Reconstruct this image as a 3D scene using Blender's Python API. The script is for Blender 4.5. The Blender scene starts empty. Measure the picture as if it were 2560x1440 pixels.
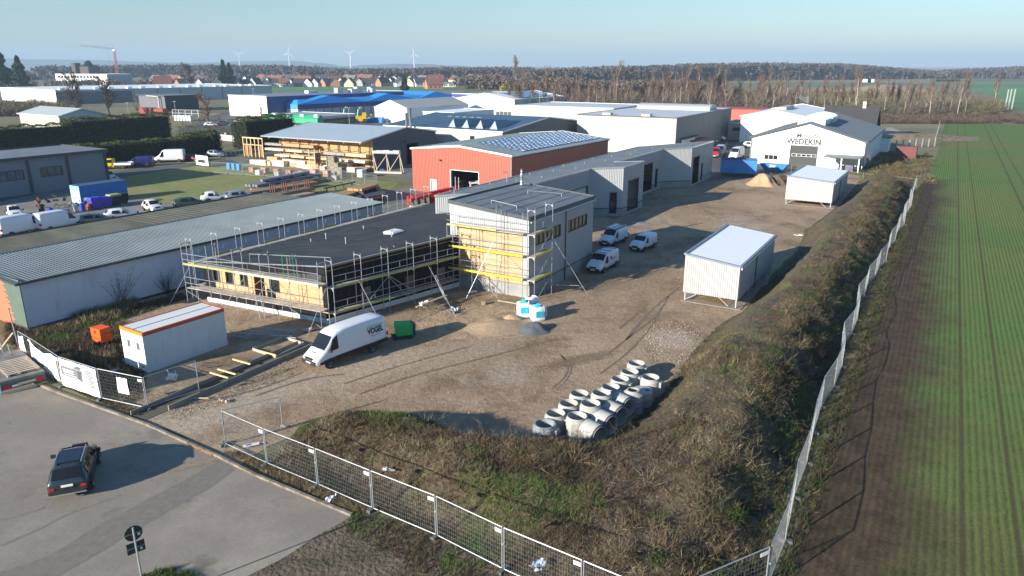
import bpy, math, random
import numpy as np
from mathutils import Vector, Matrix, noise
R=math.radians
random.seed(7); rng=np.random.default_rng(7)
S=bpy.context.scene; COL=S.collection
# ---------------------------------------------------------------- camera, sky, sun
F=1820.; PIT=math.atan(555/F); CP,SP=math.cos(PIT),math.sin(PIT); HC=19.
cd=bpy.data.cameras.new('camera'); cam=bpy.data.objects.new('camera',cd); COL.objects.link(cam)
cam.location=(0,0,HC); cam.rotation_euler=(R(90)-PIT,0,0)
cd.sensor_width=36; cd.lens=36*F/2560; cd.clip_start=.5; cd.clip_end=30000
S.camera=cam
S.render.resolution_x=1024; S.render.resolution_y=576
SUN_AZ=R(233); SUN_EL=R(17.5)
w=bpy.data.worlds.new('World'); S.world=w; w.use_nodes=True
nt=w.node_tree; sky=nt.nodes.new('ShaderNodeTexSky'); sky.sky_type='NISHITA'; sky.sun_disc=False
sky.sun_elevation=SUN_EL; sky.sun_rotation=SUN_AZ; sky.air_density=1.4; sky.dust_density=0; sky.ozone_density=7; sky.altitude=100
bg=nt.nodes['Background']; bg.inputs[1].default_value=.085; nt.links.new(sky.outputs[0],bg.inputs[0])
sl=bpy.data.lights.new('sun','SUN'); sl.energy=5; sl.angle=R(.5); sl.color=(1,.93,.82)
so=bpy.data.objects.new('sun',sl); COL.objects.link(so)
_d=Vector((math.sin(SUN_AZ)*math.cos(SUN_EL),math.cos(SUN_AZ)*math.cos(SUN_EL),math.sin(SUN_EL)))
so.rotation_euler=_d.to_track_quat('Z','Y').to_euler(); so.location=(0,0,60)
S.view_settings.view_transform='Standard'; S.view_settings.look='None'; S.view_settings.exposure=1.1; S.view_settings.gamma=1
S.cycles.max_bounces=5; S.cycles.volume_bounces=0; S.cycles.transparent_max_bounces=8
# ---------------------------------------------------------------- helpers
def G(px,py,z=0.):
    "point on the level z seen at photo pixel"
    u=(px-1280)/F; v=(720-py)/F; dy=CP+v*SP; dz=-SP+v*CP; t=(z-HC)/dz
    return Vector((u*t,dy*t,z))
def zat(X,Y,py):
    k=(720-py)/F; return (k*Y*CP-Y*SP)/(CP+k*SP)+HC
class Fr:
    "plan frame: origin, u axis at azimuth az (clockwise from +Y), v to its left"
    def __init__(s,o,az): s.o=Vector((o[0],o[1],0)); s.az=az; a=R(az); s.u=Vector((math.sin(a),math.cos(a),0)); s.v=Vector((-math.cos(a),math.sin(a),0)); s.rz=R(90-az)
    def w(s,u,v,z=0): return s.o+s.u*u+s.v*v+Vector((0,0,z))
    def l(s,p): d=Vector((p[0],p[1],0))-s.o; return d.dot(s.u),d.dot(s.v)
def lin(c): return tuple(c)+(1,) if len(c)==3 else c
MATS={}
def M(name,c,rough=.7,metal=0,var=.12,vs=1.5,bump=0,bs=25,c2=None,mixs=None,mt=(.45,.6),spec=.5,emit=None,det=4,stretch=None,alpha=None,spots=None):
    if name in MATS: return MATS[name]
    m=bpy.data.materials.new(name); m.use_nodes=True; n=m.node_tree.nodes; l=m.node_tree.links; b=n['Principled BSDF']
    b.inputs['Roughness'].default_value=rough; b.inputs['Metallic'].default_value=metal; b.inputs['Specular IOR Level'].default_value=spec
    tc=n.new('ShaderNodeTexCoord'); vec=tc.outputs['Object']
    if stretch:
        mp=n.new('ShaderNodeMapping'); mp.inputs['Scale'].default_value=stretch; l.new(vec,mp.inputs[0]); vec=mp.outputs[0]
    nz=n.new('ShaderNodeTexNoise'); nz.inputs['Scale'].default_value=vs; nz.inputs['Detail'].default_value=det; nz.inputs['Roughness'].default_value=.65; l.new(vec,nz.inputs[0])
    base=n.new('ShaderNodeRGB'); base.outputs[0].default_value=lin(c); src=base.outputs[0]
    if c2:
        n2=n.new('ShaderNodeTexNoise'); n2.inputs['Scale'].default_value=mixs or vs*.6; n2.inputs['Detail'].default_value=6; n2.inputs['Roughness'].default_value=.7; l.new(vec,n2.inputs[0])
        mr=n.new('ShaderNodeMapRange'); mr.inputs[1].default_value=mt[0]; mr.inputs[2].default_value=mt[1]; l.new(n2.outputs[0],mr.inputs[0])
        mx=n.new('ShaderNodeMix'); mx.data_type='RGBA'; l.new(mr.outputs[0],mx.inputs[0]); l.new(src,mx.inputs[6]); mx.inputs[7].default_value=lin(c2); src=mx.outputs[2]
    for (sc_,a_,b_,col_) in (spots or []):
        n3=n.new('ShaderNodeTexNoise'); n3.inputs['Scale'].default_value=sc_; n3.inputs['Detail'].default_value=7; n3.inputs['Roughness'].default_value=.7; l.new(vec,n3.inputs[0])
        mr=n.new('ShaderNodeMapRange'); mr.inputs[1].default_value=a_; mr.inputs[2].default_value=b_; l.new(n3.outputs[0],mr.inputs[0])
        mx=n.new('ShaderNodeMix'); mx.data_type='RGBA'; l.new(mr.outputs[0],mx.inputs[0]); l.new(src,mx.inputs[6]); mx.inputs[7].default_value=lin(col_); src=mx.outputs[2]
    mr=n.new('ShaderNodeMapRange'); mr.inputs[1].default_value=.25; mr.inputs[2].default_value=.75; mr.inputs[3].default_value=1-var; mr.inputs[4].default_value=1+var; l.new(nz.outputs[0],mr.inputs[0])
    mu=n.new('ShaderNodeMix'); mu.data_type='RGBA'; mu.blend_type='MULTIPLY'; mu.inputs[0].default_value=1; l.new(src,mu.inputs[6]); l.new(mr.outputs[0],mu.inputs[7])
    l.new(mu.outputs[2],b.inputs['Base Color'])
    if bump:
        nb=n.new('ShaderNodeTexNoise'); nb.inputs['Scale'].default_value=bs; nb.inputs['Detail'].default_value=5; l.new(vec,nb.inputs[0])
        bp=n.new('ShaderNodeBump'); bp.inputs['Strength'].default_value=1; bp.inputs['Distance'].default_value=bump; l.new(nb.outputs[0],bp.inputs['Height']); l.new(bp.outputs[0],b.inputs['Normal'])
    if emit: b.inputs['Emission Color'].default_value=lin(emit); b.inputs['Emission Strength'].default_value=1
    MATS[name]=m; return m
def MA(name,rough=.85):
    "material that takes its own colour from the vertex attribute"
    m=bpy.data.materials.new(name); m.use_nodes=True; n=m.node_tree.nodes; l=m.node_tree.links; b=n['Principled BSDF']
    a=n.new('ShaderNodeAttribute'); a.attribute_name='Col'; l.new(a.outputs[0],b.inputs['Base Color']); b.inputs['Roughness'].default_value=rough; b.inputs['Specular IOR Level'].default_value=.2
    return m
def tag(o,label=None,cat=None,group=None,kind=None,category=None):
    cat=cat or category
    if label: o['label']=label
    if cat: o['category']=cat
    if group: o['group']=group
    if kind: o['kind']=kind
    return o
def thing(name,label,cat,loc=(0,0,0),rz=0,group=None):
    o=bpy.data.objects.new(name,None); o.empty_display_size=.3; COL.objects.link(o); o.location=loc; o.rotation_euler=(0,0,rz); return tag(o,label,cat,group)
def hallroot(name,label,cat,fr,group=None): return thing(name,label,cat,fr.o,fr.rz,group)
def copy_tree(root,loc,rz,label=None,scale=None):
    c=root.copy(); COL.objects.link(c); c.location=loc; c.rotation_euler=(0,0,rz)
    if label: c['label']=label
    if scale: c.scale=(scale,)*3 if not hasattr(scale,'__len__') else scale
    def rec(src,dst):
        for ch in src.children:
            k=ch.copy(); COL.objects.link(k); k.parent=dst; k.matrix_parent_inverse=ch.matrix_parent_inverse; rec(ch,k)
    rec(root,c); return c
def link(name,me,mat,parent=None,smooth=False):
    o=bpy.data.objects.new(name,me); COL.objects.link(o)
    if mat is not None:
        me.materials.clear()
        for x in (mat if isinstance(mat,(list,tuple)) else [mat]): me.materials.append(x)
    if parent: o.parent=parent
    if smooth: me.polygons.foreach_set('use_smooth',[True]*len(me.polygons))
    return o
class MB:
    def __init__(s): s.v=[]; s.f=[]; s.m=[]; s.k=0
    def poly(s,pts,rev=False):
        i=len(s.v); s.v+= [tuple(p) for p in pts]; f=list(range(i,i+len(pts))); s.f.append(f[::-1] if rev else f); s.m.append(s.k); return s
    def box(s,x0,y0,z0,x1,y1,z1):
        if x1<x0:x0,x1=x1,x0
        if y1<y0:y0,y1=y1,y0
        if z1<z0:z0,z1=z1,z0
        return s.hexa([(x0,y0,z0),(x1,y0,z0),(x1,y1,z0),(x0,y1,z0)],[(x0,y0,z1),(x1,y0,z1),(x1,y1,z1),(x0,y1,z1)])
    def hexa(s,b,t):
        i=len(s.v); n=len(b); s.v+=[tuple(p) for p in b]+[tuple(p) for p in t]
        s.f.append([i+k for k in range(n)][::-1]); s.f.append([i+n+k for k in range(n)])
        for k in range(n): s.f.append([i+k,i+(k+1)%n,i+n+(k+1)%n,i+n+k])
        s.m+=[s.k]*(n+2); return s
    def slab(s,top,t): return s.hexa([(p[0],p[1],p[2]-t) for p in top],top)
    def bar(s,p,q,wd,h,up=(0,0,1)):
        p=Vector(p); q=Vector(q); d=(q-p).normalized(); up=Vector(up)
        if abs(d.dot(up))>.99: up=Vector((1,0,0))
        a=d.cross(up).normalized()*(wd/2); b=a.cross(d).normalized()*(h/2)
        return s.hexa([p-a-b,p+a-b,p+a+b,p-a+b][::-1],[q-a-b,q+a-b,q+a+b,q-a+b][::-1])
    def tube(s,p,q,r,n=6,r2=None,cap=True):
        p=Vector(p); q=Vector(q); r2=r if r2 is None else r2; d=(q-p)
        if d.length<1e-6: return s
        d.normalize(); a=d.cross(Vector((0,0,1)) if abs(d.z)<.9 else Vector((1,0,0))).normalized(); b=d.cross(a)
        i=len(s.v)
        for k in range(n):
            t=2*math.pi*k/n; s.v.append(tuple(p+(a*math.cos(t)+b*math.sin(t))*r))
        for k in range(n):
            t=2*math.pi*k/n; s.v.append(tuple(q+(a*math.cos(t)+b*math.sin(t))*r2))
        for k in range(n): s.f.append([i+k,i+n+k,i+n+(k+1)%n,i+(k+1)%n][::-1]); s.m.append(s.k)
        if cap: s.f.append([i+k for k in range(n)]); s.f.append([i+n+k for k in range(n)][::-1]); s.m+=[s.k]*2
        return s
    def path(s,pts,r,n=6):
        for a,b in zip(pts,pts[1:]): s.tube(a,b,r,n)
        return s
    def lathe(s,prof,c=(0,0,0),n=24,ax='z'):
        i=len(s.v); m=len(prof)
        for k in range(n):
            t=2*math.pi*k/n
            for r,z in prof:
                p=(r*math.cos(t),r*math.sin(t),z)
                if ax=='y': p=(p[0],p[2],p[1])
                if ax=='x': p=(p[2],p[0],p[1])
                s.v.append((p[0]+c[0],p[1]+c[1],p[2]+c[2]))
        for k in range(n):
            for j in range(m-1):
                a=i+k*m+j; b=i+((k+1)%n)*m+j; s.f.append([a,b,b+1,a+1]); s.m.append(s.k)
        return s
    def rib(s,a,b,c,d,period,depth,solid=False,duty=.5):
        "ribbed sheet: bottom edge a-b, top edge d-c, ribs run from bottom to top, standing out along the normal"
        a,b,c,d=map(Vector,(a,b,c,d)); L=(b-a).length; n=max(1,round(L/period)); N=(b-a).cross(d-a).normalized()*depth
        pr=[]
        e=.08
        for k in range(n):
            pr+=[(k,0),((k+ (1-duty)-e),0),((k+(1-duty)),1),((k+1-e),1)]
        pr.append((n,0)); i=len(s.v)
        for t,o in pr:
            t/=n; s.v.append(tuple(a.lerp(b,t)+N*o)); s.v.append(tuple(d.lerp(c,t)+N*o))
        for k in range(len(pr)-1):
            j=i+2*k; s.f.append([j,j+2,j+3,j+1]); s.m.append(s.k)
        return s
    def mesh(s,name):
        me=bpy.data.meshes.new(name); me.from_pydata(s.v,[],s.f); me.polygons.foreach_set('material_index',s.m); me.update(); return me
    def build(s,name,mat,parent=None,smooth=False,**k):
        o=link(name,s.mesh(name),mat,parent,smooth)
        if k: tag(o,**k)
        return o
def recalc(o):
    import bmesh
    b=bmesh.new(); b.from_mesh(o.data); bmesh.ops.remove_doubles(b,verts=b.verts,dist=1e-5); bmesh.ops.recalc_face_normals(b,faces=b.faces); b.to_mesh(o.data); b.free()
class TM:
    "many coloured triangles gathered with numpy"
    def __init__(s): s.V=[]; s.T=[]; s.C=[]; s.n=0
    def add(s,v,t,c):
        v=np.asarray(v,dtype=np.float32).reshape(-1,3); t=np.asarray(t,dtype=np.int32).reshape(-1,3)
        c=np.broadcast_to(np.asarray(c,dtype=np.float32),(len(v),3)); s.V.append(v); s.T.append(t+s.n); s.C.append(c); s.n+=len(v)
    def blades(s,P,D,wd,col):
        "thin triangles from base P along D"
        P=np.asarray(P,float); D=np.asarray(D,float); n=len(P)
        r=rng.normal(size=(n,3)); a=np.cross(D,r); a/=np.linalg.norm(a,axis=1,keepdims=True)+1e-9; a*=np.reshape(wd,(-1,1))/2
        v=np.stack([P-a,P+a,P+D],1).reshape(-1,3); t=np.arange(3*n).reshape(-1,3)
        col=np.broadcast_to(np.asarray(col,float),(n,3)); s.add(v,t,np.repeat(col,3,axis=0))
    def leaves(s,P,sz,col):
        P=np.asarray(P,float); n=len(P); a=rng.normal(size=(n,3)); a/=np.linalg.norm(a,axis=1,keepdims=True); r=rng.normal(size=(n,3)); b=np.cross(a,r); b/=np.linalg.norm(b,axis=1,keepdims=True)
        z=np.reshape(sz,(-1,1)); v=np.stack([P-a*z,P+a*z*.2+b*z*.8,P+a*z-b*z*.3],1).reshape(-1,3)
        col=np.broadcast_to(np.asarray(col,float),(n,3)); s.add(v,np.arange(3*n).reshape(-1,3),np.repeat(col,3,axis=0))
    def tube(s,p,q,r0,r1,col,n=4):
        p=np.array(p,float); q=np.array(q,float); d=q-p; d/=np.linalg.norm(d)+1e-9; a=np.cross(d,[0,0,1.] if abs(d[2])<.9 else [1.,0,0]); a/=np.linalg.norm(a); b=np.cross(d,a)
        t=np.arange(n)*2*math.pi/n; ring=np.outer(np.cos(t),a)+np.outer(np.sin(t),b)
        v=np.concatenate([p+ring*r0,q+ring*r1]); T=[]
        for k in range(n): j=(k+1)%n; T+=[(k,j,n+j),(k,n+j,n+k)]
        s.add(v,T,col)
    def mesh(s,name):
        V=np.concatenate(s.V); T=np.concatenate(s.T); Cc=np.concatenate(s.C); me=bpy.data.meshes.new(name)
        me.vertices.add(len(V)); me.vertices.foreach_set('co',V.ravel()); me.loops.add(len(T)*3); me.loops.foreach_set('vertex_index',T.ravel())
        me.polygons.add(len(T)); me.polygons.foreach_set('loop_start',np.arange(len(T),dtype=np.int32)*3)
        at=me.color_attributes.new('Col','FLOAT_COLOR','POINT'); at.data.foreach_set('color',np.concatenate([Cc,np.ones((len(Cc),1),np.float32)],1).ravel()); me.update(); return me
    def build(s,name,mat,parent=None,**k):
        o=link(name,s.mesh(name),mat,parent)
        if k: tag(o,**k)
        return o
VEG=MA('plant matter')
def text(name,body,size,mat,parent,loc,rot,ext=.004,off=0.,sx=1,align='CENTER'):
    c=bpy.data.curves.new(name,'FONT'); c.body=body; c.size=size; c.extrude=ext; c.offset=off; c.align_x=align; c.align_y='CENTER'; c.resolution_u=3; c.materials.append(mat)
    t=bpy.data.objects.new(name,c); COL.objects.link(t); bpy.context.view_layer.update()
    me=bpy.data.meshes.new_from_object(t.evaluated_get(bpy.context.evaluated_depsgraph_get())); bpy.data.objects.remove(t)
    o=link(name,me,mat,parent); o.location=loc; o.rotation_euler=rot; o.scale=(sx,1,1); return o
def nse(x,y,sc,seed=0.): return noise.noise(Vector((x*sc+seed*13.7,y*sc-seed*7.1,seed*3.3)))
# ---------------------------------------------------------------- ground
def sheet(name,pts,mat,z,jag=0,step=1.5,**k):
    P=[Vector((p[0],p[1],0)) for p in pts]; out=[]
    if jag:
        for i,(a,b) in enumerate(zip(P,P[1:]+P[:1])):
            n=max(1,min(160,int((b-a).length/step))); nr=(b-a).normalized().cross(Vector((0,0,1)))
            for j in range(n):
                t=j/n; p=a.lerp(b,t); out.append(p+nr*jag*nse(p.x,p.y,.35,i)*2*math.sin(math.pi*min(1,max(.05,t))) )
    else: out=P
    from mathutils.geometry import tessellate_polygon
    vs=[(p.x,p.y,z) for p in out]; tr=tessellate_polygon([out]); me=bpy.data.meshes.new(name); me.from_pydata(vs,[],[list(t) for t in tr]); me.update()
    import bmesh
    b=bmesh.new(); b.from_mesh(me); bmesh.ops.recalc_face_normals(b,faces=b.faces)
    if sum(f.normal.z*f.calc_area() for f in b.faces)<0: bmesh.ops.reverse_faces(b,faces=b.faces)
    b.to_mesh(me); b.free()
    return tag(link(name,me,mat),kind='structure',**k)
PX=lambda *l:[G(*p) for p in l]
FF=Fr((18.45,56.28),30.3)      # frame of the field fence
m_ground=M('winter grass ground',(.12,.12,.05),.95,var=.35,vs=.05,c2=(.19,.155,.08),mixs=.012,mt=(.42,.62))
MB().poly([(-12000,-200,-.012),(12000,-200,-.012),(12000,14000,-.012),(-12000,14000,-.012)]).build('ground',m_ground,kind='structure')
# gravel and earth of the yard
def yardmat():
    m=bpy.data.materials.new('trodden earth and gravel'); m.use_nodes=True; n=m.node_tree.nodes; l=m.node_tree.links; b=n['Principled BSDF']; b.inputs['Roughness'].default_value=.95; b.inputs['Specular IOR Level'].default_value=.15
    tc=n.new('ShaderNodeTexCoord').outputs['Object']
    def N(s,d=5,r=.65,st=None,rot=0):
        v=tc
        if st: mp=n.new('ShaderNodeMapping'); mp.inputs['Scale'].default_value=st; mp.inputs['Rotation'].default_value=(0,0,rot); l.new(tc,mp.inputs[0]); v=mp.outputs[0]
        t=n.new('ShaderNodeTexNoise'); t.inputs['Scale'].default_value=s; t.inputs['Detail'].default_value=d; t.inputs['Roughness'].default_value=r; l.new(v,t.inputs[0]); return t.outputs[0]
    def RMP(x,a,bb,c=0,d=1):
        t=n.new('ShaderNodeMapRange'); t.inputs[1].default_value=a; t.inputs[2].default_value=bb; t.inputs[3].default_value=c; t.inputs[4].default_value=d; l.new(x,t.inputs[0]); return t.outputs[0]
    def MX(f,a,bb,bt='MIX'):
        t=n.new('ShaderNodeMix'); t.data_type='RGBA'; t.blend_type=bt
        if isinstance(f,float): t.inputs[0].default_value=f
        else: l.new(f,t.inputs[0])
        for i,x in ((6,a),(7,bb)):
            if isinstance(x,tuple): t.inputs[i].default_value=lin(x)
            else: l.new(x,t.inputs[i])
        return t.outputs[2]
    c=MX(RMP(N(.06,6),.42,.6),(.29,.205,.13),(.37,.275,.185))
    c=MX(RMP(N(.16,6,.7),.5,.64),c,(.205,.145,.09))
    c=MX(RMP(N(.5,8,.75,(1,.25,1),R(-32)),.52,.72,0,.75),c,(.14,.10,.06))
    st=RMP(N(.09,5),.5,.6); sp=RMP(N(9,3,.8),.6,.68)
    mu=n.new('ShaderNodeMath'); mu.operation='MULTIPLY'; l.new(st,mu.inputs[0]); l.new(sp,mu.inputs[1])
    c=MX(mu.outputs[0],c,(.55,.48,.42))
    c=MX(RMP(N(.22,7,.75),.54,.66,0,.8),c,(.36,.29,.22))
    rag=N(.9,7,.75); fine=N(11,3,.8)
    for px,py,rx,ry,rot,cc,stg,speck in ((600,1010,9,2.6,40,(.40,.32,.235),.8,0),(900,930,9,2.8,48,(.38,.30,.215),.8,0),(1180,880,8,3,35,(.35,.27,.19),.7,0),(1685,850,3.0,2.6,20,(.50,.43,.37),.95,1),(1270,930,3.4,2.2,10,(.42,.35,.29),.6,1),(1450,900,5,1.2,60,(.15,.108,.07),.7,0),(1850,565,9,4,20,(.47,.40,.34),.7,1),(1700,480,9,5,50,(.36,.28,.20),.5,0),(1600,560,6,3,60,(.27,.24,.21),.7,1),(1900,500,10,5,20,(.40,.30,.205),.6,0),(1380,770,4,2,30,(.36,.29,.23),.5,1),(1120,760,5,2.4,60,(.17,.13,.09),.6,0),(620,905,6,2,40,(.15,.12,.085),.6,0),(1560,700,7,3,40,(.24,.175,.115),.6,0)):
        p=G(px,py); mp=n.new('ShaderNodeMapping'); mp.vector_type='TEXTURE'; mp.inputs['Location'].default_value=(p.x,p.y,0); mp.inputs['Rotation'].default_value=(0,0,R(90-rot)); mp.inputs['Scale'].default_value=(rx,ry,50); l.new(tc,mp.inputs[0])
        g=n.new('ShaderNodeTexGradient'); g.gradient_type='SPHERICAL'; l.new(mp.outputs[0],g.inputs[0])
        ad=n.new('ShaderNodeMath'); ad.operation='ADD'; l.new(g.outputs['Fac'],ad.inputs[0]); sb=RMP(rag,.25,.75,-.28,.28); l.new(sb,ad.inputs[1])
        f=RMP(ad.outputs[0],.18,.6,0,stg)
        if speck: mu2=n.new('ShaderNodeMath'); mu2.operation='MULTIPLY'; l.new(f,mu2.inputs[0]); l.new(RMP(fine,.42,.6),mu2.inputs[1]); f=mu2.outputs[0]
        g2=n.new('ShaderNodeMath'); g2.operation='MULTIPLY'; l.new(f,g2.inputs[0]); l.new(RMP(g.outputs['Fac'],0,.12),g2.inputs[1]); c=MX(g2.outputs[0],c,cc)
    c=MX(1.,c,RMP(N(3,6,.8),.3,.7,.72,1.28),'MULTIPLY')
    l.new(c,b.inputs['Base Color'])
    bp=n.new('ShaderNodeBump'); bp.inputs['Distance'].default_value=.12; bp.inputs['Strength'].default_value=.9; l.new(N(2.2,8,.75),bp.inputs['Height']); l.new(bp.outputs[0],b.inputs['Normal'])
    return m
m_yard=yardmat()
yard=PX((365,1062),(545,1140),(600,1160),(760,1080),(1000,1030),(1200,1100),(1560,1180),(1800,900),(2100,560),(2160,440),(1870,405),(1800,400))+[Vector((21,118,0)),Vector((-2,82,0)),Vector((-8,90,0)),Vector((-38,50,0))]
sheet('yard',yard,m_yard,.006,jag=.5)
# asphalt
def asphalt(name,c,c2,sc=.15,mt=(.45,.62)): return M(name,c,.85,var=.13,vs=6,c2=c2,mixs=sc,mt=mt,spec=.3,bump=.006,bs=60,det=8,spots=[(.35,.56,.68,(c[0]*.72,c[1]*.72,c[2]*.72)),(1.6,.66,.72,(c[0]*.45,c[1]*.42,c[2]*.4)),(.22,.6,.72,(c2[0]*1.15,c2[1]*1.08,c2[2]*.95)),(14,.68,.74,(c2[0]*1.4,c2[1]*1.4,c2[2]*1.4))])
m_asph=asphalt('worn grey asphalt',(.225,.197,.16),(.295,.255,.203))
m_asph2=asphalt('dark asphalt',(.085,.085,.085),(.12,.115,.11),.08)
K=[G(-300,830),G(0,925),G(150,985),G(365,1062),G(545,1142),G(640,1190),G(880,1290)]
road=K+PX((700,1400),(560,1470),(300,1560))+[Vector((-22,12,0)),Vector((-60,16,0))]
sheet('asphalt_road',road,m_asph,.004)
m_patch=M('dark asphalt repair',(.175,.155,.128),.9,var=.2,vs=3,bump=.004,bs=60)
sheet('road_patch',PX((545,1150),(590,1172),(520,1225),(330,1330),(150,1440),(0,1500),(-40,1440),(120,1390),(330,1270),(480,1190)),m_patch,.009,jag=.12,step=.6)
m_skid=M('tyre marks',(.20,.178,.148),.9,var=.25,vs=2)
for a in ([(0,1300),(60,1285),(110,1270)],[(0,1365),(80,1330),(180,1280),(300,1238)]):
    p=[G(*x) for x in a]; L=[];Q=[]
    for i,x in enumerate(p):
        d=(p[min(i+1,len(p)-1)]-p[max(i-1,0)]).normalized().cross(Vector((0,0,1)))*.09; L.append(x+d); Q.append(x-d)
    sheet('tyre_mark',L+Q[::-1],m_skid,.013)
# kerb along the road
m_kerb=M('kerb stone',(.23,.195,.155),.9,var=.4,vs=3,c2=(.13,.105,.075),mixs=1.2)
kb=MB()
for a,b in zip(K,K[1:]):
    n=max(1,int((b-a).length)); 
    for j in range(n):
        p=a.lerp(b,(j+.01)/n); q=a.lerp(b,(j+.99)/n)
        kb.bar(p+Vector((0,0,.05)),q+Vector((0,0,.05)),.14,.14+.01*random.random())
kb.build('kerb',m_kerb,kind='structure')
# verge below the road
m_mud=M('muddy verge',(.12,.09,.058),.95,var=.35,vs=2.2,c2=(.075,.06,.03),mixs=.7,bump=.1,bs=5)
sheet('muddy_verge',[G(880,1292),G(1010,1300),G(1300,1440),G(1500,1560),Vector((6,14,0)),Vector((-12,14,0)),G(500,1520),G(560,1472),G(700,1402)],m_mud,.012,jag=.2)
# the field on the right: rows of winter grain, bare strip by the fence
def fieldmat():
    m=bpy.data.materials.new('winter grain in rows'); m.use_nodes=True; n=m.node_tree.nodes; l=m.node_tree.links; b=n['Principled BSDF']; b.inputs['Roughness'].default_value=.95; b.inputs['Specular IOR Level'].default_value=.1
    tc=n.new('ShaderNodeTexCoord').outputs['Object']; sp=n.new('ShaderNodeSeparateXYZ'); l.new(tc,sp.inputs[0])
    def math_(op,a,bb=None,cl=False):
        t=n.new('ShaderNodeMath'); t.operation=op; t.use_clamp=cl
        for i,x in enumerate((a,bb)):
            if x is None: continue
            if isinstance(x,(int,float)): t.inputs[i].default_value=x
            else: l.new(x,t.inputs[i])
        return t.outputs[0]
    def N(s,d=5,r=.65,st=None):
        v=tc
        if st: mp=n.new('ShaderNodeMapping'); mp.inputs['Scale'].default_value=st; l.new(tc,mp.inputs[0]); v=mp.outputs[0]
        t=n.new('ShaderNodeTexNoise'); t.inputs['Scale'].default_value=s; t.inputs['Detail'].default_value=d; t.inputs['Roughness'].default_value=r; l.new(v,t.inputs[0]); return t.outputs[0]
    def RMP(x,a,bb,c=0,d=1):
        t=n.new('ShaderNodeMapRange'); t.inputs[1].default_value=a; t.inputs[2].default_value=bb; t.inputs[3].default_value=c; t.inputs[4].default_value=d; l.new(x,t.inputs[0]); return t.outputs[0]
    def MX(f,a,bb,bt='MIX'):
        t=n.new('ShaderNodeMix'); t.data_type='RGBA'; t.blend_type=bt
        if isinstance(f,float): t.inputs[0].default_value=f
        else: l.new(f,t.inputs[0])
        for i,x in ((6,a),(7,bb)):
            if isinstance(x,tuple): t.inputs[i].default_value=lin(x)
            else: l.new(x,t.inputs[i])
        return t.outputs[2]
    X,Y=sp.outputs[0],sp.outputs[1]   # X along the rows, Y across (negative = away from the fence)
    soil=MX(RMP(N(.8,6,.75),.4,.65),(.055,.040,.026),(.105,.076,.048))
    green=MX(RMP(N(.03,5),.38,.62),(.165,.19,.055),(.115,.205,.05))
    rows=math_('SINE',math_('MULTIPLY',math_('ADD',Y,math_('MULTIPLY',N(.4,3),.10)),2*math.pi/.33))
    rowm=RMP(math_('ADD',rows,math_('MULTIPLY',math_('SUBTRACT',N(2.5,6,.85,(.5,1.5,1)),.5),5.0)),-2.2,.4)
    # density of plants: none near fence, closing in by 6 m, patchy
    dens=RMP(math_('ADD',math_('MULTIPLY',Y,-1),math_('MULTIPLY',math_('SUBTRACT',N(.12,4),.5),7)),12.3,15.6)
    far=RMP(X,86,92)   # beyond, the grain stands up to the fence
    dens=math_('MAXIMUM',math_('MULTIPLY',dens,RMP(N(.05,4,.6,(1,.5,1)),.25,.5,.62,1)),far)
    dens=math_('MULTIPLY',dens,RMP(X,-40,70,.84,1))
    cov=math_('MULTIPLY',rowm,dens)
    c=MX(cov,soil,green)
    # tramlines and drill gaps
    for y0,wd in ((-15.6,.18),(-17.6,.16),(-23.4,.22),(-25.2,.2),(-35,.3)):
        t=math_('ABSOLUTE',math_('ADD',Y,-y0)); c=MX(RMP(t,wd*.5,wd,.6,0),c,(.08,.06,.035))
    c=MX(1.,c,RMP(N(7,4,.8),.3,.7,.7,1.3),'MULTIPLY')
    l.new(c,b.inputs['Base Color'])
    bp=n.new('ShaderNodeBump'); bp.inputs['Distance'].default_value=.10; l.new(math_('ADD',N(5,6,.8),math_('MULTIPLY',rows,.15)),bp.inputs['Height']); l.new(bp.outputs[0],b.inputs['Normal'])
    return m
fo=MB().poly([(-60,-9.3,.01),(-60,-130,.01),(245,-130,.01),(245,-12,.01),(100,-11.4,.01),(78,-10,.01)]).build('grain_field',fieldmat(),kind='structure')
fo.location=FF.o; fo.rotation_euler=(0,0,FF.rz)
# paved and grassed plots on the left and behind
m_lawn=M('lawn',(.17,.19,.045),.95,var=.25,vs=.8,c2=(.22,.20,.07),mixs=.15,bump=.04,bs=8)
m_pave=M('block paving',(.17,.158,.145),.9,var=.14,vs=4,c2=(.21,.195,.175),mixs=.2)
sheet('lawn',PX((285,438),(500,400),(640,408),(800,440),(1000,455),(960,490),(840,520),(640,540),(290,490)),m_lawn,.005,jag=.3)
sheet('parking_paving',PX((-300,640),(-300,540),(300,450),(285,487),(420,500),(640,500),(640,560),(400,640),(0,760)),m_pave,.004)
sheet('back_road',PX((-200,520),(260,432),(400,416),(640,392),(950,372),(950,388),(650,404),(500,414),(280,446),(-200,545)),m_asph2,.008)
sheet('timber_yard_paving',PX((560,392),(960,425),(1010,390),(1400,345),(1480,380),(1200,470),(1000,560),(800,560),(930,490),(1080,455),(900,430),(600,408)),asphalt('pale yard asphalt',(.155,.148,.135),(.2,.19,.17)),.0085)
sheet('hall_yard_paving',PX((1560,370),(1610,338),(1820,320),(2000,330),(1990,440),(1770,450)),m_asph2,.007)
sheet('industrial_yard_paving',PX((430,330),(560,280),(1250,262),(1300,300),(1240,330),(640,380),(600,340)),m_asph2,.003)
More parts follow.
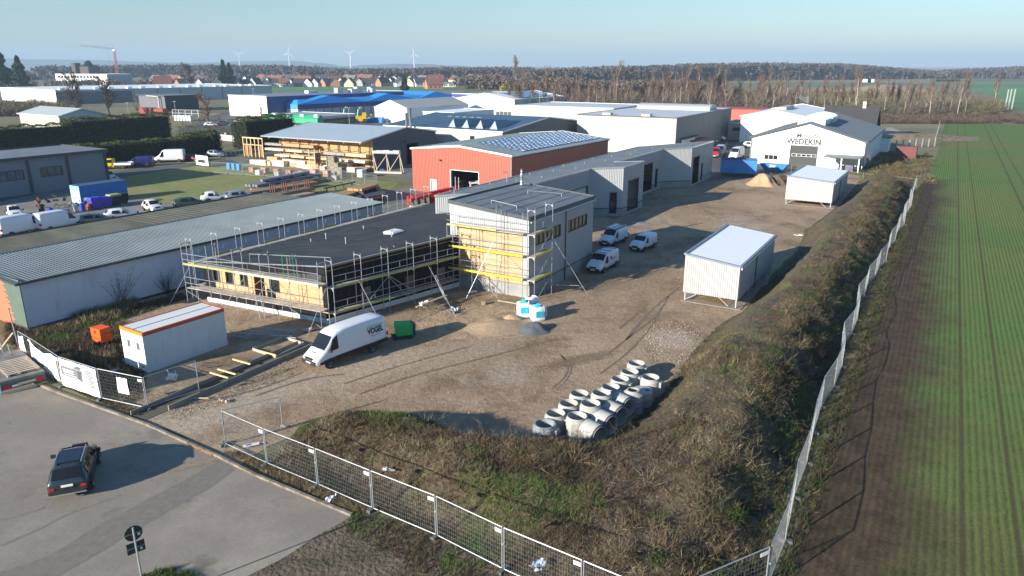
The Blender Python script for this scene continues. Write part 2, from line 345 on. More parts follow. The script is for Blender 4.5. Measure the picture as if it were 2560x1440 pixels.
# far fields
m_green=M('far green field',(.07,.19,.06),.95,var=.15,vs=.02,c2=(.075,.125,.04),mixs=.006)
m_brown=M('far brown field',(.22,.16,.095),.95,var=.15,vs=.02)
m_green2=M('far pale field',(.06,.11,.035),.95,var=.2,vs=.02,c2=(.12,.12,.05),mixs=.008)
sheet('far_field_village',PX((425,243),(660,230),(1235,226),(1240,216),(700,214),(430,216)),m_green,.004)
sheet('far_field_green',PX((1780,214),(2580,214),(2580,206),(1780,206)),m_green,.006)
sheet('far_field_brown',PX((1900,218),(2580,217),(2580,232),(1960,228)),m_brown,.006)
sheet('far_field_pale',PX((1780,206),(2400,206),(2400,199),(1780,200)),m_brown,.004)
sheet('far_field_right',PX((2360,214),(2800,214),(2800,275),(2540,275),(2470,235)),m_green,.010)
sheet('far_field_line',PX((2340,204),(2800,206),(2800,197),(2340,197)),m_green2,.004)
# ---------------------------------------------------------------- building kit
GLASS=M('dark window glass',(.02,.024,.028),.08,spec=.8,var=.3,vs=.8)
GLASSB=M('bright window glass',(.25,.27,.28),.1,spec=.8,var=.3,vs=.5)
FRM=M('anthracite frame',(.05,.055,.06),.5)
WFRM=M('white frame',(.75,.75,.74),.5)
DARK=M('unlit interior',(.03,.028,.026),.95)
CONC=M('cast concrete plinth',(.30,.30,.29),.85,var=.1,c2=(.24,.24,.23),mixs=.5)
ZINC=M('zinc flashing',(.45,.48,.50),.35,metal=.6,var=.08)
def hfun(B,side):
    L,W,hs=B['L'],B['W'],B['hs']; hn,hu,hv,hw=hs; ap=B.get('apex'); t=B.get('at',.5)
    def lerp(a,b,x): return a+(b-a)*x
    def gab(a,b,s): return lerp(a,ap,s/t) if s<t else lerp(ap,b,(s-t)/(1-t))
    rd=B.get('ridge')
    if side=='F': return (lambda s: gab(hn,hv,s/W)) if rd=='u' else (lambda s: lerp(hn,hv,s/W))
    if side=='B': return (lambda s: gab(hu,hw,s/W)) if rd=='u' else (lambda s: lerp(hu,hw,s/W))
    if side=='R': return (lambda s: gab(hn,hu,s/L)) if rd=='v' else (lambda s: lerp(hn,hu,s/L))
    return (lambda s: gab(hv,hw,s/L)) if rd=='v' else (lambda s: lerp(hv,hw,s/L))
def spt(B,side,s,z,o=0.):
    "point on a side; o = distance outwards"
    L,W=B['L'],B['W']
    return {'F':(-o,s,z),'B':(L+o,s,z),'R':(s,-o,z),'L':(s,W+o,z)}[side]
def slen(B,side): return B['W'] if side in 'FB' else B['L']
def wall(B,side,mat,root,holes=(),rib=None,z0=0.,name='wall',z1=None,s0=0,s1=None,out=0.):
    mb=MB(); h=hfun(B,side); Ls=slen(B,side) if s1 is None else s1; br=[s0,Ls]+[x for q in holes for x in q[:2]]
    if (B.get('ridge')=='u' and side in 'FB') or (B.get('ridge')=='v' and side in 'RL'): br.append(slen(B,side)*B.get('at',.5))
    br=sorted(set(x for x in br if s0<=x<=Ls)); flip=side in 'FL'
    hh=(lambda s: min(h(s),z1)) if z1 else h
    for a,b in zip(br,br[1:]):
        if b-a<1e-4: continue
        hs_=sorted([(q[2],q[3]) for q in holes if q[0]<=a+1e-4 and q[1]>=b-1e-4]); z=z0; seg=[]
        for p,q in hs_:
            if p>z: seg.append((z,p,z,p))
            z=max(z,q)
        seg.append((z,None,z,None))
        for za,zb,_,_ in seg:
            ta,tb=(hh(a),hh(b)) if zb is None else (zb,zb)
            A=spt(B,side,a,za,out);Bq=spt(B,side,b,za,out);Cq=spt(B,side,b,tb,out);D=spt(B,side,a,ta,out)
            if flip: A,Bq,Cq,D=Bq,A,D,Cq
            if rib: mb.rib(A,Bq,Cq,D,*rib)
            else: mb.poly([A,Bq,Cq,D])
    return mb.build(name,mat,root)
def boxon(mb,B,side,s0,s1,z0,z1,o0,o1):
    p=spt(B,side,s0,z0,o0); q=spt(B,side,s1,z1,o1); mb.box(*p,*q); return mb
def opening(B,root,side,s0,s1,z0,z1,kind='window',n=1,fm=None,depth=.12,gm=None,dm=None,sill=False,label=None):
    fm=fm or FRM; f=.07; mb=MB()
    for a,b,c,d in ((s0-f*.3,s0+f,z0,z1),(s1-f,s1+f*.3,z0,z1),(s0+f,s1-f,z0-f*.3,z0+f),(s0+f,s1-f,z1-f,z1+f*.3)):
        if kind in('open','gate') and c<.05 and d<.2: continue
        boxon(mb,B,side,a,b,c,d,-depth-.04,.035)
    if kind=='window':
        for i in range(1,n): x=s0+(s1-s0)*i/n; boxon(mb,B,side,x-.035,x+.035,z0+f,z1-f,-depth,.0)
        o=mb.build('window',fm,root); g=MB(); boxon(g,B,side,s0+f,s1-f,z0+f,z1-f,-depth-.02,-depth+.03); g.build('pane',gm or GLASS,o)
        if sill: q=MB(); boxon(q,B,side,s0-.1,s1+.1,z0-.09,z0-.025,0,.1); q.build('sill',ZINC,o)
    elif kind in('door','gate'):
        o=mb.build('door' if kind=='door' else 'gate',fm,root); g=MB()
        k=max(1,round((z1-z0)/.6)) if kind=='gate' else 1
        for i in range(k): a=z0+.0+(z1-z0)*i/k; boxon(g,B,side,s0+f,s1-f,a+.012,a+(z1-z0)/k-.012,-depth-.05,-depth)
        g.build('door_leaf',dm or FRM,o)
        if kind=='gate' and n>1:
            g=MB(); q=MB()
            for i in range(n):
                a=s0+.25+(s1-s0-.5)*i/n; b=a+(s1-s0-.5)/n*.86; boxon(g,B,side,a-.06,b+.06,z0+(z1-z0)*.47,z0+(z1-z0)*.59,-depth,-depth+.03); boxon(q,B,side,a,b,z0+(z1-z0)*.485,z0+(z1-z0)*.575,-depth+.03,-depth+.045)
            g.build('window_frame',WFRM,o); q.build('pane',GLASS,o)
    else: o=mb.build('opening_frame',fm,root)
    if label: o['label']=label
    return o
def roofpts(B,ov):
    L,W=B['L'],B['W']; hn,hu,hv,hw=B['hs']; of,ob,orr,ol=ov if hasattr(ov,'__len__') else (ov,)*4
    return L,W,hn,hu,hv,hw,of,ob,orr,ol
def roof(B,root,mat,ov=.25,t=.16,rib=None,edge=None,lift=.02):
    "mono pitch or two pitches; returns the roof part"
    L,W,hn,hu,hv,hw,of,ob,orr,ol=roofpts(B,ov); ap=B.get('apex'); at=B.get('at',.5); rd=B.get('ridge'); mb=MB(); quads=[]
    k=lift+t
    if rd=='u':
        sR=(ap-hn)/(W*at); sL=(ap-hv)/(W*(1-at)); m=W*at
        quads=[[(-of,-orr,hn-sR*orr),(L+ob,-orr,hu-sR*orr),(L+ob,m,ap),(-of,m,ap)],[(-of,m,ap),(L+ob,m,ap),(L+ob,W+ol,hw-sL*ol),(-of,W+ol,hv-sL*ol)]]
    elif rd=='v':
        sF=(ap-hn)/(L*at); sB=(ap-hu)/(L*(1-at)); m=L*at
        quads=[[(-of,-orr,hn-sF*of),(m,-orr,ap),(m,W+ol,ap),(-of,W+ol,hv-sF*of)],[(m,-orr,ap),(L+ob,-orr,hu-sB*ob),(L+ob,W+ol,hw-sB*ob),(m,W+ol,ap)]]
    else:
        sv=(hv-hn)/W; su=(hu-hn)/L
        z=lambda x,y: hn+sv*y+su*x+( (hw-hu-hv+hn)*x*y/L/W)
        quads=[[(-of,-orr,z(-of,-orr)),(L+ob,-orr,z(L+ob,-orr)),(L+ob,W+ol,z(L+ob,W+ol)),(-of,W+ol,z(-of,W+ol))]]
    for q in quads: mb.slab([(x,y,z+k) for x,y,z in q],t)
    ro=mb.build('roof',mat,root)
    if rib:
        per,dep,dr=rib; rb=MB()
        for q in quads:
            a,b,c,d=[(x,y,z+k+.004) for x,y,z in q]
            if dr=='v': rb.rib(a,b,c,d,per,dep)
            else: rb.rib(b,c,d,a,per,dep)
        rb.build('roof_sheeting',mat,ro)
    if edge:
        e=MB()
        for q in quads:
            P=[(x,y,z+k-.03) for x,y,z in q]
            rim=[(0,1),(1,2),(2,3),(3,0)]
            if rd=='u': rim=[(0,1),(1,2),(3,0)] if q is quads[0] else [(0,1),(1,2),(2,3),(3,0)][1:]
            if rd=='v': rim=[(3,0),(0,1),(2,3)] if q is quads[0] else [(0,1),(1,2),(2,3)]
            for i,j in rim: e.bar(P[i],P[j],.08,t+.10)
        e.build('roof_edge',edge,root)
    return ro,quads,k
def plinth(B,root,h=.9,mat=None,sides='FRLB',o=.03,holes={}):
    mb=MB()
    for s in sides:
        Ls=slen(B,s); cuts=[0]+[x for q in sorted(holes.get(s,[])) for x in q]+[Ls]
        for a,b in zip(cuts[::2],cuts[1::2]):
            if b-a>.02: boxon(mb,B,s,a-(o if a==0 and s in 'FB' else 0),b+(o if b==Ls and s in 'FB' else 0),-.05,h,-.05,o)
    return mb.build('plinth',mat or CONC,root)
def simple(name,label,cat,o,az,L,W,hs,walls,roofm,ridge=None,apex=None,at=.5,ov=.2,t=.16,rib=None,wrib=None,edge=None,pl=0,holes={},group=None):
    fr=Fr(o,az); hs=tuple(hs) if len(hs)==4 else ((hs[0],)*4 if len(hs)==1 else (hs[0],hs[0],hs[1],hs[1]))
    B=dict(L=L,W=W,hs=hs,ridge=ridge,apex=apex,at=at,fr=fr); root=hallroot(name,label,cat,fr,group)
    for s in 'FRBL':
        m=walls.get(s,walls['F']) if isinstance(walls,dict) else walls
        wall(B,s,m,root,holes.get(s,()),wrib)
    roof(B,root,roofm,ov,t,rib,edge)
    if pl: plinth(B,root,pl)
    fl=MB().box(.05,.05,-.03,L-.05,W-.05,.02).build('floor',DARK,root)
    return B,root
PALE=M('pale grey trapezoid cladding',(.38,.39,.395),.45,var=.04,spec=.4)
PALE2=M('pale grey flat cladding',(.36,.375,.39),.5,var=.05,spec=.4)
WHITE=M('white cladding',(.80,.80,.78),.5,var=.03)
CREAM=M('cream white panels',(.44,.42,.38),.5,var=.04)
BITU=M('grey bitumen roofing',(.14,.16,.175),.7,var=.12,vs=.6,c2=(.17,.19,.2),mixs=.3,bump=.02,bs=3)
BLKROOF=M('black bitumen roofing',(.022,.023,.026),.75,var=.25,vs=.5,c2=(.035,.035,.038),mixs=.25,bump=.03,bs=2)
ANTH=M('anthracite sheet',(.045,.055,.065),.45,var=.08)
MEMB=M('black wall membrane',(.010,.010,.012),.75,var=.3,vs=1.5,bump=.03,bs=2,spec=.2)
WOODF=M('fresh spruce cladding',(.43,.285,.14),.7,var=.2,vs=1.2,stretch=(.5,.5,9),c2=(.50,.35,.19),mixs=1)
STEEL=M('galvanised steel',(.40,.42,.44),.4,metal=.5,var=.1)
BOARD=M('grey scaffold boards',(.46,.41,.34),.85,var=.25,vs=3,c2=(.34,.30,.25),mixs=.8)
YEL=M('yellow toe boards',(.62,.53,.01),.55,var=.08)
YELO=M('weathered yellow toe boards',(.38,.36,.12),.8,var=.2,c2=(.30,.28,.13),mixs=.7)
RENDER=M('white rendered wall',(.50,.53,.60),.9,var=.05,stretch=(1,1,.3),spots=[(.7,.58,.8,(.36,.38,.41)),(.3,.6,.75,(.42,.44,.48))])
# ---- white timber-hung scaffolded hall at the end of the row
Tf=Fr((1.46,59.25),30.5); TB=dict(L=12.7,W=8.0,hs=(6.72,6.62,7.45,7.3),fr=Tf)
tr=hallroot('workshop_hall','tall pale grey hall with half-timbered scaffolded gable and dark grey roof','hall',Tf)
wh=[(1.0,5.7,4.35,5.45),(7.2,11.3,4.35,5.45)]
wall(TB,'R',PALE2,tr,wh,(.2,.03),z0=1.16)
for a,b,c,d in wh: opening(TB,tr,'R',a,b,c,d,'window',n=6 if b<6 else 5,gm=M('ochre lit blinds behind glass',(.24,.19,.11),.15,spec=.8,var=.4,vs=1.2))
wall(TB,'B',PALE,tr,(),(.2,.03),z0=1.16); wall(TB,'L',PALE,tr,(),(.2,.03),z0=1.16)
plinth(TB,tr,1.1)
mb=MB(); boxon(mb,TB,'R',-.02,12.72,1.1,1.17,-.02,.06); boxon(mb,TB,'B',0,8,1.1,1.17,-.02,.06); mb.build('drip_edge',ANTH,tr)
ov_=wall(TB,'F',PALE,tr,(),(.2,.03),z0=5.75,out=.06)       # ribbed band under the eave
sd=MB(); fh=hfun(TB,'F')
sd.rib(spt(TB,'F',8,1.2,.061),spt(TB,'F',7.25,1.2,.061),spt(TB,'F',7.25,5.75,.061),spt(TB,'F',8,5.75,.061),.2,.03)
sd.build('corner_cladding',PALE,tr); sd=MB(); sd.rib(spt(TB,'F',.55,1.2,.061),spt(TB,'F',0,1.2,.061),spt(TB,'F',0,5.75,.061),spt(TB,'F',.55,5.75,.061),.2,.03); sd.build('corner_cladding',PALE,tr)
wd=MB()
for i in range(32):
    z=1.2+i*.142; boxon(wd,TB,'F',.55,7.25,z+.012,z+.142,-.05,.03+.012*(i%2))
wd.build('timber_cladding',M('pale spruce boards',(.42,.28,.16),.75,var=.14,vs=1,stretch=(.5,.5,6),c2=(.55,.41,.25),mixs=.6),tr)
MB().box(.08,.1,1.1,.12,7.9,5.8).build('wall',WOODF,tr)
rf,q,k=roof(TB,tr,BITU,(.14,.1,.1,.14),.22,edge=ANTH)
zr=lambda x,y: 6.72-.008*x+(.091)*y+.24+.02
sm=MB()
for y in (1.3,2.6,3.9,5.2,6.5): sm.bar((0,y,zr(0,y)),(12.7,y,zr(12.7,y)),.05,.012)
for i in range(9): y=.4+i*.85; x=1+random.random()*10; sm.bar((x,y,zr(x,y)),(x,y+.8,zr(x,y+.8)),.04,.012)
sm.build('roof_seams',M('bitumen seam',(.06,.07,.08),.6),rf)
g=MB(); g.tube(spt(TB,'R',-.1,6.62,.2),spt(TB,'R',12.8,6.55,.2),.07,8); g.build('gutter',STEEL,tr)
g=MB(); g.tube(spt(TB,'R',6.6,0,.1),spt(TB,'R',6.6,6.6,.1),.05,8); g.build('downpipe',ANTH,tr)
g=MB(); x,y=11.6,7.4; z=zr(x,y); g.tube((x,y,z),(x,y,z+.9),.13,12); g.tube((x,y,z),(x,y,z+.3),.2,12,.15); g.tube((x,y,z+.9),(x,y,z+1.0),.17,12,.19); g.tube((x,y,z+1.0),(x,y,z+1.25),.19,12,.1); g.tube((x,y,z+1.25),(x,y,z+1.6),.1,12,.13); g.build('chimney_flue',STEEL,tr,True)
for a,b in (((2.2,5.1),(2.0,2.4)),((8.6,5.0),(10.2,2.2))):
    g=MB(); z=zr(*a)+.25; z2=zr(*b)+.25; g.tube((*a,z),(*b,z2),.03,6); g.tube((*a,z),(*a,z-.3),.03,6); g.tube((*b,z2),(*b,z2-.3),.03,6); g.build('roof_rail',STEEL,tr)
MB().box(.1,.1,-.03,12.6,7.9,.03).build('floor',DARK,tr)
# ---- black low building wrapped in scaffolding (corners measured)
N0=Vector((-14.1,52.9,0)); V0=Vector((-25.7,58.6,0)); W0=Vector((-9.6,85.2,0)); J0=Vector((-4.75,62.95,0)); J1=Vector((-5.4,63.4,0)); X1=Vector((1.2,74.0,0))
bl=thing('office_building','low black-wrapped flat-roofed shell with timber front inside scaffolding','building',N0,0)
def bw(mb,a,b,z0,za,zb,o=0):
    n=(b-a).cross(Vector((0,0,1))).normalized()*o; a=a+n-N0; b=b+n-N0; mb.poly([(a.x,a.y,z0),(b.x,b.y,z0),(b.x,b.y,zb),(a.x,a.y,za)]); return mb
hN,hV,hW,hJ=4.45,3.35,3.35,4.65
mb=MB(); bw(mb,N0,J0,0,hN,hJ); bw(mb,W0,V0,0,hW,hV); bw(mb,Vector((-4.5,84.6,0)),W0,0,3.6,hW); mb.build('membrane_wall',MEMB,bl)
# timber front with openings: fr along V->N
Bf=Fr(N0,-90+math.degrees(math.atan2((V0-N0).x,(V0-N0).y))+90); 
Lf=(V0-N0).length; az_f=math.degrees(math.atan2((V0-N0).x,(V0-N0).y)) # direction N->V
BFr=Fr(N0,az_f+90)   # u into the building, v towards V
BB=dict(L=4,W=Lf,hs=(hN,hN,hV,hV),fr=BFr)
fw=thing('x','x','x'); bpy.data.objects.remove(fw)
def sub(name,par,fr):
    o=bpy.data.objects.new(name,None); COL.objects.link(o); o.parent=par; o.location=fr.o-par.location; o.rotation_euler=(0,0,fr.rz); return o
tf=[]
def addp(o): o.location=BFr.o-Vector(bl.location); o.rotation_euler=(0,0,BFr.rz); return o
fh_holes=[(4.75,5.75,1.85,3.2),(8.1,8.9,1.9,3.0),(9.7,10.5,1.9,3.0),(11.2,12.0,1.9,3.0),(6.3,7.4,.5,3.3),(12.4,12.92,.5,3.2)]
o=addp(wall(BB,'F',WOODF,bl,fh_holes,None,z0=.8,z1=3.15,name='timber_cladding')); 
GMEM=M('dark grey facade membrane',(.045,.045,.048),.8,var=.3,vs=1.5)
o=addp(wall(BB,'F',GMEM,bl,(),None,z0=3.15,name='membrane_wall')); addp(boxon(MB(),BB,'F',0,Lf,3.0,3.17,0,.05).build('timber_ledge',WOODF,bl))
for q in fh_holes[:4]: addp(opening(BB,bl,'F',*q,'window',n=1))
mb=MB(); boxon(mb,BB,'F',6.3,7.4,.5,3.3,-.9,-.85); boxon(mb,BB,'F',6.28,6.32,.5,3.3,-.9,0); boxon(mb,BB,'F',7.38,7.42,.5,3.3,-.9,0); addp(mb.build('entrance_recess',M('red brown plywood',(.22,.10,.05),.8,var=.15),bl))
mb=MB(); boxon(mb,BB,'F',5.2,6.1,.3,2.0,.0,.02); boxon(mb,BB,'F',.2,5.2,.36,.82,-.02,.012); boxon(mb,BB,'F',6.1,12.9,.36,.82,-.02,.012); boxon(mb,BB,'F',11.8,12.92,.95,3.3,.02,.03); boxon(mb,BB,'F',.0,.4,.95,4.3,.02,.03); addp(mb.build('membrane_wall',MEMB,bl))
mb=MB(); boxon(mb,BB,'F',0,Lf,-.05,.36,-.1,.06); addp(mb.build('insulation_board',M('white insulation board',(.72,.74,.76),.8,var=.06),bl))
mb=MB(); boxon(mb,BB,'F',-.0,1.3,.0,.34,.065,.10); addp(mb.build('insulation_patch',M('pale blue insulation board',(.32,.52,.68),.8,var=.06),bl))
mb=MB(); bw(mb,N0,J0,-.05,.42,.42,.06); mb.build('insulation_board',MATS['white insulation board'],bl)
# sheltered black band under the roof edge on the timber front and a wooden fascia
mb=MB()
for s in range(26):
    a=s*Lf/26; zz=hN+(hV-hN)*a/Lf; boxon(mb,BB,'F',a,a+Lf/26-.003,zz-.55,zz-.02,.03,.05)
addp(mb.build('parapet_membrane',MEMB,bl))
def rp(v,z): return (v.x-N0.x,v.y-N0.y,z)
nN=N0+Vector((-.05,-.18,0)); 
mb=MB(); mb.hexa([rp(N0,hN-.1),rp(J0,hJ-.1),rp(J1,hJ-.1),rp(X1,5.2),rp(Vector((-4.5,84.6,0)),4.0),rp(W0,hW-.1),rp(V0,hV-.1)],[rp(N0,hN+.08),rp(J0,hJ+.08),rp(J1,hJ+.08),rp(X1,5.35),rp(Vector((-4.5,84.6,0)),4.15),rp(W0,hW+.08),rp(V0,hV+.08)]); 
mb=MB()
ringN=[N0,J0,W0+Vector((4.4,-.6,0)),W0,V0]; zz=[hN,hJ,3.75,hW,hV]
ctr=[(-1.5,0,0)]
tri=[(0,1,2),(0,2,4),(2,3,4)]
for t in tri: mb.poly([rp(ringN[i],zz[i]+.08) for i in t])
wm=MB()
for i in range(1,22):
    p=N0.lerp(J0,i/22)+Vector((.8,-.6,0))*.03; wm.bar(rp(p,.45),rp(p,hN-.3),.05,.02)
wm.build('membrane_seams',M('membrane seam',(.035,.035,.038),.6),bl)
for t in (.22,.55,.8):
    p=N0.lerp(J0,t); q=p+(J0-N0).normalized()*1.0; n_=Vector((.8,-.6,0))*.05; MB().bar(rp(p+n_,1.3),rp(q+n_,1.3),.03,1.7).build('window',M('film-covered window',(.06,.07,.08),.3,spec=.6),bl)
for i in range(5): j=(i+1)%5; mb.poly([rp(ringN[i],zz[i]-.12),rp(ringN[j],zz[j]-.12),rp(ringN[j],zz[j]+.08),rp(ringN[i],zz[i]+.08)])
brf=mb.build('roof',BLKROOF,bl); recalc(brf)
mb=MB(); mb.bar(rp(N0,hN+.0),rp(J0,hJ+.0),.22,.07); mb.bar(rp(N0,hN-.28),rp(J0,hJ-.28),.16,.06); mb.build('timber_fascia',M('rough wood fascia',(.25,.15,.08),.85,var=.3,vs=2,stretch=(1,1,4)),bl)
mb=MB(); mb.bar(rp(N0,hN+.1),rp(V0,hV+.1),.14,.05); mb.bar(rp(N0,hN+.1),rp(J0,hJ+.1),.1,.05); mb.build('roof_edge',ZINC,bl)
def roofz(p):
    d=p-N0; e1=(V0-N0); e2=(W0-V0); t=d.dot(e1.normalized())/e1.length; return hN+(hV-hN)*max(0,min(1,t))+.1
sm=MB()
for i in range(1,11):
    a=N0.lerp(J0,i/11*1.0) ; 
for i in range(1,26):
    a=V0.lerp(W0,i/26.); d=(N0-V0).normalized()*(7.5+.12*i); b=a+d
    a2=a+(b-a)*.0; sm.bar(rp(a,roofz(a)+.005),rp(b,roofz(b)+.005),.03,.01)
sm.build('roof_seams',M('bitumen seam dark',(.011,.011,.012),.5),brf)
c0=G(984,572,4.6); g=MB(); g.box(-.75,-.6,0,.75,.6,.3); o=g.build('skylight',M('zinc skylight curb',(.35,.36,.36),.6),bl); o.location=(c0.x-N0.x,c0.y-N0.y,4.05); o.rotation_euler=(0,0,R(57)); MB().hexa([(-.8,-.65,.3),(.8,-.65,.3),(.8,.65,.3),(-.8,.65,.3)],[(-.6,-.45,.42),(.6,-.45,.42),(.6,.45,.42),(-.6,.45,.42)]).build('skylight_dome',M('opal skylight dome',(.72,.73,.72),.3),o)
for px,py,hh in ((815,592,.42),(865,612,.45),(980,600,.45),(777,597,.15),(909,567,.15)):
    p=G(px,py,4.0); z=roofz(p); MB().tube((0,0,-.1),(0,0,hh),.055,8).tube((0,0,hh),(0,0,hh+.06),.08,8).build('vent_pipe',STEEL,bl).location=(p.x-N0.x,p.y-N0.y,z)
# ---- scaffolding
def scaffold_run(root,O,a,b,out,nb,decks,top,base=0,inner=.25,width=.75,portal=None,braces=(),toe=(),rails=True,skip_low=False,nrun=2):
    "frames every bay from a to b; out = unit vector away from the wall"
    d=(b-a)/nb; out=Vector((out[0],out[1],0)).normalized()
    for i in range(nb+1):
        p=a+d*i+out*inner; q=p+out*width; p-=O; q-=O; mb=MB(); tp=top if not callable(top) else top(i)
        dp,dq=Vector((p.x,p.y,base)),Vector((q.x,q.y,base))
        mb.tube(dp,Vector((p.x,p.y,tp)),.029,5); mb.tube(dq,Vector((q.x,q.y,tp)),.029,5)
        for z in list(decks)+[tp-.18]: mb.tube((p.x,p.y,z),(q.x,q.y,z),.028,5)
        e=(Vector((q.x,q.y,0))-Vector((p.x,p.y,0))).normalized()
        for z in [tp-.18]+[z-.02 for z in decks]:     # corner gussets of the portal
            for s,pp in ((1,p),(-1,q)):
                A=Vector((pp.x,pp.y,z)); B_=A+e*s*.2; Cc=Vector((pp.x,pp.y,z-.22)); nn=e.cross(Vector((0,0,1)))*.012
                mb.hexa([A-nn,B_-nn,Cc-nn],[A+nn,B_+nn,Cc+nn])
        mb.box(p.x-.08,p.y-.08,base,p.x+.08,p.y+.08,base+.02); mb.box(q.x-.08,q.y-.08,base,q.x+.08,q.y+.08,base+.02)
        mb.build('scaffold_frame',STEEL,root)
    for z in decks:
        for i in range(nb):
            mb=MB(); p=a+d*i+out*(inner+.03)-O; 
            for k in range(nrun):
                s=p+out*((width-.06)*(k+.5)/nrun); w_=(width-.06)/nrun-.02; s=Vector((s.x,s.y,z+.035)); mb.bar(s,s+Vector((d.x,d.y,0))*.99,w_,.05)
            mb.build('deck',BOARD,root)
    for j,z in enumerate(decks):
        for i in range(nb):
            q=a+d*i+out*(inner+width)-O; q=Vector((q.x,q.y,0)); e=Vector((d.x,d.y,0)); mb=MB()
            if rails:
                for h in (.5,1.0): mb.tube(q+Vector((0,0,z+h)),q+e+Vector((0,0,z+h)),.024,4)
                mb.tube(q+e*.45+Vector((0,0,z+.5)),q+e*.45+Vector((0,0,z+1.0)),.015,4); mb.build('guard_rail',STEEL,root)
            if (j,i) in toe or toe=='all':
                mm=toe[(j,i)] if isinstance(toe,dict) else YELO
                t=MB(); s=q+out*.03+Vector((0,0,z+.13)); t.bar(s,s+e*.98,.035,.17); t.build('toe_board',mm,root)
    for (i,z0,i2,z1) in braces:
        p=a+d*i+out*(inner+width+.03)-O; q=a+d*i2+out*(inner+width+.03)-O
        MB().tube((p.x,p.y,z0),(q.x,q.y,z1),.022,5).build('diagonal_brace',STEEL,root)
oF=Vector((-(V0-N0).y,(V0-N0).x,0)).normalized();  oF=oF if oF.y<0 else -oF
oR=Vector(((J0-N0).y,-(J0-N0).x,0)).normalized();  oL=Vector((-(W0-V0).y,(W0-V0).x,0)).normalized()
sc=thing('scaffold','galvanised scaffolding with weathered toe boards around the low black building','scaffold',N0)
Nf=N0+oF*0; 
ef=(V0-N0).normalized()
tF={(1,i):YELO for i in (3,4)}; tF.update({(1,i):M('pale deck edge board',(.62,.54,.38),.8,var=.1) for i in (0,1,2)})
scaffold_run(sc,N0,N0-ef*.3,V0+ef*1.0,oF,5,(1.3,3.3),5.25,toe=tF,braces=((0,.1,1,1.15),(1,1.2,2,3.1),(3,1.2,2,3.1),(3.6,.1,2.6,3.1),(4,.1,5,1.15),(1.5,-.0,1,3.0)),nrun=2,width=.95)
er=(J0-N0).normalized()
tR={(0,0):YELO,(0,1):YELO,(1,0):YELO,(1,1):YELO,(1,2):YELO,(1,3):YELO,(1,4):YELO}
scaffold_run(sc,N0,N0-er*.1,J0-er*.9,oR,5,(1.0,3.0),5.3,toe=tR,braces=((2,3,3,1.1),(1,1,2,3),(3,0,2,2.9)),width=.85)
el=(W0-V0).normalized()
tL={(1,i):YELO for i in (1,3,5,6,9)}
scaffold_run(sc,N0,V0-el*.7,W0-el*0,oL,13,(1.3,3.35),5.6,toe=tL,width=.75)
for a,b in (((-.9,-2.9,0),(.2,-.9,3.1)),((4.9,-2.6,0),(2.4,.6,3.2)),((9.7,1.4,0),(7.2,5.2,3.2)),((-6.6,.9,0),(-5.2,3.2,3.2)),((-14.4,4.6,0),(-12.8,6.2,3.2))):
    MB().tube(a,b,.024,5).build('raking_strut',STEEL,sc)
gz=MB(); gp=G(705,640,5.2)-N0
for dx in (0,.8): gz.tube((gp.x+dx,gp.y,3.4),(gp.x+dx,gp.y-.1,5.4),.022,5)
gz.tube((gp.x,gp.y,5.2),(gp.x+.8,gp.y,5.2),.03,5); gz.build('green_frame',M('green lacquered tube',(.05,.30,.08),.5),sc)
gz=MB(); p1=G(623,635,4.9)-N0; p2=G(826,644,4.9)-N0; gz.tube((p1.x,p1.y,4.9),(p2.x,p2.y,4.9),.025,5)
for t in (0,.5,1): p=p1.lerp(p2,t); gz.tube((p.x,p.y,4.9),(p.x,p.y,4.1),.02,5)
gz.build('guard_rail',STEEL,sc)
# scaffold round the hall corner
Tn=Tf.o; st=thing('scaffold','scaffolding with bright yellow toe boards wrapping the corner of the tall hall','scaffold',Tn)
oTF=-Tf.u; oTR=-Tf.v
tt={(0,0):YEL,(0,1):YEL,(1,0):YEL,(1,1):YEL,(2,2):YELO,(2,1):YELO,(0,2):YEL,(1,2):YEL}
scaffold_run(st,Tn,Tn-Tf.v*.0,Tn+Tf.v*7.6,oTF,3,(1.85,3.85,5.75),lambda i:(7.6,7.9,5.9,5.9)[i],inner=.35,toe=tt,braces=((1,.1,2,1.9),(1.2,0,1.2,.2),(0,1.9,1,3.9)),width=.8)
tt={(0,0):YEL,(1,0):YEL,(2,0):YELO}
scaffold_run(st,Tn,Tn-Tf.u*.9,Tn+Tf.u*2.2,oTR,1,(1.85,3.85,5.75),8.0,inner=.3,toe=tt,width=.7,braces=((0,0,1,1.8),(0,1.9,1,3.8),(0,3.9,1,5.7)))
pb=Tf.w(3.3,-4.0)-Tn
MB().tube(pb,Tf.w(2.2,-1.0,5.0)-Tn,.024,5).build('raking_strut',STEEL,st); MB().tube(Tf.w(2.9,-3.3,.9)-Tn,Tf.w(2.2,-1.05,.8)-Tn,.022,5).build('raking_strut',STEEL,st)
MB().tube(Tf.w(-2.8,4.6,0)-Tn,Tf.w(-1.1,2.9,4.8)-Tn,.024,5).build('raking_strut',STEEL,st)
# ladders leaning on the scaffold
def ladder(a,b,label,w_=.42):
    a=Vector(a);b=Vector(b); r=thing('ladder',label,'ladder',a); d=b-a; s=d.cross(Vector((0,0,1))).normalized()*w_/2; mb=MB(); mb.bar(s,d+s,.03,.07); mb.bar(-s,d-s,.03,.07); mb.build('rail',STEEL,r); mb=MB(); n=int(d.length/.3)
    for i in range(1,n): p=d*i/n; mb.tube(p-s,p+s,.016,4)
    mb.build('rungs',STEEL,r)
ladder(G(657,795),G(643,735,1.9),'aluminium ladder leaning on the timber front near the brown entrance')
ladder(G(1120,760),G(1088,690,2.4),'aluminium step ladder beside the black side wall near the trestle bench')
ladder(G(765,745,1.25),G(767,702,3.0),'slim ladder between the scaffold decks on the timber front')
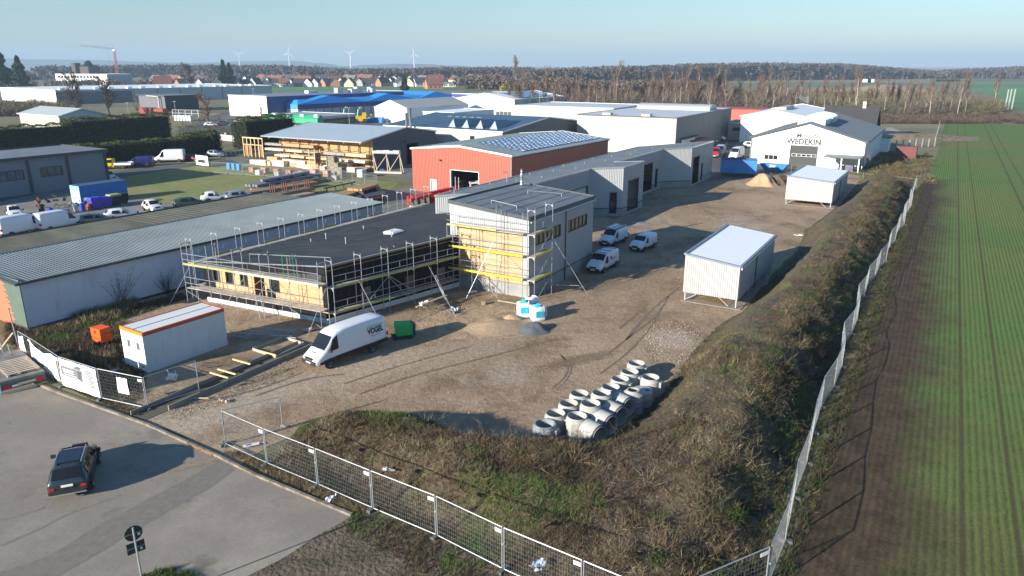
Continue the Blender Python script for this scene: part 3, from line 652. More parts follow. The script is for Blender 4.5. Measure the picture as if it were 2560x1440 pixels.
# ---- long row of hall units behind
Rf=Fr((-8.56,78.18),31.0); rw=hallroot('hall_row','long low row of pale grey hall units with grey roof and open gateways','hall',Rf)
HR=5.75
sill_=MB(); P=[(-1.3,-1.3),(1.2,-5.2),(4.0,-7.45),(24.0,-7.45),(26.4,-11.1),(33.6,-11.1),(31.9,-7.45),(51.1,-7.45),(54.6,-11.2),(66.6,-11.2),(55.2,-1.7)]
def wz(u,v): return HR+ (.35 if v<-8 else 0) - .06*(v+1.5) * (1 if v>-8 else .3)
WP=[(u,v) for u,v in P]
def wallseg(a,b,mat,holes=(),ribd=True,z0=1.05):
    a=Vector((*a,0)); b=Vector((*b,0)); L_=(b-a).length; e=(b-a)/L_; mb=MB(); br=sorted(set([0,L_]+[x for h in holes for x in h[:2]])); za,zb=wz(a.x,a.y),wz(b.x,b.y)
    H=lambda s: za+(zb-za)*s/L_
    pl=MB(); n=e.cross(Vector((0,0,1)))
    for s,t in zip(br,br[1:]):
        hs_=[(h[2],h[3]) for h in holes if h[0]<=s+1e-4 and h[1]>=t-1e-4]; z=z0; segs=[]
        lo=min([h[0] for h in hs_],default=9)
        for p,q in sorted(hs_):
            if p>z: segs.append((z,p,p))
            z=max(z,q)
        segs.append((z,H(s),H(t)))
        for z_,ta,tb in segs:
            A=a+e*s;B_=a+e*t; args=[(A.x,A.y,z_),(B_.x,B_.y,z_),(B_.x,B_.y,tb),(A.x,A.y,ta)]
            mb.rib(*args,.22,.03) if ribd else mb.poly(args)
        if lo>=z0 or lo==9:
            A=a+e*s+n*.02; B_=a+e*t+n*.02; pl.hexa([A-n*.12,A,B_,B_-n*.12][::-1],[p+Vector((0,0,z0-.06)) for p in [A-n*.12,A,B_,B_-n*.12][::-1]]) if 0 else pl.bar(A+Vector((0,0,(z0-.05)/2))-n*.06,B_+Vector((0,0,(z0-.05)/2))-n*.06,.14,z0-.05)
        elif lo>.05: A=a+e*s;B_=a+e*t; pl.bar(A+Vector((0,0,lo/2)),B_+Vector((0,0,lo/2)),.12,lo)
    mb.build('wall',mat,rw); pl.build('plinth',CONC,rw)
    mb=MB(); 
    for s,t in zip(br,br[1:]):
        if not any(h[0]<=s+1e-4 and h[1]>=t-1e-4 and h[2]<1.1 for h in holes): A=a+e*s+n*.045;B_=a+e*t+n*.045; mb.bar(A+Vector((0,0,1.03)),B_+Vector((0,0,1.03)),.05,.09)
    mb.build('drip_edge',ANTH,rw)
    for h in holes:
        f=MB()
        for s in (h[0],h[1]): A=a+e*s-n*.06; f.bar(A+Vector((0,0,h[2])),A+Vector((0,0,h[3])),.1,.32)
        A=a+e*h[0]-n*.06;B_=a+e*h[1]-n*.06; f.bar(A+Vector((0,0,h[3])),B_+Vector((0,0,h[3])),.32,.1); o=f.build('opening_frame',ANTH,rw)
        if len(h)>4:
            A=a+e*h[0]-n*.25;B_=a+e*h[1]-n*.25; g=MB(); zm=(h[2]+h[3])/2
            if h[4]=='gate':
                for i in range(7): z=h[2]+(h[3]-h[2])*(i+.5)/7; g.bar(A+Vector((0,0,z)),B_+Vector((0,0,z)),.05,(h[3]-h[2])/7-.03)
                g.build('gate_leaf',M('light grey sectional door',(.52,.53,.52),.5),o)
            else: g.bar(A+Vector((0,0,zm)),B_+Vector((0,0,zm)),.05,h[3]-h[2]); g.build('pane',GLASS,o)
wallseg(P[0],P[1],PALE); wallseg(P[1],P[2],PALE)
wallseg(P[2],P[3],PALE2,[(14.3,19.5,.3,4.1,'gate')])
wallseg(P[3],P[4],PALE,[(2.75,3.6,.35,3.1,'pane')])
wallseg(P[4],P[5],PALE2,[(1.6,5.6,.25,4.4)])
wallseg(P[5],P[6],PALE)
wallseg(P[6],P[7],PALE2,[(1.2,2.2,.4,4.2,'pane'),(4.6,15.2,.4,4.6),(16.4,17.6,.4,3.4,'pane')])
wallseg(P[7],P[8],PALE)
wallseg(P[8],P[9],PALE2,[(.9,4.4,.3,4.7),(5.6,6.6,.3,3.2,'pane')])
wallseg(P[9],P[10],PALE); wallseg(P[10],P[0],PALE)
from mathutils.geometry import tessellate_polygon
tr_=tessellate_polygon([[Vector((*p,0)) for p in P]]); mb=MB()
for t in tr_: mb.poly([(P[i][0],P[i][1],wz(*P[i])+.14) for i in t])
for i in range(len(P)): a,b=P[i],P[(i+1)%len(P)]; mb.poly([(*a,wz(*a)-.05),(*b,wz(*b)-.05),(*b,wz(*b)+.14),(*a,wz(*a)+.14)])
rro=mb.build('roof',BITU,rw); recalc(rro)
mb=MB()
for i in range(len(P)): a,b=P[i],P[(i+1)%len(P)]; mb.bar((*a,wz(*a)+.12),(*b,wz(*b)+.12),.14,.2)
mb.build('roof_edge',ZINC,rw)
mb=MB()
for i in range(22):
    u=2.5+i*2.35; mb.bar((u,-1.45,wz(u,-1.45)+.15),(u,-7.3,wz(u,-7.3)+.15),.04,.012)
mb.build('roof_seams',MATS['bitumen seam'],rro)
MB().tube((10.5,-3,5.8),(10.5,-3,7.0),.06,8).tube((10.5,-3,7.0),(10.3,-2.9,7.15),.06,8).tube((10.3,-2.9,7.15),(10.0,-2.7,7.1),.06,8).build('vent_pipe',STEEL,rw)
MB().tube((-.2,-3,5.8),(-.2,-3,6.7),.05,8).tube((-.2,-3,6.7),(-.4,-2.8,6.85),.05,8).tube((-.4,-2.8,6.85),(-.6,-2.6,6.7),.05,8).build('vent_pipe',STEEL,rw)
mb=MB()
for i in range(16): u=8+i*3.1; v=-2.2-(i%3)*1.7; mb.tube((u,v,wz(u,v)),(u,v,wz(u,v)+.4),.04,5)
mb.build('roof_anchors',STEEL,rw)
mb=MB(); mb.box(.5,-7,.0,54,-1.6,.05); mb.box(54.5,-10.9,0,60,-2,.05); mb.build('floor',DARK,rw)
# ---- long shed with ribbed blue grey roof and the flat roof behind it
SHD=M('blue grey ribbed roof',(.10,.13,.145),.55,metal=.1,var=.1,vs=.3,c2=(.12,.15,.165),mixs=.15)
Sf=Fr((-36.34,51.42),32.77); SB=dict(L=39.1,W=8.74,hs=(3.6,3.6,3.95,3.95),fr=Sf); sh=hallroot('long_shed','long low shed with white rendered wall and blue-grey ribbed roof','shed',Sf)
for s in 'RBL': wall(SB,s,RENDER,sh)
fg=M('dark green wall tiles',(.085,.125,.10),.7,var=.1); fo_=M('orange red wall tiles',(.62,.15,.07),.7,var=.08)
mb=MB(); mo=MB()
for i in range(26):
    z=i*.15; e=1.7+.036*i+.22*((i*7)%3)
    boxon(mb,SB,'F',0,e,z+.006,z+.15,-.05,.02); boxon(mo,SB,'F',e+.01,8.7,z+.006,z+.15,-.05,.02)
mb.build('green_cladding',fg,sh); mo.build('orange_cladding',fo_,sh)
r_,q_,k_=roof(SB,sh,SHD,(.35,.2,.28,.0),.1,rib=(.28,.055,'v'),edge=ANTH)
MB().box(.1,-.02,-.1,39,.03,.16).build('plinth',M('dark base',(.05,.05,.05),.9),sh)
o=MB().path([(15.5,-.12,3.45),(15.5,-.35,3.4),(15.4,-.42,3.1),(15.0,-.2,2.85)],.05,6).build('vent_pipe',STEEL,sh)
Ff=Fr((-36.34,51.42),32.77); FB=dict(L=35.0,W=7.2,hs=(3.75,)*4); fb=thing('flat_roof_garage','flat-roofed garage row with mossy bitumen roof along the ribbed shed','garage',Ff.w(0,8.85),Ff.rz)
for s in 'FRBL': wall(FB,s,RENDER,fb)
MOSS=M('mossy bitumen',(.085,.085,.055),.95,var=.2,vs=.8,c2=(.13,.13,.085),mixs=.35,stretch=(1,.35,1),bump=.02,bs=2)
r_,_,_=roof(FB,fb,MOSS,(8,.1,0,.1),.2,edge=ANTH)
mb=MB()
for i in range(24): x=17+i*.75; mb.bar((x,.25,3.975),(x,6.9,3.975),.035,.014)
mb.build('roof_battens',M('weathered wood strips',(.22,.19,.15),.9,var=.2),r_)
mb=MB(); mb.bar((-8,.08,4.05),(35,.08,4.05),.22,.16); mb.build('parapet',ANTH,fb)
# second stretch of the long shed beyond the picture edge is part of the roof above
# ---- white boxes on posts
def post_box(o,az,L,W,hn,hv,zb,label):
    fr=Fr(o,az); B=dict(L=L,W=W,hs=(hn,hn,hv,hv)); r=hallroot('storage_box',label,'storage unit',fr,'white ribbed storage units on posts')
    m=M('white trapezoid sheet',(.40,.395,.38),.45,var=.05,spec=.4,stretch=(2.5,2.5,.35),spots=[(1.2,.58,.8,(.27,.26,.235))])
    for s in 'FRBL': wall(B,s,m,r,(),(.18,.045),z0=zb)
    rf,qd,k=roof(B,r,M('white roof membrane',(.88,.88,.86),.5,var=.02),.06,.1)
    e=MB()
    for i,j in ((0,1),(1,2),(2,3),(3,0)): q=qd[0]; e.bar((q[i][0],q[i][1],q[i][2]+k),(q[j][0],q[j][1],q[j][2]+k),.22,.16)
    e.build('roof_edge',M('slate blue flashing',(.16,.19,.25),.5),r)
    for x in (.12,L/3,2*L/3,L-.12):
        for y in (.12,W-.12): MB().box(x-.045,y-.045,0,x+.045,y+.045,zb+.3).build('post',M('galvanised post',(.36,.36,.36),.6),r)
    mb=MB()
    mb.bar((.12,W-.15,.1),(.12,W-1.3,zb+.1),.045,.045); mb.build('brace',MATS['galvanised post'],r); mb=MB(); mb.bar((.12,.75,.1),(.12,1.7,zb+.1),.045,.045); mb.build('brace',MATS['galvanised post'],r)
    MB().box(.0,.0,zb,L,W,zb+.12).build('floor',WFRM,r)
    mb=MB(); mb.tube((L*.42,-.1,.4),(L*.42,-.1,hn),.045,8); mb.build('downpipe',ANTH,r); mb=MB(); mb.tube((-.1,-.14,hn-.05),(L+.1,-.14,hn-.05),.06,8); mb.build('gutter',WFRM,r)
    mb=MB(); mb.box(-.2,-.35,-.02,.35,W+.1,.05); mb.box(.35,-.35,-.02,L+.2,1.0,.05); mb.box(.35,W-.6,-.02,L,W+.2,.05); mb.build('foundation_slab',M('dirty foundation concrete',(.24,.21,.17),.9,var=.25,vs=2),r)
post_box((18.35,56.4),30.5,13.2,4.5,3.45,3.95,.75,'nearer white ribbed storage box on posts, largest in the yard')
post_box((44.5,100.4),31.5,13.2,6.2,3.5,3.98,.72,'farther white ribbed storage box on posts in front of the gabled metalwork hall')
# ---- red hall with solar panels
REDM=M('brick red trapezoid sheet',(.34,.095,.06),.5,var=.05)
B,r=simple('red_hall','brick-red ribbed hall with blue-grey roof carrying solar panels','hall',(-.1,105.4),33.6,31,18.8,(6.5,6.5),REDM,SHD,'u',7.35,.5,ov=.18,rib=(.5,.05,'v'),wrib=(.28,.035),edge=WFRM,holes={'F':[(5.8,11.2,0,3.9),(14.0,15.2,0,2.1)]})
opening(B,r,'F',5.8,11.2,0,3.9,'open',fm=WFRM,depth=.3); opening(B,r,'F',14.0,15.2,0,2.1,'door',fm=WFRM,dm=M('pale grey door',(.35,.38,.38),.5))
MB().tube((-.15,-.12,0),(-.15,-.12,6.4),.06,8).build('downpipe',STEEL,r)
MB().tube((-.2,-.2,6.42),(31.2,-.2,6.42),.09,8).build('gutter',ANTH,r)
PV=M('solar glass',(.06,.12,.22),.15,spec=.8,var=.2,vs=.3); n=0
slope=math.atan((7.35-6.5)/9.4)
for c_ in range(7):
    y0=.9+c_*1.2
    for x0,x1 in ((4,8.8),(9.0,13.8),(14,18.8),(19,23.8),(24,28.8)):
        z=lambda y: 6.5+(7.35-6.5)*y/9.4+.27
        mb=MB(); mb.hexa([(x0,y0,z(y0)),(x1,y0,z(y0)),(x1,y0+1.0,z(y0+1)+.12),(x0,y0+1.0,z(y0+1)+.12)],[(x0,y0,z(y0)+.05),(x1,y0,z(y0)+.05),(x1,y0+1.0,z(y0+1)+.17),(x0,y0+1.0,z(y0+1)+.17)])
        p=mb.build('solar_panel',PV,r); mb=MB(); mb.bar((x0,y0+1.04,z(y0+1)+.1),(x1,y0+1.04,z(y0+1)+.1),.04,.16)
        for k in range(5): x=x0+(x1-x0)*k/4; mb.bar((x,y0,z(y0)+.056),(x,y0+1,z(y0+1)+.176),.05,.012)
        mb.build('panel_frame',STEEL,p)
MB().box(-.06,12.9,5.1,-.35,13.2,5.3).build('outdoor_lamp',FRM,r)
mb=MB(); mb.tube((4.5,.8,6.9),(4.5,9.0,7.6),.05,5); mb.tube((1.5,16,7.0),(1.5,10,7.5),.04,5); mb.build('cable_tray',WFRM,r)
# ---- timber merchant's shed with wide grey roof
GB=M('dark grey board cladding',(.10,.10,.115),.8,var=.15,vs=1,stretch=(.3,.3,8))
fr=Fr((-26.2,138.3),30.0); B=dict(L=20.3,W=24.5,hs=(5.9,5.9,5.9,5.9),ridge='v',apex=7.3,at=.5); r=hallroot('timber_shed','open-fronted timber shed with dark grey boarded gable and broad pale roof','shed',fr)
gh=[(10.2,14.2,0,4.2)]
wall(B,'R',GB,r,gh); opening(B,r,'R',*gh[0],'open',depth=.3); wall(B,'B',GB,r); wall(B,'L',GB,r)
OSB=M('yellow chipboard wall',(.42,.26,.11),.8,var=.08,vs=.6); wall(B,'F',OSB,r)
roof(B,r,M('pale blue grey sheet roof',(.42,.48,.52),.45,metal=.2,var=.05,vs=.2),(3.2,.2,.2,1.6),.12,edge=ZINC)
mb=MB()
for i in range(7): y=.4+i*3.95; mb.bar((.2,y,5.75),(-3.0,y,5.35),.14,.3)
mb.build('roof_beams',M('planed glulam',(.62,.50,.34),.7),r)
MB().box(9.6,-.4,4.6,9.9,-.05,4.8).build('outdoor_lamp',FRM,r); MB().box(.1,.1,-.02,20,24.3,.03).build('floor',DARK,r)
MB().tube((-.1,-.1,0),(-.1,-.1,5.8),.07,6).build('downpipe',ZINC,r)
# ---- hall with dark blue roof and roof wedges
DB=M('dark blue grey sheet roof',(.075,.125,.185),.4,metal=.2,var=.06,vs=.2)
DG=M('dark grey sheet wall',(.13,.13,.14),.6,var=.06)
CR=M('warm white sheet wall',(.40,.38,.34),.55,var=.04)
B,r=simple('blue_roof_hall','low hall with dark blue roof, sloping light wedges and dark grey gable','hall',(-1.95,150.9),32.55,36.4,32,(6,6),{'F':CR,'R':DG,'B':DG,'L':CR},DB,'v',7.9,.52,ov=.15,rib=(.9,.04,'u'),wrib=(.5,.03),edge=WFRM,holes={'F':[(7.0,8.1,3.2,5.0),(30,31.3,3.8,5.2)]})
opening(B,r,'F',7.0,8.1,3.2,5.0,'window'); opening(B,r,'F',30,31.3,3.8,5.2,'window',n=2,fm=WFRM)
for i in range(4):
    y=2.6+i*3.6; x0,x1=3.5+i*.2,11.5; z=lambda x: 6+1.9*x/18.9+.2
    x0,x1=2.0,13.5; a=[(x0,y,z(x0)),(x0,y+1.9,z(x0)),(x1,y+1.0,z(x1)),(x1,y+.9,z(x1))]; p=(x0+.6,y+.95,z(x0)+1.7); w_=MB(); w_.poly([a[0],p,a[3]][::-1]).poly([a[1],a[2],p][::-1]).poly([a[3],p,a[2]][::-1]); wo=w_.build('roof_wedge',M('light zinc sheet',(.17,.21,.245),.5,metal=.3),r); MB().poly([a[0],a[1],p]).build('wedge_front',MATS['light zinc sheet'],wo)
mb=MB()
for i in range(5): y=15+i*2.1; x=14; z=6+1.9*x/18.9+.25; mb.box(x,y,z,x+1.1,y+1.2,z+.05)
mb.build('roof_light',M('polycarbonate light',(.3,.38,.42),.3),r)
for y in (23.2,24.3): 
    MB().tube((-1.2,y,0),(-1.2,y,10.3 if y<24 else 9.2),.28,10).build('exhaust_stack',STEEL,r,True)
# ---- other halls of the estate
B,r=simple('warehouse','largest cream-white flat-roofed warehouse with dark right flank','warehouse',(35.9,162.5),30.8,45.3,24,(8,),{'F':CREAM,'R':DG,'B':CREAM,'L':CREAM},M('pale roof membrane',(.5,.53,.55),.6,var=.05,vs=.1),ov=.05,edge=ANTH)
mb=MB()
for i in range(1,6): boxon(mb,B,'F',i*4,i*4+.06,0,8,0,.02)
for i in range(1,9): boxon(mb,B,'R',i*5,i*5+.06,0,8,0,.02)
mb.build('panel_joints',M('joint',(.25,.25,.25),.7),r)
mb=MB()
for z in range(1,8): boxon(mb,B,'F',0,24,z,z+.03,0,.015)
mb.build('panel_lines',M('joint pale',(.66,.64,.60),.6),r)
for y in (6.3,15.8): MB().box(.3,y,8.1,2.0,y+2.0,8.75).build('roof_hatch',CREAM,r)
arc=[(math.cos(t)*3.2,math.sin(t)*1.1) for t in np.linspace(0,math.pi,9)]
mb=MB(); y0,y1=1.5,21
for (x0,z0),(x1,z1) in zip(arc,arc[1:]): mb.poly([(33+x0,y0,8.5+z0),(33+x0,y1,8.5+z0),(33+x1,y1,8.5+z1),(33+x1,y0,8.5+z1)])
mb.poly([(33+x,y0,8.5+z) for x,z in arc]); mb.poly([(33+x,y1,8.5+z) for x,z in arc]); mb.box(29.8,y0,8.1,36.2,y1,8.5)
mb.build('barrel_skylight',M('ribbed skylight sheet',(.40,.41,.40),.4,var=.15,vs=1.5),r)
simple('warehouse_annex','cream annex building left of the large cream warehouse','warehouse',(29.0,214),30.8,26,34,(7.2,),CREAM,M('pale roof membrane',(.5,.53,.55),.6),ov=.05,edge=WFRM)
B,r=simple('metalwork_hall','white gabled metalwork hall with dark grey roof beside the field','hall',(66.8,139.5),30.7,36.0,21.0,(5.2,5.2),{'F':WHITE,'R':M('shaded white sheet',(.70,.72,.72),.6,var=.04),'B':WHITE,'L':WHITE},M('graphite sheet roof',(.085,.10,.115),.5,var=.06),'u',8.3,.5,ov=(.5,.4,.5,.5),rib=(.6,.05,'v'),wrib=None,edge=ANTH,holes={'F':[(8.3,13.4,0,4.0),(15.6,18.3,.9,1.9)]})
opening(B,r,'F',8.3,13.4,0,4.0,'gate',n=5,dm=M('grey sectional gate',(.045,.045,.043),.6)); opening(B,r,'F',15.6,18.3,.9,1.9,'window',n=3,fm=WFRM)
boxon(MB(),B,'F',10,11.2,7.0,7.15,0,.05).build('vent_slot',STEEL,r)
for x,y in ((-.1,-.05),(-.1,21.05)): MB().tube((x-.05,y,0),(x-.05,y,5.1),.09,6).build('downpipe',M('brown grey pipe',(.25,.24,.23),.5),r)
SG=M('sign grey',(.05,.05,.053),.6)
text('lettering','Metallbau',1.35,SG,r,(-.06,9.9,5.9),(R(90),0,R(-90)),off=.008)
text('lettering','WEDEKIN',1.55,SG,r,(-.06,11.0,4.72),(R(90),0,R(-90)),off=.05,sx=.92)
text('lettering','GmbH',.32,SG,r,(-.06,8.15,4.95),(R(90),R(-90),R(-90)),off=0)
mb=MB()
for s in (1,-1):
    y=10.9+s*3.55
    for a in range(8):
        t=a/7; boxon(mb,B,'F',y+s*.25*math.sin(math.pi*t)-.03,y+s*.25*math.sin(math.pi*t)+.03,4.3+t*1.9,4.3+t*1.9+.27,0,.03)
for y,z in ((13.3,5.75),(12.8,5.8),(13.0,5.6)): 
    for k in range(10): t=k*math.pi/5; boxon(mb,B,'F',y+.22*math.cos(t)-.04,y+.22*math.cos(t)+.04,z+.22*math.sin(t)-.04,z+.22*math.sin(t)+.04,0,.03)
mb.build('sign_emblem',M('sign pale grey',(.12,.12,.12),.6),r)
for x in (3.0,12.5):
    mb=MB(); ap=8.3
    arc=[(math.cos(t)*2.6,math.sin(t)*.95) for t in np.linspace(0,math.pi,9)]
    for (a0,z0),(a1,z1) in zip(arc,arc[1:]): mb.poly([(x,10.5+a0,ap+z0+.15),(x+7.5,10.5+a0,ap+z0+.15),(x+7.5,10.5+a1,ap+z1+.15),(x,10.5+a1,ap+z1+.15)])
    for xx in (x,x+7.5): mb.poly([(xx,10.5+a,ap+z+.15) for a,z in arc])
    mb.box(x,7.9,ap-.6,x+7.5,13.1,ap+.15); o=mb.build('barrel_skylight',M('opal barrel light',(.45,.52,.55),.3,var=.1),r)
    for i in range(6):
        q=MB(); xx=x+i*1.5
        for (a0,z0),(a1,z1) in zip(arc,arc[1:]): q.bar((xx,10.5+a0,ap+z0+.2),(xx,10.5+a1,ap+z1+.2),.1,.06)
        q.build('skylight_rib',WFRM,o)
# lean-to shelter and low annex of that hall
fr=Fr(B['fr'].w(-5.2,.2)[:2],30.7); r2=hallroot('lean_to_shelter','small flat-roofed shelter with white panels before the gabled metalwork hall','shelter',fr)
MB().slab([(-.2,-.3,2.75),(4.6,-.3,2.75),(4.6,6.2,2.75),(-.2,6.2,2.75)],.16).build('roof',MATS['graphite sheet roof'],r2); mb=MB()
for x,y in ((0,0),(0,3),(0,6),(4.4,0),(4.4,6)): mb.box(x-.1,y-.1,0,x+.1,y+.1,2.6)
mb.build('posts',WFRM,r2); MB().box(0,4.0,0,.08,6,2.4).build('white_panel',WHITE,r2); MB().box(.2,-.02,0,4.4,.06,2.6).build('side_panel',DG,r2)
MB().box(1.2,1,0,3.4,2.6,1.2).box(1.8,2.9,0,3,3.6,.8).build('stored_goods',M('blue and brown goods',(.06,.09,.2),.7,c2=(.25,.15,.1),mixs=1.5),r2)
B,r=simple('white_roof_hall','white-roofed hall with ridge skylight behind the gabled metalwork hall','hall',(74.2,185.2),30.1,39,17,(6.5,6.5),{'F':WHITE,'R':M('grey glazed flank',(.3,.33,.35),.5,var=.2),'B':WHITE,'L':WHITE},WHITE,'u',8.0,.5,ov=.3,edge=WFRM); MB().box(8,7.5,7.9,20,9.5,8.7).build('ridge_skylight',CREAM,r)
B,r=simple('ribbed_roof_building','low cream building with coarse blue-grey ribbed roof behind the parked cars','building',(74.2,190.0),31,11,19.5,(4.3,),CR,SHD,ov=.3,rib=(1.0,.16,'u'),edge=WFRM,holes={'F':[(14.5,17.6,2.4,3.3),(4.8,8.6,0,3.2)]})
opening(B,r,'F',14.5,17.6,2.4,3.3,'window',n=4); opening(B,r,'F',4.8,8.6,0,3.2,'gate',n=3,dm=DG)
simple('red_roof_shed','long shed with brick red roof between cream warehouse and white-roofed hall','shed',G(1990,325)[:2],30,12,40,(5.2,6),CR,M('red sheet roof',(.36,.07,.05),.6),ov=.3) if 0 else simple('red_roof_shed','low red sheet shed behind the cream warehouse','shed',(84,240),30,12,26,(5.4,),M('red sheet wall',(.38,.08,.05),.6),M('red sheet roof',(.33,.06,.045),.6),ov=.3)
B,r=simple('tiled_house','dark-tiled house with a white chimney behind the gabled metalwork hall','house',G(2183,318,3.2)[:2],30.7,14,13,(2.6,2.6),DG,M('anthracite roof tiles',(.06,.058,.058),.6,var=.1),'v',8.2,.5,ov=.6,rib=(.5,.08,'u')); MB().box(6.2,3,6.4,7.1,3.9,9.6).build('chimney',CREAM,r)
B,r=simple('tiled_annex','small white annex with dark tiled roof behind the metalwork hall','annex',(86.5,169.5),30.7,6,5,(3.2,3.8),WHITE,MATS['anthracite roof tiles'],ov=.5)
simple('solar_roof_hall','tall white hall with solar panels on its roof before the birch trees','hall',(.9,289.6),33,38.9,28,(6.4,6.4),{'F':WHITE,'R':M('pale grey sheet flank',(.5,.53,.55),.6),'B':WHITE,'L':WHITE},WHITE,'u',8.6,.5,ov=.1,edge=WFRM,wrib=None)
q=bpy.data.objects['solar_roof_hall']; mb=MB()
for i in range(3): x=8+i*8; mb.hexa([(x,1.5,6.95),(x+7,1.5,6.95),(x+7,12.5,8.6),(x,12.5,8.6)],[(x,1.5,7.05),(x+7,1.5,7.05),(x+7,12.5,8.72),(x,12.5,8.72)])
mb.build('solar_panel',PV,q)
B,r=simple('gabled_store','white gabled store with weathered grey roof beside the blue-roofed warehouse','hall',(-36.3,258.6),32.8,36,15.05,(4.85,4.85),WHITE,M('weathered fibre cement roof',(.42,.41,.38),.8,var=.08,vs=.3),'u',7.4,.5,ov=.15,edge=WFRM)
B,r=simple('low_store','low white store with corrugated grey side before the solar hall','hall',(-18.5,238.8),34,22,13,(4.5,),WHITE,WHITE,ov=.1,edge=WFRM)
BLU=M('bright blue sheet roof',(.025,.28,.68),.45,var=.05,vs=.1); BLW=M('navy sheet fascia',(.02,.05,.20),.5); 
B,r=simple('blue_warehouse','very long warehouse with bright blue roof and navy fascia','warehouse',(-82.8,289.5),39.5,92,34.8,(4.6,),{'F':WHITE,'R':M('grey bay panels',(.42,.45,.47),.6),'B':WHITE,'L':WHITE},BLU,ov=.1)
mb=MB(); boxon(mb,B,'R',0,92,2.9,4.7,0,.12)
for i in range(24): boxon(mb,B,'R',i*4,i*4+.25,0,3,0,.12)
mb.build('steel_bays',BLW,r); mb=MB(); boxon(mb,B,'F',0,34.8,2.9,4.9,0,.1); mb.build('fascia',M('sky blue fascia',(.05,.27,.55),.5),r)
mb=MB(); mb.hexa([(0,0,4.8),(0,34.8,4.8),(92,34.8,4.8),(92,0,4.8)][::-1],[(0.5,17,4.82),(0.5,17.8,4.82),(91,17.8,7.0),(91,17,7.0)][::-1]) if 0 else None
mb=MB(); mb.hexa([(.1,-.1,4.82),(91.9,-.1,4.82),(91.9,34.8,4.82),(.1,34.8,4.82)],[(2.5,3.5,6.3),(89.5,3.5,6.3),(89.5,33,6.3),(2.5,33,6.3)])
for x,xe in ((0,34),(34,63),(63,92)): xm=(x+xe)/2; mb.hexa([(x+.1,-.1,4.82),(xe-.1,-.1,4.82),(xe-.1,34.8,4.82),(x+.1,34.8,4.82)],[(xm-.2,2.5,7.6),(xm+.2,2.5,7.6),(xm+.2,32,7.6),(xm-.2,32,7.6)])
mb.build('ridge_roof',BLU,r)
for i in range(9): x,y=5+i*9.5,28+(i%3)*2; MB().box(x,y,4.9,x+1.6,y+1.6,6.3).build('roof_unit',M('white roof unit',(.6,.6,.6),.5),r)
B,r=simple('navy_warehouse','white warehouse with navy blue parapet behind the bright blue roof','warehouse',(-93.8,286.9),35.8,75,24.5,(7.75,),{'F':WHITE,'R':BLW,'B':WHITE,'L':WHITE},M('mid grey roof',(.2,.22,.24),.6),ov=.1,edge=WFRM)
for i,(x,y,sx,h) in enumerate(((40,5,3,2.2),(46,3,4,1.6),(52,6,3,2.4),(58,3,2,1.5),(62,8,3,2),(30,12,5,1.2))): MB().box(x,y,7.8,x+sx,y+2.5,7.9+h).build('roof_unit',MATS['white roof unit'] if i%2 else STEEL,r)
simple('navy_store','navy-walled store behind the blue-roofed warehouse','warehouse',(-14,330),35.8,30,16,(7,),{'F':BLW,'R':BLW,'B':WHITE,'L':WHITE},M('mid grey roof',(.2,.22,.24),.6),ov=.1,edge=WFRM)
FW=M('cool grey factory wall',(.44,.48,.50),.6,var=.04)
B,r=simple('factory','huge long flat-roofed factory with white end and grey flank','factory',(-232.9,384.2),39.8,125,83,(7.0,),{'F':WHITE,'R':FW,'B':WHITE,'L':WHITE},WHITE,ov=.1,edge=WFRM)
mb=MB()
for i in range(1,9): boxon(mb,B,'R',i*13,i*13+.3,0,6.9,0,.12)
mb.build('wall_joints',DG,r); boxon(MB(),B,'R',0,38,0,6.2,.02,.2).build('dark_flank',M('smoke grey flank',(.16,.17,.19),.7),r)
for i in range(14): x=3+i*8.5; MB().box(x,2+(i%2)*3,7.1,x+2.4,4.4+(i%2)*3,8.2).build('roof_light',WHITE,r)
B,r=simple('office_block','white office block with two rows of narrow windows above the factory','building',(-394.4,738.1),28,27,83.6,(11.2,),{'F':WHITE,'R':M('blue grey office flank',(.30,.36,.42),.6),'B':WHITE,'L':WHITE},WHITE,ov=.1,edge=WFRM)
for z in (2.9,7.6):
    for i in range(13):
        y=13+i*5.2; boxon(MB(),B,'F',y,y+3.6,z,z+1.9,0,.2).build('window',GLASS,r)
mb=MB(); mb.box(12,46,11,22,60,18.5); mb.box(10,64,11,16,70,22); mb.build('plant_room',M('dark brown cladding',(.07,.05,.05),.8),r)
simple('pale_shed_far','pale shallow-roofed hall left of the office block','hall',(-470,640),28,40,60,(6,6),CREAM,M('pale roof sheet',(.5,.49,.45),.7),'v',10,.5,ov=1)
BK=M('near black sheet',(.055,.055,.06),.7,var=.05)
B,r=simple('open_store','near-black open-sided store with a pale timber post','store',(-150,324.5),33.8,16,20,(6.6,),{'F':DG,'R':BK,'B':BK,'L':BK},M('slate sheet roof',(.14,.17,.18),.6),ov=.8); MB().bar((-1,3,6),(-1,3,0),.5,.5).bar((-1,3,6.2),(-1,12,6.6),.4,.4).build('timber_post',CREAM,r)
B,r=simple('farm_hall','pale green-grey farm hall with shallow ridge roof behind the hedge','hall',(-140.8,231.9),34,14.5,26.5,(4,4),{'F':CR,'R':M('blue grey weathered sheet',(.33,.41,.44),.7,var=.1),'B':CR,'L':CR},M('pale green grey roof',(.40,.44,.42),.6,var=.04),'v',6.0,.5,ov=.5,edge=WFRM,holes={'R':[(7,10.2,0,2.9)]}); opening(B,r,'R',7,10.2,0,2.9,'gate',dm=M('faded blue door',(.22,.29,.36),.6))
B,r=simple('plumbing_shop','white shop with green canopy and dark green sign board','shop',(-56.3,220.3),28.7,15.2,22.5,(4.5,),{'F':CREAM,'R':M('grey shop flank',(.45,.48,.48),.6),'B':CREAM,'L':CREAM},M('grey flat shop roof',(.3,.32,.33),.7),ov=.1,edge=WFRM)
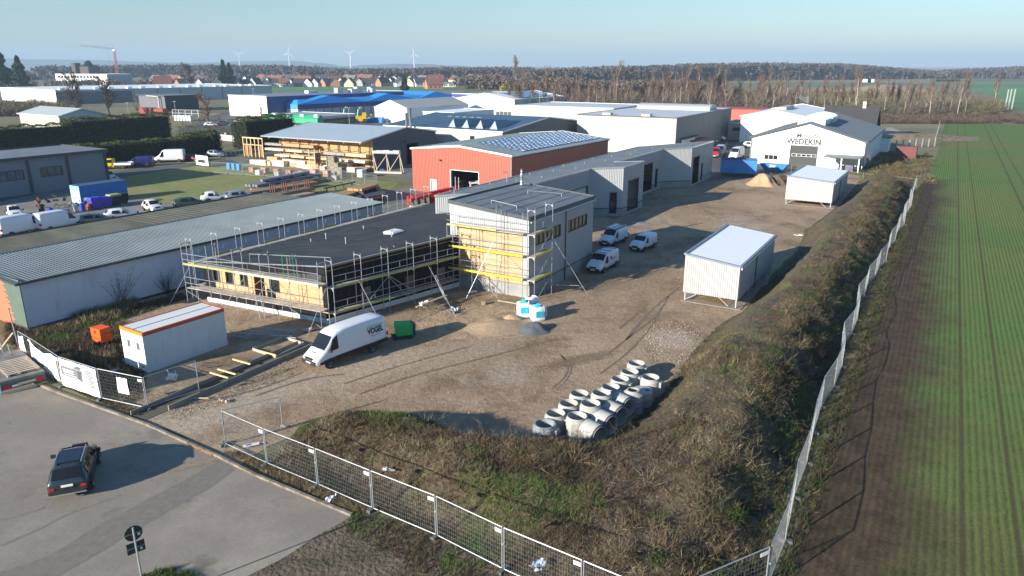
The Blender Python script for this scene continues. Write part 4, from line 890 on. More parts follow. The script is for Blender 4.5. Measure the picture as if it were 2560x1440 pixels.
mb=MB(); mb.box(-2.2,-.5,2.7,-.05,22,4.1); mb.hexa([(-2.2,-.5,4.1),(-.05,-.5,4.1),(-.05,22,4.1),(-2.2,22,4.1)],[(-1.2,-.5,5.0),(-.05,-.5,5.0),(-.05,22,5.0),(-1.2,22,5.0)]); mb.build('canopy',M('emerald green canopy',(.02,.33,.15),.5),r)
for y in (0,5.5,11,17): MB().box(-1.7,y,3.6,-.0,y+1.3,5.3).build('canopy_pier',WHITE,r)
MB().box(.8,-.12,1.9,15,-.02,3.9).build('sign_board',M('dark green sign board',(.01,.04,.035),.5),r)
LG=M('sign yellow green',(.30,.36,.05),.6)
text('lettering','SANITÄR & FRONBERG HEIZUNG',1.05,LG,r,(7.9,-.16,2.85),(R(90),0,0),off=.02,sx=.78)
# grey brick workshop at the left edge
GBk=M('blue grey brick',(.20,.215,.24),.85,var=.06,vs=8)
fr=Fr((-89.2,89.0),32.0); B=dict(L=40.0,W=14,hs=(5.2,5.2,5.2,5.2)); r=hallroot('brick_workshop','grey brick workshop with dark piers and two window bands at the left edge','workshop',fr)
wins=[(32.3-3.1-6.3*0,0,0,0)]
ends=fr.l(G(273,459)); 
def wu(px,py,z): # pixel on that wall plane -> u
    u=(px-1280)/F; v=(720-py)/F; d=Vector((u,CP+v*SP,-SP+v*CP)); n=-fr.v; o=Vector((0,0,HC)); t=(fr.o-o).dot(n)/d.dot(n); p=o+d*t; return (p-fr.o).dot(fr.u),p.z
a=wu(103,440,2); b=wu(158,436,2); a2=wu(0,450,2); b2=wu(62,445,2)
H_=[(a[0],b[0],2.35,3.85),(a2[0],b2[0],2.35,3.85)]
wall(B,'R',GBk,r,H_); wall(B,'B',GBk,r); wall(B,'F',GBk,r); wall(B,'L',GBk,r)
for h in H_: opening(B,r,'R',*h,'window',n=3,gm=M('dusty glass',(.10,.11,.11),.2,spec=.7,var=.5,vs=.8))
roof(B,r,BITU,.35,.35,edge=ANTH)
for px in (72,172,268): u_=wu(px,430,3)[0]; MB().box(u_-.2,-.14,0,u_+.2,.02,5.2).build('wall_pier',ANTH,r)
# small black-roofed shelter beside the warehouse
B,r=simple('yard_shelter','white store under an overhanging dark flat roof beside red shipping containers','shelter',(38.2,165.8),31.4,9,9.2,(3.3,),WHITE,M('dark sheet roof',(.06,.08,.09),.5),ov=1.0)
# ---------------------------------------------------------------- earth bank with weeds
def polyd(X,Y,poly):
    "signed distance (inside positive) to a polygon, numpy"
    P=np.array([(p[0],p[1]) for p in poly]); n=len(P); ins=np.zeros(X.shape,bool); D=np.full(X.shape,1e9)
    for i in range(n):
        a=P[i]; b=P[(i+1)%n]; c=((a[1]>Y)!=(b[1]>Y))&(X<(b[0]-a[0])*(Y-a[1])/(b[1]-a[1]+1e-12)+a[0]); ins^=c
        e=b-a; t=np.clip(((X-a[0])*e[0]+(Y-a[1])*e[1])/(e@e),0,1); D=np.minimum(D,np.hypot(X-a[0]-t*e[0],Y-a[1]-t*e[1]))
    return np.where(ins,D,-D)
FP=[G(563,1113),G(668,1162),G(795,1215),G(932,1275),G(1092,1343),G(1258,1428)]   # feet of the front fence
fdir=(FP[-1]-FP[0]).normalized()
FC=G(1915,1478)                                                              # corner post of the two fences
def far(px,py,z,k):
    p=G(px,py,z); d=Vector((p.x,p.y,0)).normalized(); return Vector((p.x,p.y,0))+d*k
bank=[G(690,1150),G(800,1205)+Vector((.2,.6,0)),G(1092,1340)+Vector((.2,.5,0)),G(1258,1425)+Vector((0,.5,0)),Vector((2.6,22.3,0)),Vector((4.5,19.6,0)),Vector((6.2,17.8,0))]+\
     [FF.w(-40,-8.4),FF.w(-20,-8.2),FF.w(10,-8.2),FF.w(34,-9.0),FF.w(60,-9.1),FF.w(76,-9.2)]+\
     PX((2150,452),(2098,515),(2015,575),(1990,640),(1910,720),(1868,775),(1800,812),(1735,880),(1655,985))+\
     [far(1600,1030,.3,.3),far(1530,1085,.9,.8),far(1440,1095,1.2,1.2),far(1330,1085,1.4,1.4),far(1170,1072,1.5,1.4),far(1080,1022,1.5,1.2),far(960,1005,1.3,1.0),far(870,1015,1.0,.8),far(760,1050,.4,.3)]
NX=np.arange(-16,78,.45); NY=np.arange(14,130,.45)
def bank_h(X,Y,detail=True):
    d=polyd(X,Y,bank); t=np.clip(d/3.0,0,1); h=(1.72+.55*np.clip((X-7)/6,0,1))*(t*t*(3-2*t))
    far_=np.clip((Y-60)/40,0,1); h*=1-.15*far_
    # the foot of the bank by the corner lies lower
    c=np.clip((np.hypot(X-6,Y-19)-5)/9,0,1); h*=.35+.65*c
    c=np.clip((X+14.5)/4,0,1); h*=.15+.85*c
    if detail:
        q=np.array([nse(float(x),float(y),.45,1)*.28+nse(float(x),float(y),1.3,2)*.16 for x,y in zip(X.ravel(),Y.ravel())]).reshape(X.shape); h=np.where(d>0,h+q*np.clip(d,0,1),h)
    return h,d
gx,gy=np.meshgrid(NX,NY,indexing='ij'); hh,dd=bank_h(gx,gy,False)
near=dd>-.6
for i,j in np.argwhere(near): 
    x,y=float(gx[i,j]),float(gy[i,j]); k=min(1,max(0,dd[i,j])); hh[i,j]=hh[i,j]+k*(nse(x,y,.45,1)*.28+nse(x,y,1.3,2)*.16) if dd[i,j]>0 else -.03
idx=-np.ones(gx.shape,int); vs=[]; fs=[]
for i,j in np.argwhere(near): idx[i,j]=len(vs); vs.append((gx[i,j],gy[i,j],hh[i,j]+.02))
for i,j in np.argwhere(near[:-1,:-1]&near[1:,:-1]&near[:-1,1:]&near[1:,1:]): fs.append((idx[i,j],idx[i+1,j],idx[i+1,j+1],idx[i,j+1]))
me=bpy.data.meshes.new('earth_bank'); me.from_pydata(vs,[],fs); me.update()
m_bank=M('weedy bank soil',(.085,.062,.036),.95,var=.4,vs=1.6,c2=(.085,.095,.03),mixs=.35,mt=(.56,.66),bump=.12,bs=6)
tag(link('earth_bank',me,m_bank,smooth=True),kind='structure')
def hz(P):
    "height of the bank under points"
    i=np.clip((P[:,0]-NX[0])/.45,0,len(NX)-2); j=np.clip((P[:,1]-NY[0])/.45,0,len(NY)-2); a=i.astype(int); b=j.astype(int); s=i-a; t=j-b; H=np.maximum(hh,0)
    return H[a,b]*(1-s)*(1-t)+H[a+1,b]*s*(1-t)+H[a,b+1]*(1-s)*t+H[a+1,b+1]*s*t
STRAW=np.array((.22,.175,.10)); BRN=np.array((.125,.092,.055)); DBR=np.array((.055,.042,.026)); GRN=np.array((.075,.13,.025)); OLV=np.array((.115,.115,.048)); RED=np.array((.12,.07,.045))
def vnoise(P,sc,seed): return np.array([nse(float(x),float(y),sc,seed) for x,y in P[:,:2]])
def scatter(poly,n,inset=0.,keep=None):
    P=np.array([(p[0],p[1]) for p in poly]); lo,hi=P.min(0),P.max(0); out=[]
    while sum(map(len,out))<n:
        q=rng.uniform(lo,hi,(n*2,2)); d=polyd(q[:,0],q[:,1],poly); q=q[d>inset]
        if keep is not None: q=q[keep(q)]
        if len(q)==0: return np.zeros((0,2))
        out.append(q)
    return np.concatenate(out)[:n]
def weeds(tm,P2,z,size,nb,palette='mix',wd=.03,lean=.6):
    "each point a tuft of nb blades"
    n=len(P2)
    a=vnoise(P2,.22,3); g=vnoise(P2,.35,5); b=vnoise(P2,1.1,6)
    col=np.zeros((n,3))
    r=rng.random(n)
    for i in range(n):
        if palette=='mix':
            if g[i]+b[i]*.3>.29: c=GRN if r[i]<.55 else OLV
            elif a[i]+b[i]*.4>.17: c=STRAW if r[i]<.5 else BRN
            elif a[i]<-.22: c=DBR if r[i]<.6 else OLV*.6
            else: c=(BRN,DBR,OLV,DBR*1.5,RED)[int(r[i]*4.7)]
        elif palette=='straw': c=STRAW if r[i]<.7 else BRN
        elif palette=='dark': c=(DBR,OLV*.6,BRN*.8,GRN*.5)[int(r[i]*4)]
        elif palette=='green': c=(GRN,OLV,GRN*.6)[int(r[i]*3)]
        col[i]=c*(.75+.5*rng.random())
    k=nb; Q=np.repeat(np.column_stack([P2,z]),k,axis=0); m=n*k; Q[:,:2]+=rng.normal(0,.12,(m,2))*np.repeat(size,k)[:,None]*1.6
    D=rng.normal(0,lean,(m,3)); D[:,2]=np.abs(D[:,2])*.4+.6; D/=np.linalg.norm(D,axis=1,keepdims=True); D*=(np.repeat(size,k)*rng.uniform(.5,1.2,m))[:,None]
    tm.blades(Q,D,wd*rng.uniform(.6,1.5,m)*np.clip(np.repeat(size,k)/.4,.6,2),np.repeat(col,k,axis=0)*rng.uniform(.7,1.3,(m,1)))
tm=TM()
P2=scatter(bank,30000,-.1,lambda q: (q[:,1]<62)|(rng.random(len(q))<.45)); P3=np.column_stack([P2,np.zeros(len(P2))])
dd2=polyd(P2[:,0],P2[:,1],bank)
sz=rng.uniform(.10,.34,len(P2))*(1+.5*np.clip(vnoise(P2,.25,8)*2,-.6,1)); 
fl=np.array([FF.l((x,y))[1] for x,y in P2]); sz*=np.where(fl<-5.5,1.25,1.0); sz*=np.clip(1.15-np.maximum(P2[:,1]-45,0)/120,.6,1)*.95
inn=(fl>-3.5)&(P2[:,1]>45); sz*=np.where(inn,.5,1)
weeds(tm,P2,hz(P2),sz,8,'mix',.026)
P4=scatter(bank,9000,.0,lambda q:(q[:,0]<4)&(q[:,1]<38)); weeds(tm,P4,hz(P4),rng.uniform(.12,.36,len(P4)),8,'mix',.026)
tm.build('weeds',VEG,kind='stuff',label='brown and green weeds covering the earth bank',category='weeds')
# taller dead stalk bushes along the crest and the outer side
tm=TM(); Bp=scatter(bank,520,.6,lambda q: np.array([FF.l((x,y))[1]<-4.5 or y<34 for x,y in q]))
zb=hz(Bp)
for (x,y),z in zip(Bp,zb):
    s=random.uniform(.3,.8) if random.random()<.85 else 1.05; c=np.array(random.choice([BRN,STRAW*.8,DBR,BRN,OLV*.8,RED*.8]))*random.uniform(.7,1.2); n=26
    D=rng.normal(0,1,(n,3)); D[:,2]=np.abs(D[:,2])*.7+.35; D/=np.linalg.norm(D,axis=1,keepdims=True); P=np.tile([x,y,z],(n,1))+rng.normal(0,.12,(n,3))*[1,1,0]; D*=s*rng.uniform(.5,1,(n,1)); tm.blades(P,D,.024,c)
    for q in range(2): P4=P+D*rng.uniform(.4,.9,(n,1)); D4=D*.35+rng.normal(0,.18*s,(n,3)); tm.blades(P4,D4,.02,c*1.15)
tm.build('dead_stalks',VEG,kind='stuff',label='dry tangled weed stalks on the outer side of the bank',category='weeds')
bb=scatter(bank,150,.7,lambda q: np.array([FF.l((x,y))[1]<-5.2 for x,y in q])); bzz=hz(bb)
tm=TM()
for (x,y),z in zip(bb,bzz):
    s_=random.uniform(.5,1.15); c=np.array(random.choice([DBR,DBR*1.3,OLV*.55,GRN*.45,BRN*.7])); nb=150
    D=rng.normal(0,1,(nb,3)); D[:,2]=np.abs(D[:,2])*.7+.15; D/=np.linalg.norm(D,axis=1,keepdims=True); P=np.array([x,y,z])+D*rng.uniform(.2,1,(nb,1))*s_*[1,1,.75]; tm.leaves(P,rng.uniform(.03,.075,nb),c*rng.uniform(.6,1.5,(nb,1))); tm.blades(P,rng.normal(0,.22,(nb,3)),.02,c*1.2)
tm.build('brambles',VEG,kind='stuff',label='dark bramble clumps on the fence side of the bank',category='brambles')
# verge plants, weeds round the site container, strip between fence and field
tm=TM()
vp=[G(880,1275),G(1000,1310),G(1258,1432),Vector((2.6,22.2,0)),Vector((2,18,0)),Vector((-3,20,0)),G(1000,1400),G(860,1330)]
P2=scatter(vp,2600); weeds(tm,P2,np.zeros(len(P2)),rng.uniform(.08,.3,len(P2)),8,'mix',.03)
kv=[G(560,1130),G(640,1172),G(880,1285),G(930,1280),G(795,1213),G(668,1160),G(600,1130)]
P2=scatter(kv,1500); weeds(tm,P2,np.zeros(len(P2)),rng.uniform(.08,.28,len(P2)),8,'straw',.025)
P2=scatter(PX((690,1165),(800,1212),(932,1270),(1258,1420),(1258,1400),(930,1240),(800,1180),(720,1130)),1500); weeds(tm,P2,hz(P2),rng.uniform(.1,.3,len(P2)),8,'mix',.03)
P2=scatter(PX((355,1440),(390,1425),(440,1422),(500,1440),(520,1500),(340,1500)),700); weeds(tm,P2,np.zeros(len(P2)),rng.uniform(.1,.3,len(P2)),9,'green',.03)
P2=scatter([FF.w(-34,-8.0),FF.w(76,-8.9),FF.w(76,-10.6),FF.w(30,-10.3),FF.w(-34,-10.0)],5200); weeds(tm,P2,hz(P2)*.0,rng.uniform(.1,.42,len(P2)),8,'dark',.035)
wc=PX((30,700),(60,830),(250,790),(450,735),(470,745),(300,800),(300,905),(360,935),(340,1010),(240,975),(140,930),(60,880),(20,850))
P2=scatter(wc,5200,-.2); weeds(tm,P2,np.zeros(len(P2)),rng.uniform(.12,.45,len(P2)),9,'mix',.03)
P2=scatter(PX((180,790),(300,735),(345,755),(290,800),(200,812)),900); weeds(tm,P2,np.zeros(len(P2)),rng.uniform(.3,.9,len(P2)),8,'straw',.035)
for c_ in ((215,895),(262,905)): 
    p=G(*c_); P2=np.array([[p.x,p.y]])+rng.normal(0,.35,(160,2)); weeds(tm,P2,np.zeros(160),rng.uniform(.5,1.0,160),6,'straw',.03,.35)
P2=scatter(PX((140,935),(250,985),(360,1030),(350,1045),(235,1000),(150,960)),900); weeds(tm,P2,np.zeros(len(P2)),rng.uniform(.06,.25,len(P2)),8,'mix',.025)
tm.build('verge_weeds',VEG,kind='stuff',label='rough grass and weeds along kerb, fences and around the site container',category='weeds')
# low weeds inside the yard edges and green strip right of the boxes
m_gs=M('mossy green strip',(.055,.085,.02),.95,var=.35,vs=2,c2=(.09,.07,.035),mixs=.4,bump=.05,bs=8)
sheet('grass_strip',[Fr((18.35,56.4),30.5).w(-2.0,-.6),Fr((18.35,56.4),30.5).w(18,-.3),G(2030,590),G(1995,640),G(1900,735),G(1870,780),G(1850,800)],m_gs,.012,jag=.3)
m_dk=M('dark weedy soil',(.06,.052,.03),.95,var=.35,vs=1.5,c2=(.10,.08,.045),mixs=.5,bump=.05,bs=6)
sheet('weedy_ground',wc,m_dk,.012,jag=.2)
m_sh=M('pale crushed stone',(.34,.275,.215),.95,var=.5,vs=9,c2=(.27,.205,.14),mixs=.8,bump=.04,bs=14,det=8)
m_rut=M('wet wheel ruts',(.17,.125,.08),.8,var=.3,vs=3,bump=.06,bs=9)
def strip(name,pts,w_,mat,z,jag=0):
    L=[];Q=[]; cp=[pts[0]]+list(pts)+[pts[-1]]; sm_=[]
    for i in range(1,len(cp)-2):
        for k in range(6):
            t=k/6; a,b,c,d=cp[i-1:i+3]; sm_.append(.5*((2*b)+(c-a)*t+(2*a-5*b+4*c-d)*t*t+(3*b-a-3*c+d)*t**3))
    pts=sm_+[pts[-1]]
    for i,x in enumerate(pts):
        d=(pts[min(i+1,len(pts)-1)]-pts[max(i-1,0)]).normalized().cross(Vector((0,0,1)))*w_/2*(.7+.5*nse(x.x,x.y,.8,3))*(.5 if i in(0,len(pts)-1) else 1); L.append(x+d); Q.append(x-d)
    return sheet(name,L+Q[::-1],mat,z,jag=jag,step=.5)
for k,(pts,w_) in enumerate((([(1700,718),(1640,765),(1600,808),(1565,850)],.32),([(1672,740),(1640,790),(1590,830),(1520,885)],.28),([(1610,770),(1575,800),(1548,822)],.4),([(1640,800),(1600,850),(1560,890),(1500,935)],.22),([(1400,885),(1420,915),(1410,945),(1380,970)],.16),([(1405,890),(1428,920),(1416,950),(1390,975)],.12),([(900,985),(1050,935),(1250,885),(1380,850)],.35),([(860,960),(1000,915),(1180,865)],.3),([(640,990),(760,950),(860,935)],.3),([(480,1010),(640,975),(760,930)],.25))):
    strip('wheel_rut',PX(*pts),w_,m_rut,.015+.0*k,.08)
tm=TM(); area=PX((420,1050),(760,1060),(1200,1090),(1480,1120),(1760,850),(1990,560),(2050,470),(1700,520),(1560,560),(1480,680),(1320,770),(1060,800),(700,880))
P2=scatter(area,5500,0,lambda q: np.array([nse(float(x),float(y),.18,21)+nse(float(x),float(y),.6,22)*.5>.02 for x,y in q]))
k_=rng.random(len(P2)); c_=np.where((k_<.5)[:,None],np.array((.42,.36,.30)),np.where((k_<.75)[:,None],np.array((.12,.09,.06)),np.array((.28,.20,.14))))*rng.uniform(.8,1.2,(len(P2),1))
tm.leaves(np.column_stack([P2,np.full(len(P2),.025)]),rng.uniform(.015,.055,len(P2)),c_)
for ar,n,c0 in ((PX((1040,800),(1180,760),(1290,775),(1330,820),(1240,850),(1130,850)),3200,(.36,.25,.16)),(PX((1640,810),(1725,800),(1770,850),(1700,905),(1640,900),(1600,860)),1500,(.42,.36,.31)),(PX((430,1030),(640,960),(690,930),(700,900),(760,900),(740,930),(600,985),(450,1050)),1500,(.30,.24,.17)),(PX((1500,560),(1600,560),(1750,480),(1850,470),(1700,530),(1560,610)),1600,(.28,.25,.22))):
    P2=scatter(ar,n,-.3); tm.leaves(np.column_stack([P2,np.full(len(P2),.04)]),rng.uniform(.015,.055,n),np.array(c0)*rng.uniform(.55,1.3,(n,1)))
tm.build('gravel_stones',VEG,kind='stuff',label='loose stones and clods scattered over the yard',category='stones')
# earth and gravel heaps
def heap(name,label,px,py,r,h,mat,sx=1.,rz=0,group=None,rocks=None):
    p=G(px,py); n=30; vs=[(0,0,h)]; fs=[]; rings=9
    for j in range(1,rings+1):
        q=j/rings
        for i in range(n):
            a=2*math.pi*i/n; k=1+.22*nse(math.cos(a)*2,math.sin(a)*2,.9,px); rr=r*q*k; z=h*(math.cos(q*math.pi)*.5+.5)**.85+nse(rr*math.cos(a),rr*math.sin(a),1.6,px)*.22*h*math.sin(q*math.pi); vs.append((rr*math.cos(a)*sx,rr*math.sin(a),max(-.02,z) if j<rings else -.03))
    for i in range(n): fs.append((0,1+i,1+(i+1)%n))
    for j in range(rings-1):
        for i in range(n): a=1+j*n+i; b=1+j*n+(i+1)%n; fs.append((a,a+n,b+n,b))
    me=bpy.data.meshes.new(name); me.from_pydata(vs,[],fs); o=link(name,me,mat,smooth=True); o.location=p; o.rotation_euler=(0,0,rz); tag(o,label,'heap',group); return o
SAND=M('yellow sand',(.42,.29,.165),.95,var=.12,vs=4,bump=.03,bs=15); SANDR=M('reddish sand',(.38,.265,.165),.95,var=.2,vs=3,bump=.05,bs=8); GRV=M('blue grey gravel',(.11,.115,.125),.9,var=.3,vs=14,bump=.05,bs=25); EARTH=M('dark heaped earth',(.13,.095,.06),.95,var=.3,vs=3,bump=.08,bs=5)
heap('sand_heap','tall yellow sand heap by the blue containers at the far end of the yard',1905,462,2.9,1.9,SAND)
heap('gravel_heap','blue-grey gravel heap in front of the big bags',1335,825,1.35,.6,GRV,1.15)
heap('sand_heap','flattened reddish sand heap left of the gravel heap',1240,815,2.3,.38,SANDR,1.3,.5)
heap('sand_heap','brownish sand mound right behind the gravel heap',1280,800,1.0,.45,SANDR)
heap('earth_heap','dark earth heap beside the tall sand heap',1940,460,2.0,1.5,EARTH)
heap('gravel_heap','small heap of grey rubble before the corner gateway of the hall row',1600,560,1.3,.22,M('grey rubble',(.2,.19,.18),.9,var=.4,vs=8,bump=.05,bs=15),1.4)
sheet('sand_spill',PX((1040,800),(1180,760),(1290,775),(1330,820),(1240,850),(1130,850),(1040,830)),M('spilled sand',(.40,.28,.175),.95,var=.3,vs=2,c2=(.27,.195,.125),mixs=.9,bump=.05,bs=8),.013,jag=.7,step=.5)
# ---------------------------------------------------------------- trees
def bare_tree(h,spread,seed,bark,twig,trunk=.16,twigs=900,levels=3,tw=.06,tl=.9,lean=0,up=.9,low=.3,straight=.1):
    r_=random.Random(seed); tt=TM(); tw_=TM(); tips=[]
    def grow(p,d,L,r,lv):
        n=4 if lv==0 else 3; q=p; 
        for i in range(n):
            sg=straight if lv==0 else .1; d2=(d+Vector((r_.gauss(0,sg),r_.gauss(0,sg),r_.gauss(0,.04)+(.06 if lv else 0)))).normalized(); e=q+d2*L/n; tt.tube(q,e,r*(1-.22*i/n*2),r*(1-.22*(i+1)/n*2),bark if lv<2 else tuple(.5*(a+b) for a,b in zip(bark,twig)),4 if lv else 5); 
            if lv>=1: tips.append((q,e,d2))
            if lv<levels-1:
                k=(4 if lv==0 else 2)
                if lv==0 and (i+1)/n<low: k=0
                for _ in range(k):
                    a=r_.uniform(0,6.283); s=r_.uniform(.45,.95)*spread; nd=(d2*up+Vector((math.cos(a),math.sin(a),r_.uniform(.1,.5)))*s).normalized(); grow(q.lerp(e,r_.random()),nd,L*r_.uniform(.3,.5)*(1-.35*i/n if lv==0 else 1),r*.42,lv+1)
            q=e; d=d2
        tips.append((q-d*L*.2,q,d))
    grow(Vector((0,0,0)),Vector((lean,0,1)).normalized(),h*.82,trunk,0)
    P=[];D=[]
    rg=np.random.default_rng(seed)
    for _ in range(twigs):
        a,b,d=tips[r_.randrange(len(tips))]; p=a.lerp(b,r_.random()); v=d*.8+Vector((r_.gauss(0,.55),r_.gauss(0,.55),r_.gauss(.15,.45))); P.append(p); D.append(v.normalized()*tl*r_.uniform(.5,1.2))
    c=np.array(twig)*rg.uniform(.75,1.3,(len(P),1)); tw_.blades(P,D,tw,c); 
    return tt,tw_
def tree_proto(name,label,cat,**k):
    a,b=bare_tree(**k); r=thing(name,label,cat); a.build('trunk',VEG,r); b.build('crown',VEG,r); return r
BK_=(.55,.49,.42); TWB=(.15,.095,.07)
birches=[tree_proto('birch_tree','x','tree',h=15+2*i,spread=.5,seed=31+i,bark=BK_,twig=TWB,trunk=.15,twigs=1500,tw=.06,tl=2.0,levels=3,up=1.0,low=.38,straight=.02) for i in range(4)]
place=['behind the solar roof hall','behind the cream warehouse','behind the white-roofed hall','behind the metalwork hall','at the field edge']
bl_px=[]
rr=random.Random(5)
for i in range(58):
    x=1275+i*12.2+rr.uniform(-5,5); bl_px.append((x,rr.uniform(272,291)))
for i in range(26): bl_px.append((1985+i*17+rr.uniform(-6,6),rr.uniform(276,290)))
BIG=[(1418,287),(1537,285),(1655,284),(1710,282),(1742,284),(1810,282),(1892,280),(2135,275),(2485,262)]
used=set(); bir=[]
def ordinal(i): return ['first','second','third','fourth','fifth','sixth','seventh','eighth','ninth','tenth'][i] if i<10 else ('%d%s'%(i+1,'th' if 10<=i%100<=12 or (i+1)%10 not in(1,2,3) else {1:'st',2:'nd',3:'rd'}[(i+1)%10]))
allb=sorted([(x,y,0) for x,y in bl_px]+[(x,y,1) for x,y in BIG])
for i,(x,y,big) in enumerate(allb):
    k=i%4; p=G(x,y); s=(rr.uniform(.58,.84) if not big else rr.uniform(.84,.95)); lb=('tall branching ' if big else 'slender ')+'bare birch, %s from the left in the belt behind the halls'%ordinal(i)
    if k not in used: used.add(k); t=birches[k]; t.location=p; t.rotation_euler=(0,0,rr.uniform(0,6)); t['label']=lb; t.scale=(s*.9,s*.9,s)
    else: t=copy_tree(birches[k],p,rr.uniform(0,6),lb,(s*.9,s*.9,s))
    t['group']='birch trees in the belt behind the halls'
# brushwood below and around the birches
def bush_mass(name,label,pts,cols,size,n,wd=.12,kind='stuff',zf=0,nb=60,flat=.7):
    tm=TM(); n=int(n)
    for i in range(n):
        x,y=pts(i) if callable(pts) else pts[i]; s=random.uniform(*size); c=np.array(random.choice(cols))*random.uniform(.75,1.25)
        D=rng.normal(0,1,(nb,3)); D[:,2]=np.abs(D[:,2])*.9+.25; D/=np.linalg.norm(D,axis=1,keepdims=True); f=rng.uniform(.15,.8,(nb,1)); P=np.array([x,y,zf])+D*f*s*[.75,.75,flat]; v=(D*.6+rng.normal(0,.35,(nb,3)))*s*.35; tm.blades(P,v,wd,c*rng.uniform(.75,1.25,(nb,1)))
    return tag(link(name,tm.mesh(name),VEG),label,'brushwood' if kind=='stuff' else 'bush',None,kind)
def band(x0,x1,y0,y1): return lambda i:(lambda p:(p.x,p.y))(G(random.uniform(x0,x1),random.uniform(y0,y1)))
BR=[(.13,.10,.075),(.11,.085,.068),(.15,.12,.085),(.13,.115,.07),(.10,.08,.065)]
OL=[(.15,.14,.06),(.17,.15,.06),(.13,.12,.055)]
bush_mass('brushwood','brown leafless brushwood filling the birch belt',band(1250,2010,252,292),BR,(5.0,10.5),1000,.13,flat=.9,nb=190)
bush_mass('brushwood','olive and brown scrub belt right of the white-roofed hall',band(1900,2500,262,288),BR+OL,(3.6,8.5),640,.12,nb=170)
bush_mass('brushwood','taller olive scrub behind the cream warehouse',band(1700,2330,240,262),OL+BR[:2],(4,8.5),380,.22,nb=100)
bush_mass('brushwood','dense dark bramble hedge along the far field edge',band(2090,2760,292,310),[(.085,.06,.045),(.10,.075,.05),(.12,.085,.055)],(1.8,3.2),600,.13,nb=110)
bush_mass('brushwood','reddish brushwood far left of the birches',band(1160,1330,235,262),BR,(3,5),200,.2)
bush_mass('brushwood','shrubs and brambles beside the metalwork hall',lambda i:(lambda p:(p.x,p.y))(G(2180+random.uniform(0,150)-40*(i%2),random.uniform(385,462))),[(.13,.085,.05),(.09,.07,.04),(.10,.10,.035),(.16,.115,.06)],(.8,1.9),240,.07,nb=70)
bush_mass('brushwood','brambles and dead stems beside the sand heap',lambda i:(lambda p:(p.x,p.y))(G(random.uniform(1915,1975),random.uniform(440,462))),[(.10,.08,.045),(.12,.09,.05)],(.6,1.2),34,.06,nb=70)
bush_mass('brushwood','garden shrubs between the hedges and the white warehouse',band(440,640,300,345),[(.12,.09,.05),(.12,.12,.045),(.10,.085,.05)],(1.2,2.6),110,.09)
bush_mass('brushwood','leafless shrubs in front of the white factory end',band(-60,160,262,292),[(.12,.09,.06),(.13,.115,.06),(.10,.075,.055)],(3,6.5),230,.14,nb=110)
# single trees
def one(name,label,px,py,cat='tree',**k):
    t=tree_proto(name,label,cat,**k); t.location=G(px,py); return t
one('garden_tree','bare birch pair with reddish twigs in front of the factory flank',522,308,h=10.5,spread=1.1,seed=3,bark=(.4,.35,.3),twig=(.20,.12,.09),trunk=.18,twigs=2400,tw=.08,tl=1.0,low=.2)
one('bare_tree','wide bare tree before the white factory end, left of the dark trunk',190,292,h=17,spread=1.1,seed=8,bark=(.12,.10,.08),twig=(.12,.095,.07),trunk=.3,twigs=3000,tw=.11,tl=1.4,low=.2)
one('bare_tree','dark spreading bare tree with ivy before the factory flank',275,290,h=15,spread=1.4,seed=12,bark=(.06,.05,.04),twig=(.08,.06,.045),trunk=.35,twigs=3000,tw=.1,tl=1.3,low=.1)
one('bare_tree','small pale bare tree right of the red container',350,300,h=8,spread=.7,seed=15,bark=(.3,.26,.2),twig=(.2,.14,.1),trunk=.15,twigs=500,tw=.07,tl=.9)
one('bare_tree','orchard tree behind the trimmed hedge near the green shop',622,330,h=6,spread=1.2,seed=19,bark=(.1,.085,.06),twig=(.13,.10,.07),trunk=.13,twigs=600,tw=.05,tl=.7,low=.1)
one('bare_tree','bare fruit tree in front of the blue warehouse end',655,312,h=6.5,spread=1.1,seed=22,bark=(.12,.1,.07),twig=(.15,.11,.08),trunk=.13,twigs=600,tw=.05,tl=.8,low=.1)
one('bare_tree','broad reddish bare tree among the village roofs',480,222,h=19,spread=1.3,seed=25,bark=(.25,.2,.16),twig=(.17,.11,.09),trunk=.5,twigs=2200,tw=.35,tl=3.2,low=.1)
one('poplar_tree','tall slim bare poplar on the far tree line',1284,205,h=27,spread=.25,seed=28,bark=(.25,.18,.13),twig=(.2,.14,.10),trunk=.6,twigs=900,tw=.5,tl=4,up=2.2,low=.05)
one('bare_bush_tree','bare multi-stemmed shrub at the corner of the metalwork hall',2168,425,h=3.2,spread=1.3,seed=29,bark=(.22,.17,.12),twig=(.25,.18,.12),trunk=.06,twigs=300,tw=.03,tl=.6,low=0)
def shrub(label,px,py,h,n,seed,mat_c=(.06,.045,.04)):
    r_=random.Random(seed); tm=TM(); p0=G(px,py)
    for _ in range(n):
        a=r_.uniform(0,6.283); s=r_.uniform(.1,.75); d=Vector((math.cos(a)*s,math.sin(a)*s,1)).normalized(); q=Vector((r_.uniform(-.15,.15),r_.uniform(-.15,.15),0)); L=h*r_.uniform(.6,1.05); k=5; pr=q
        for j in range(k):
            e=pr+(d+Vector((r_.gauss(0,.07),r_.gauss(0,.07),0)))*L/k; tm.tube(pr,e,.022*(1-j/k)+.004,.022*(1-(j+1)/k)+.004,mat_c,3)
            if j>0:
                for _k in range(3): v=(d+Vector((r_.gauss(0,.7),r_.gauss(0,.7),r_.gauss(0,.3)))).normalized()*r_.uniform(.2,.6); tm.tube(e,e+v,.008,.003,mat_c,3)
            pr=e
    r=thing('bare_shrub',label,'shrub',p0); tm.build('stems',VEG,r); return r
shrub('large leafless many-stemmed shrub against the white shed wall',302,762,3.3,26,33); shrub('smaller leafless shrub against the white shed wall near the scaffold',420,735,2.3,16,34)
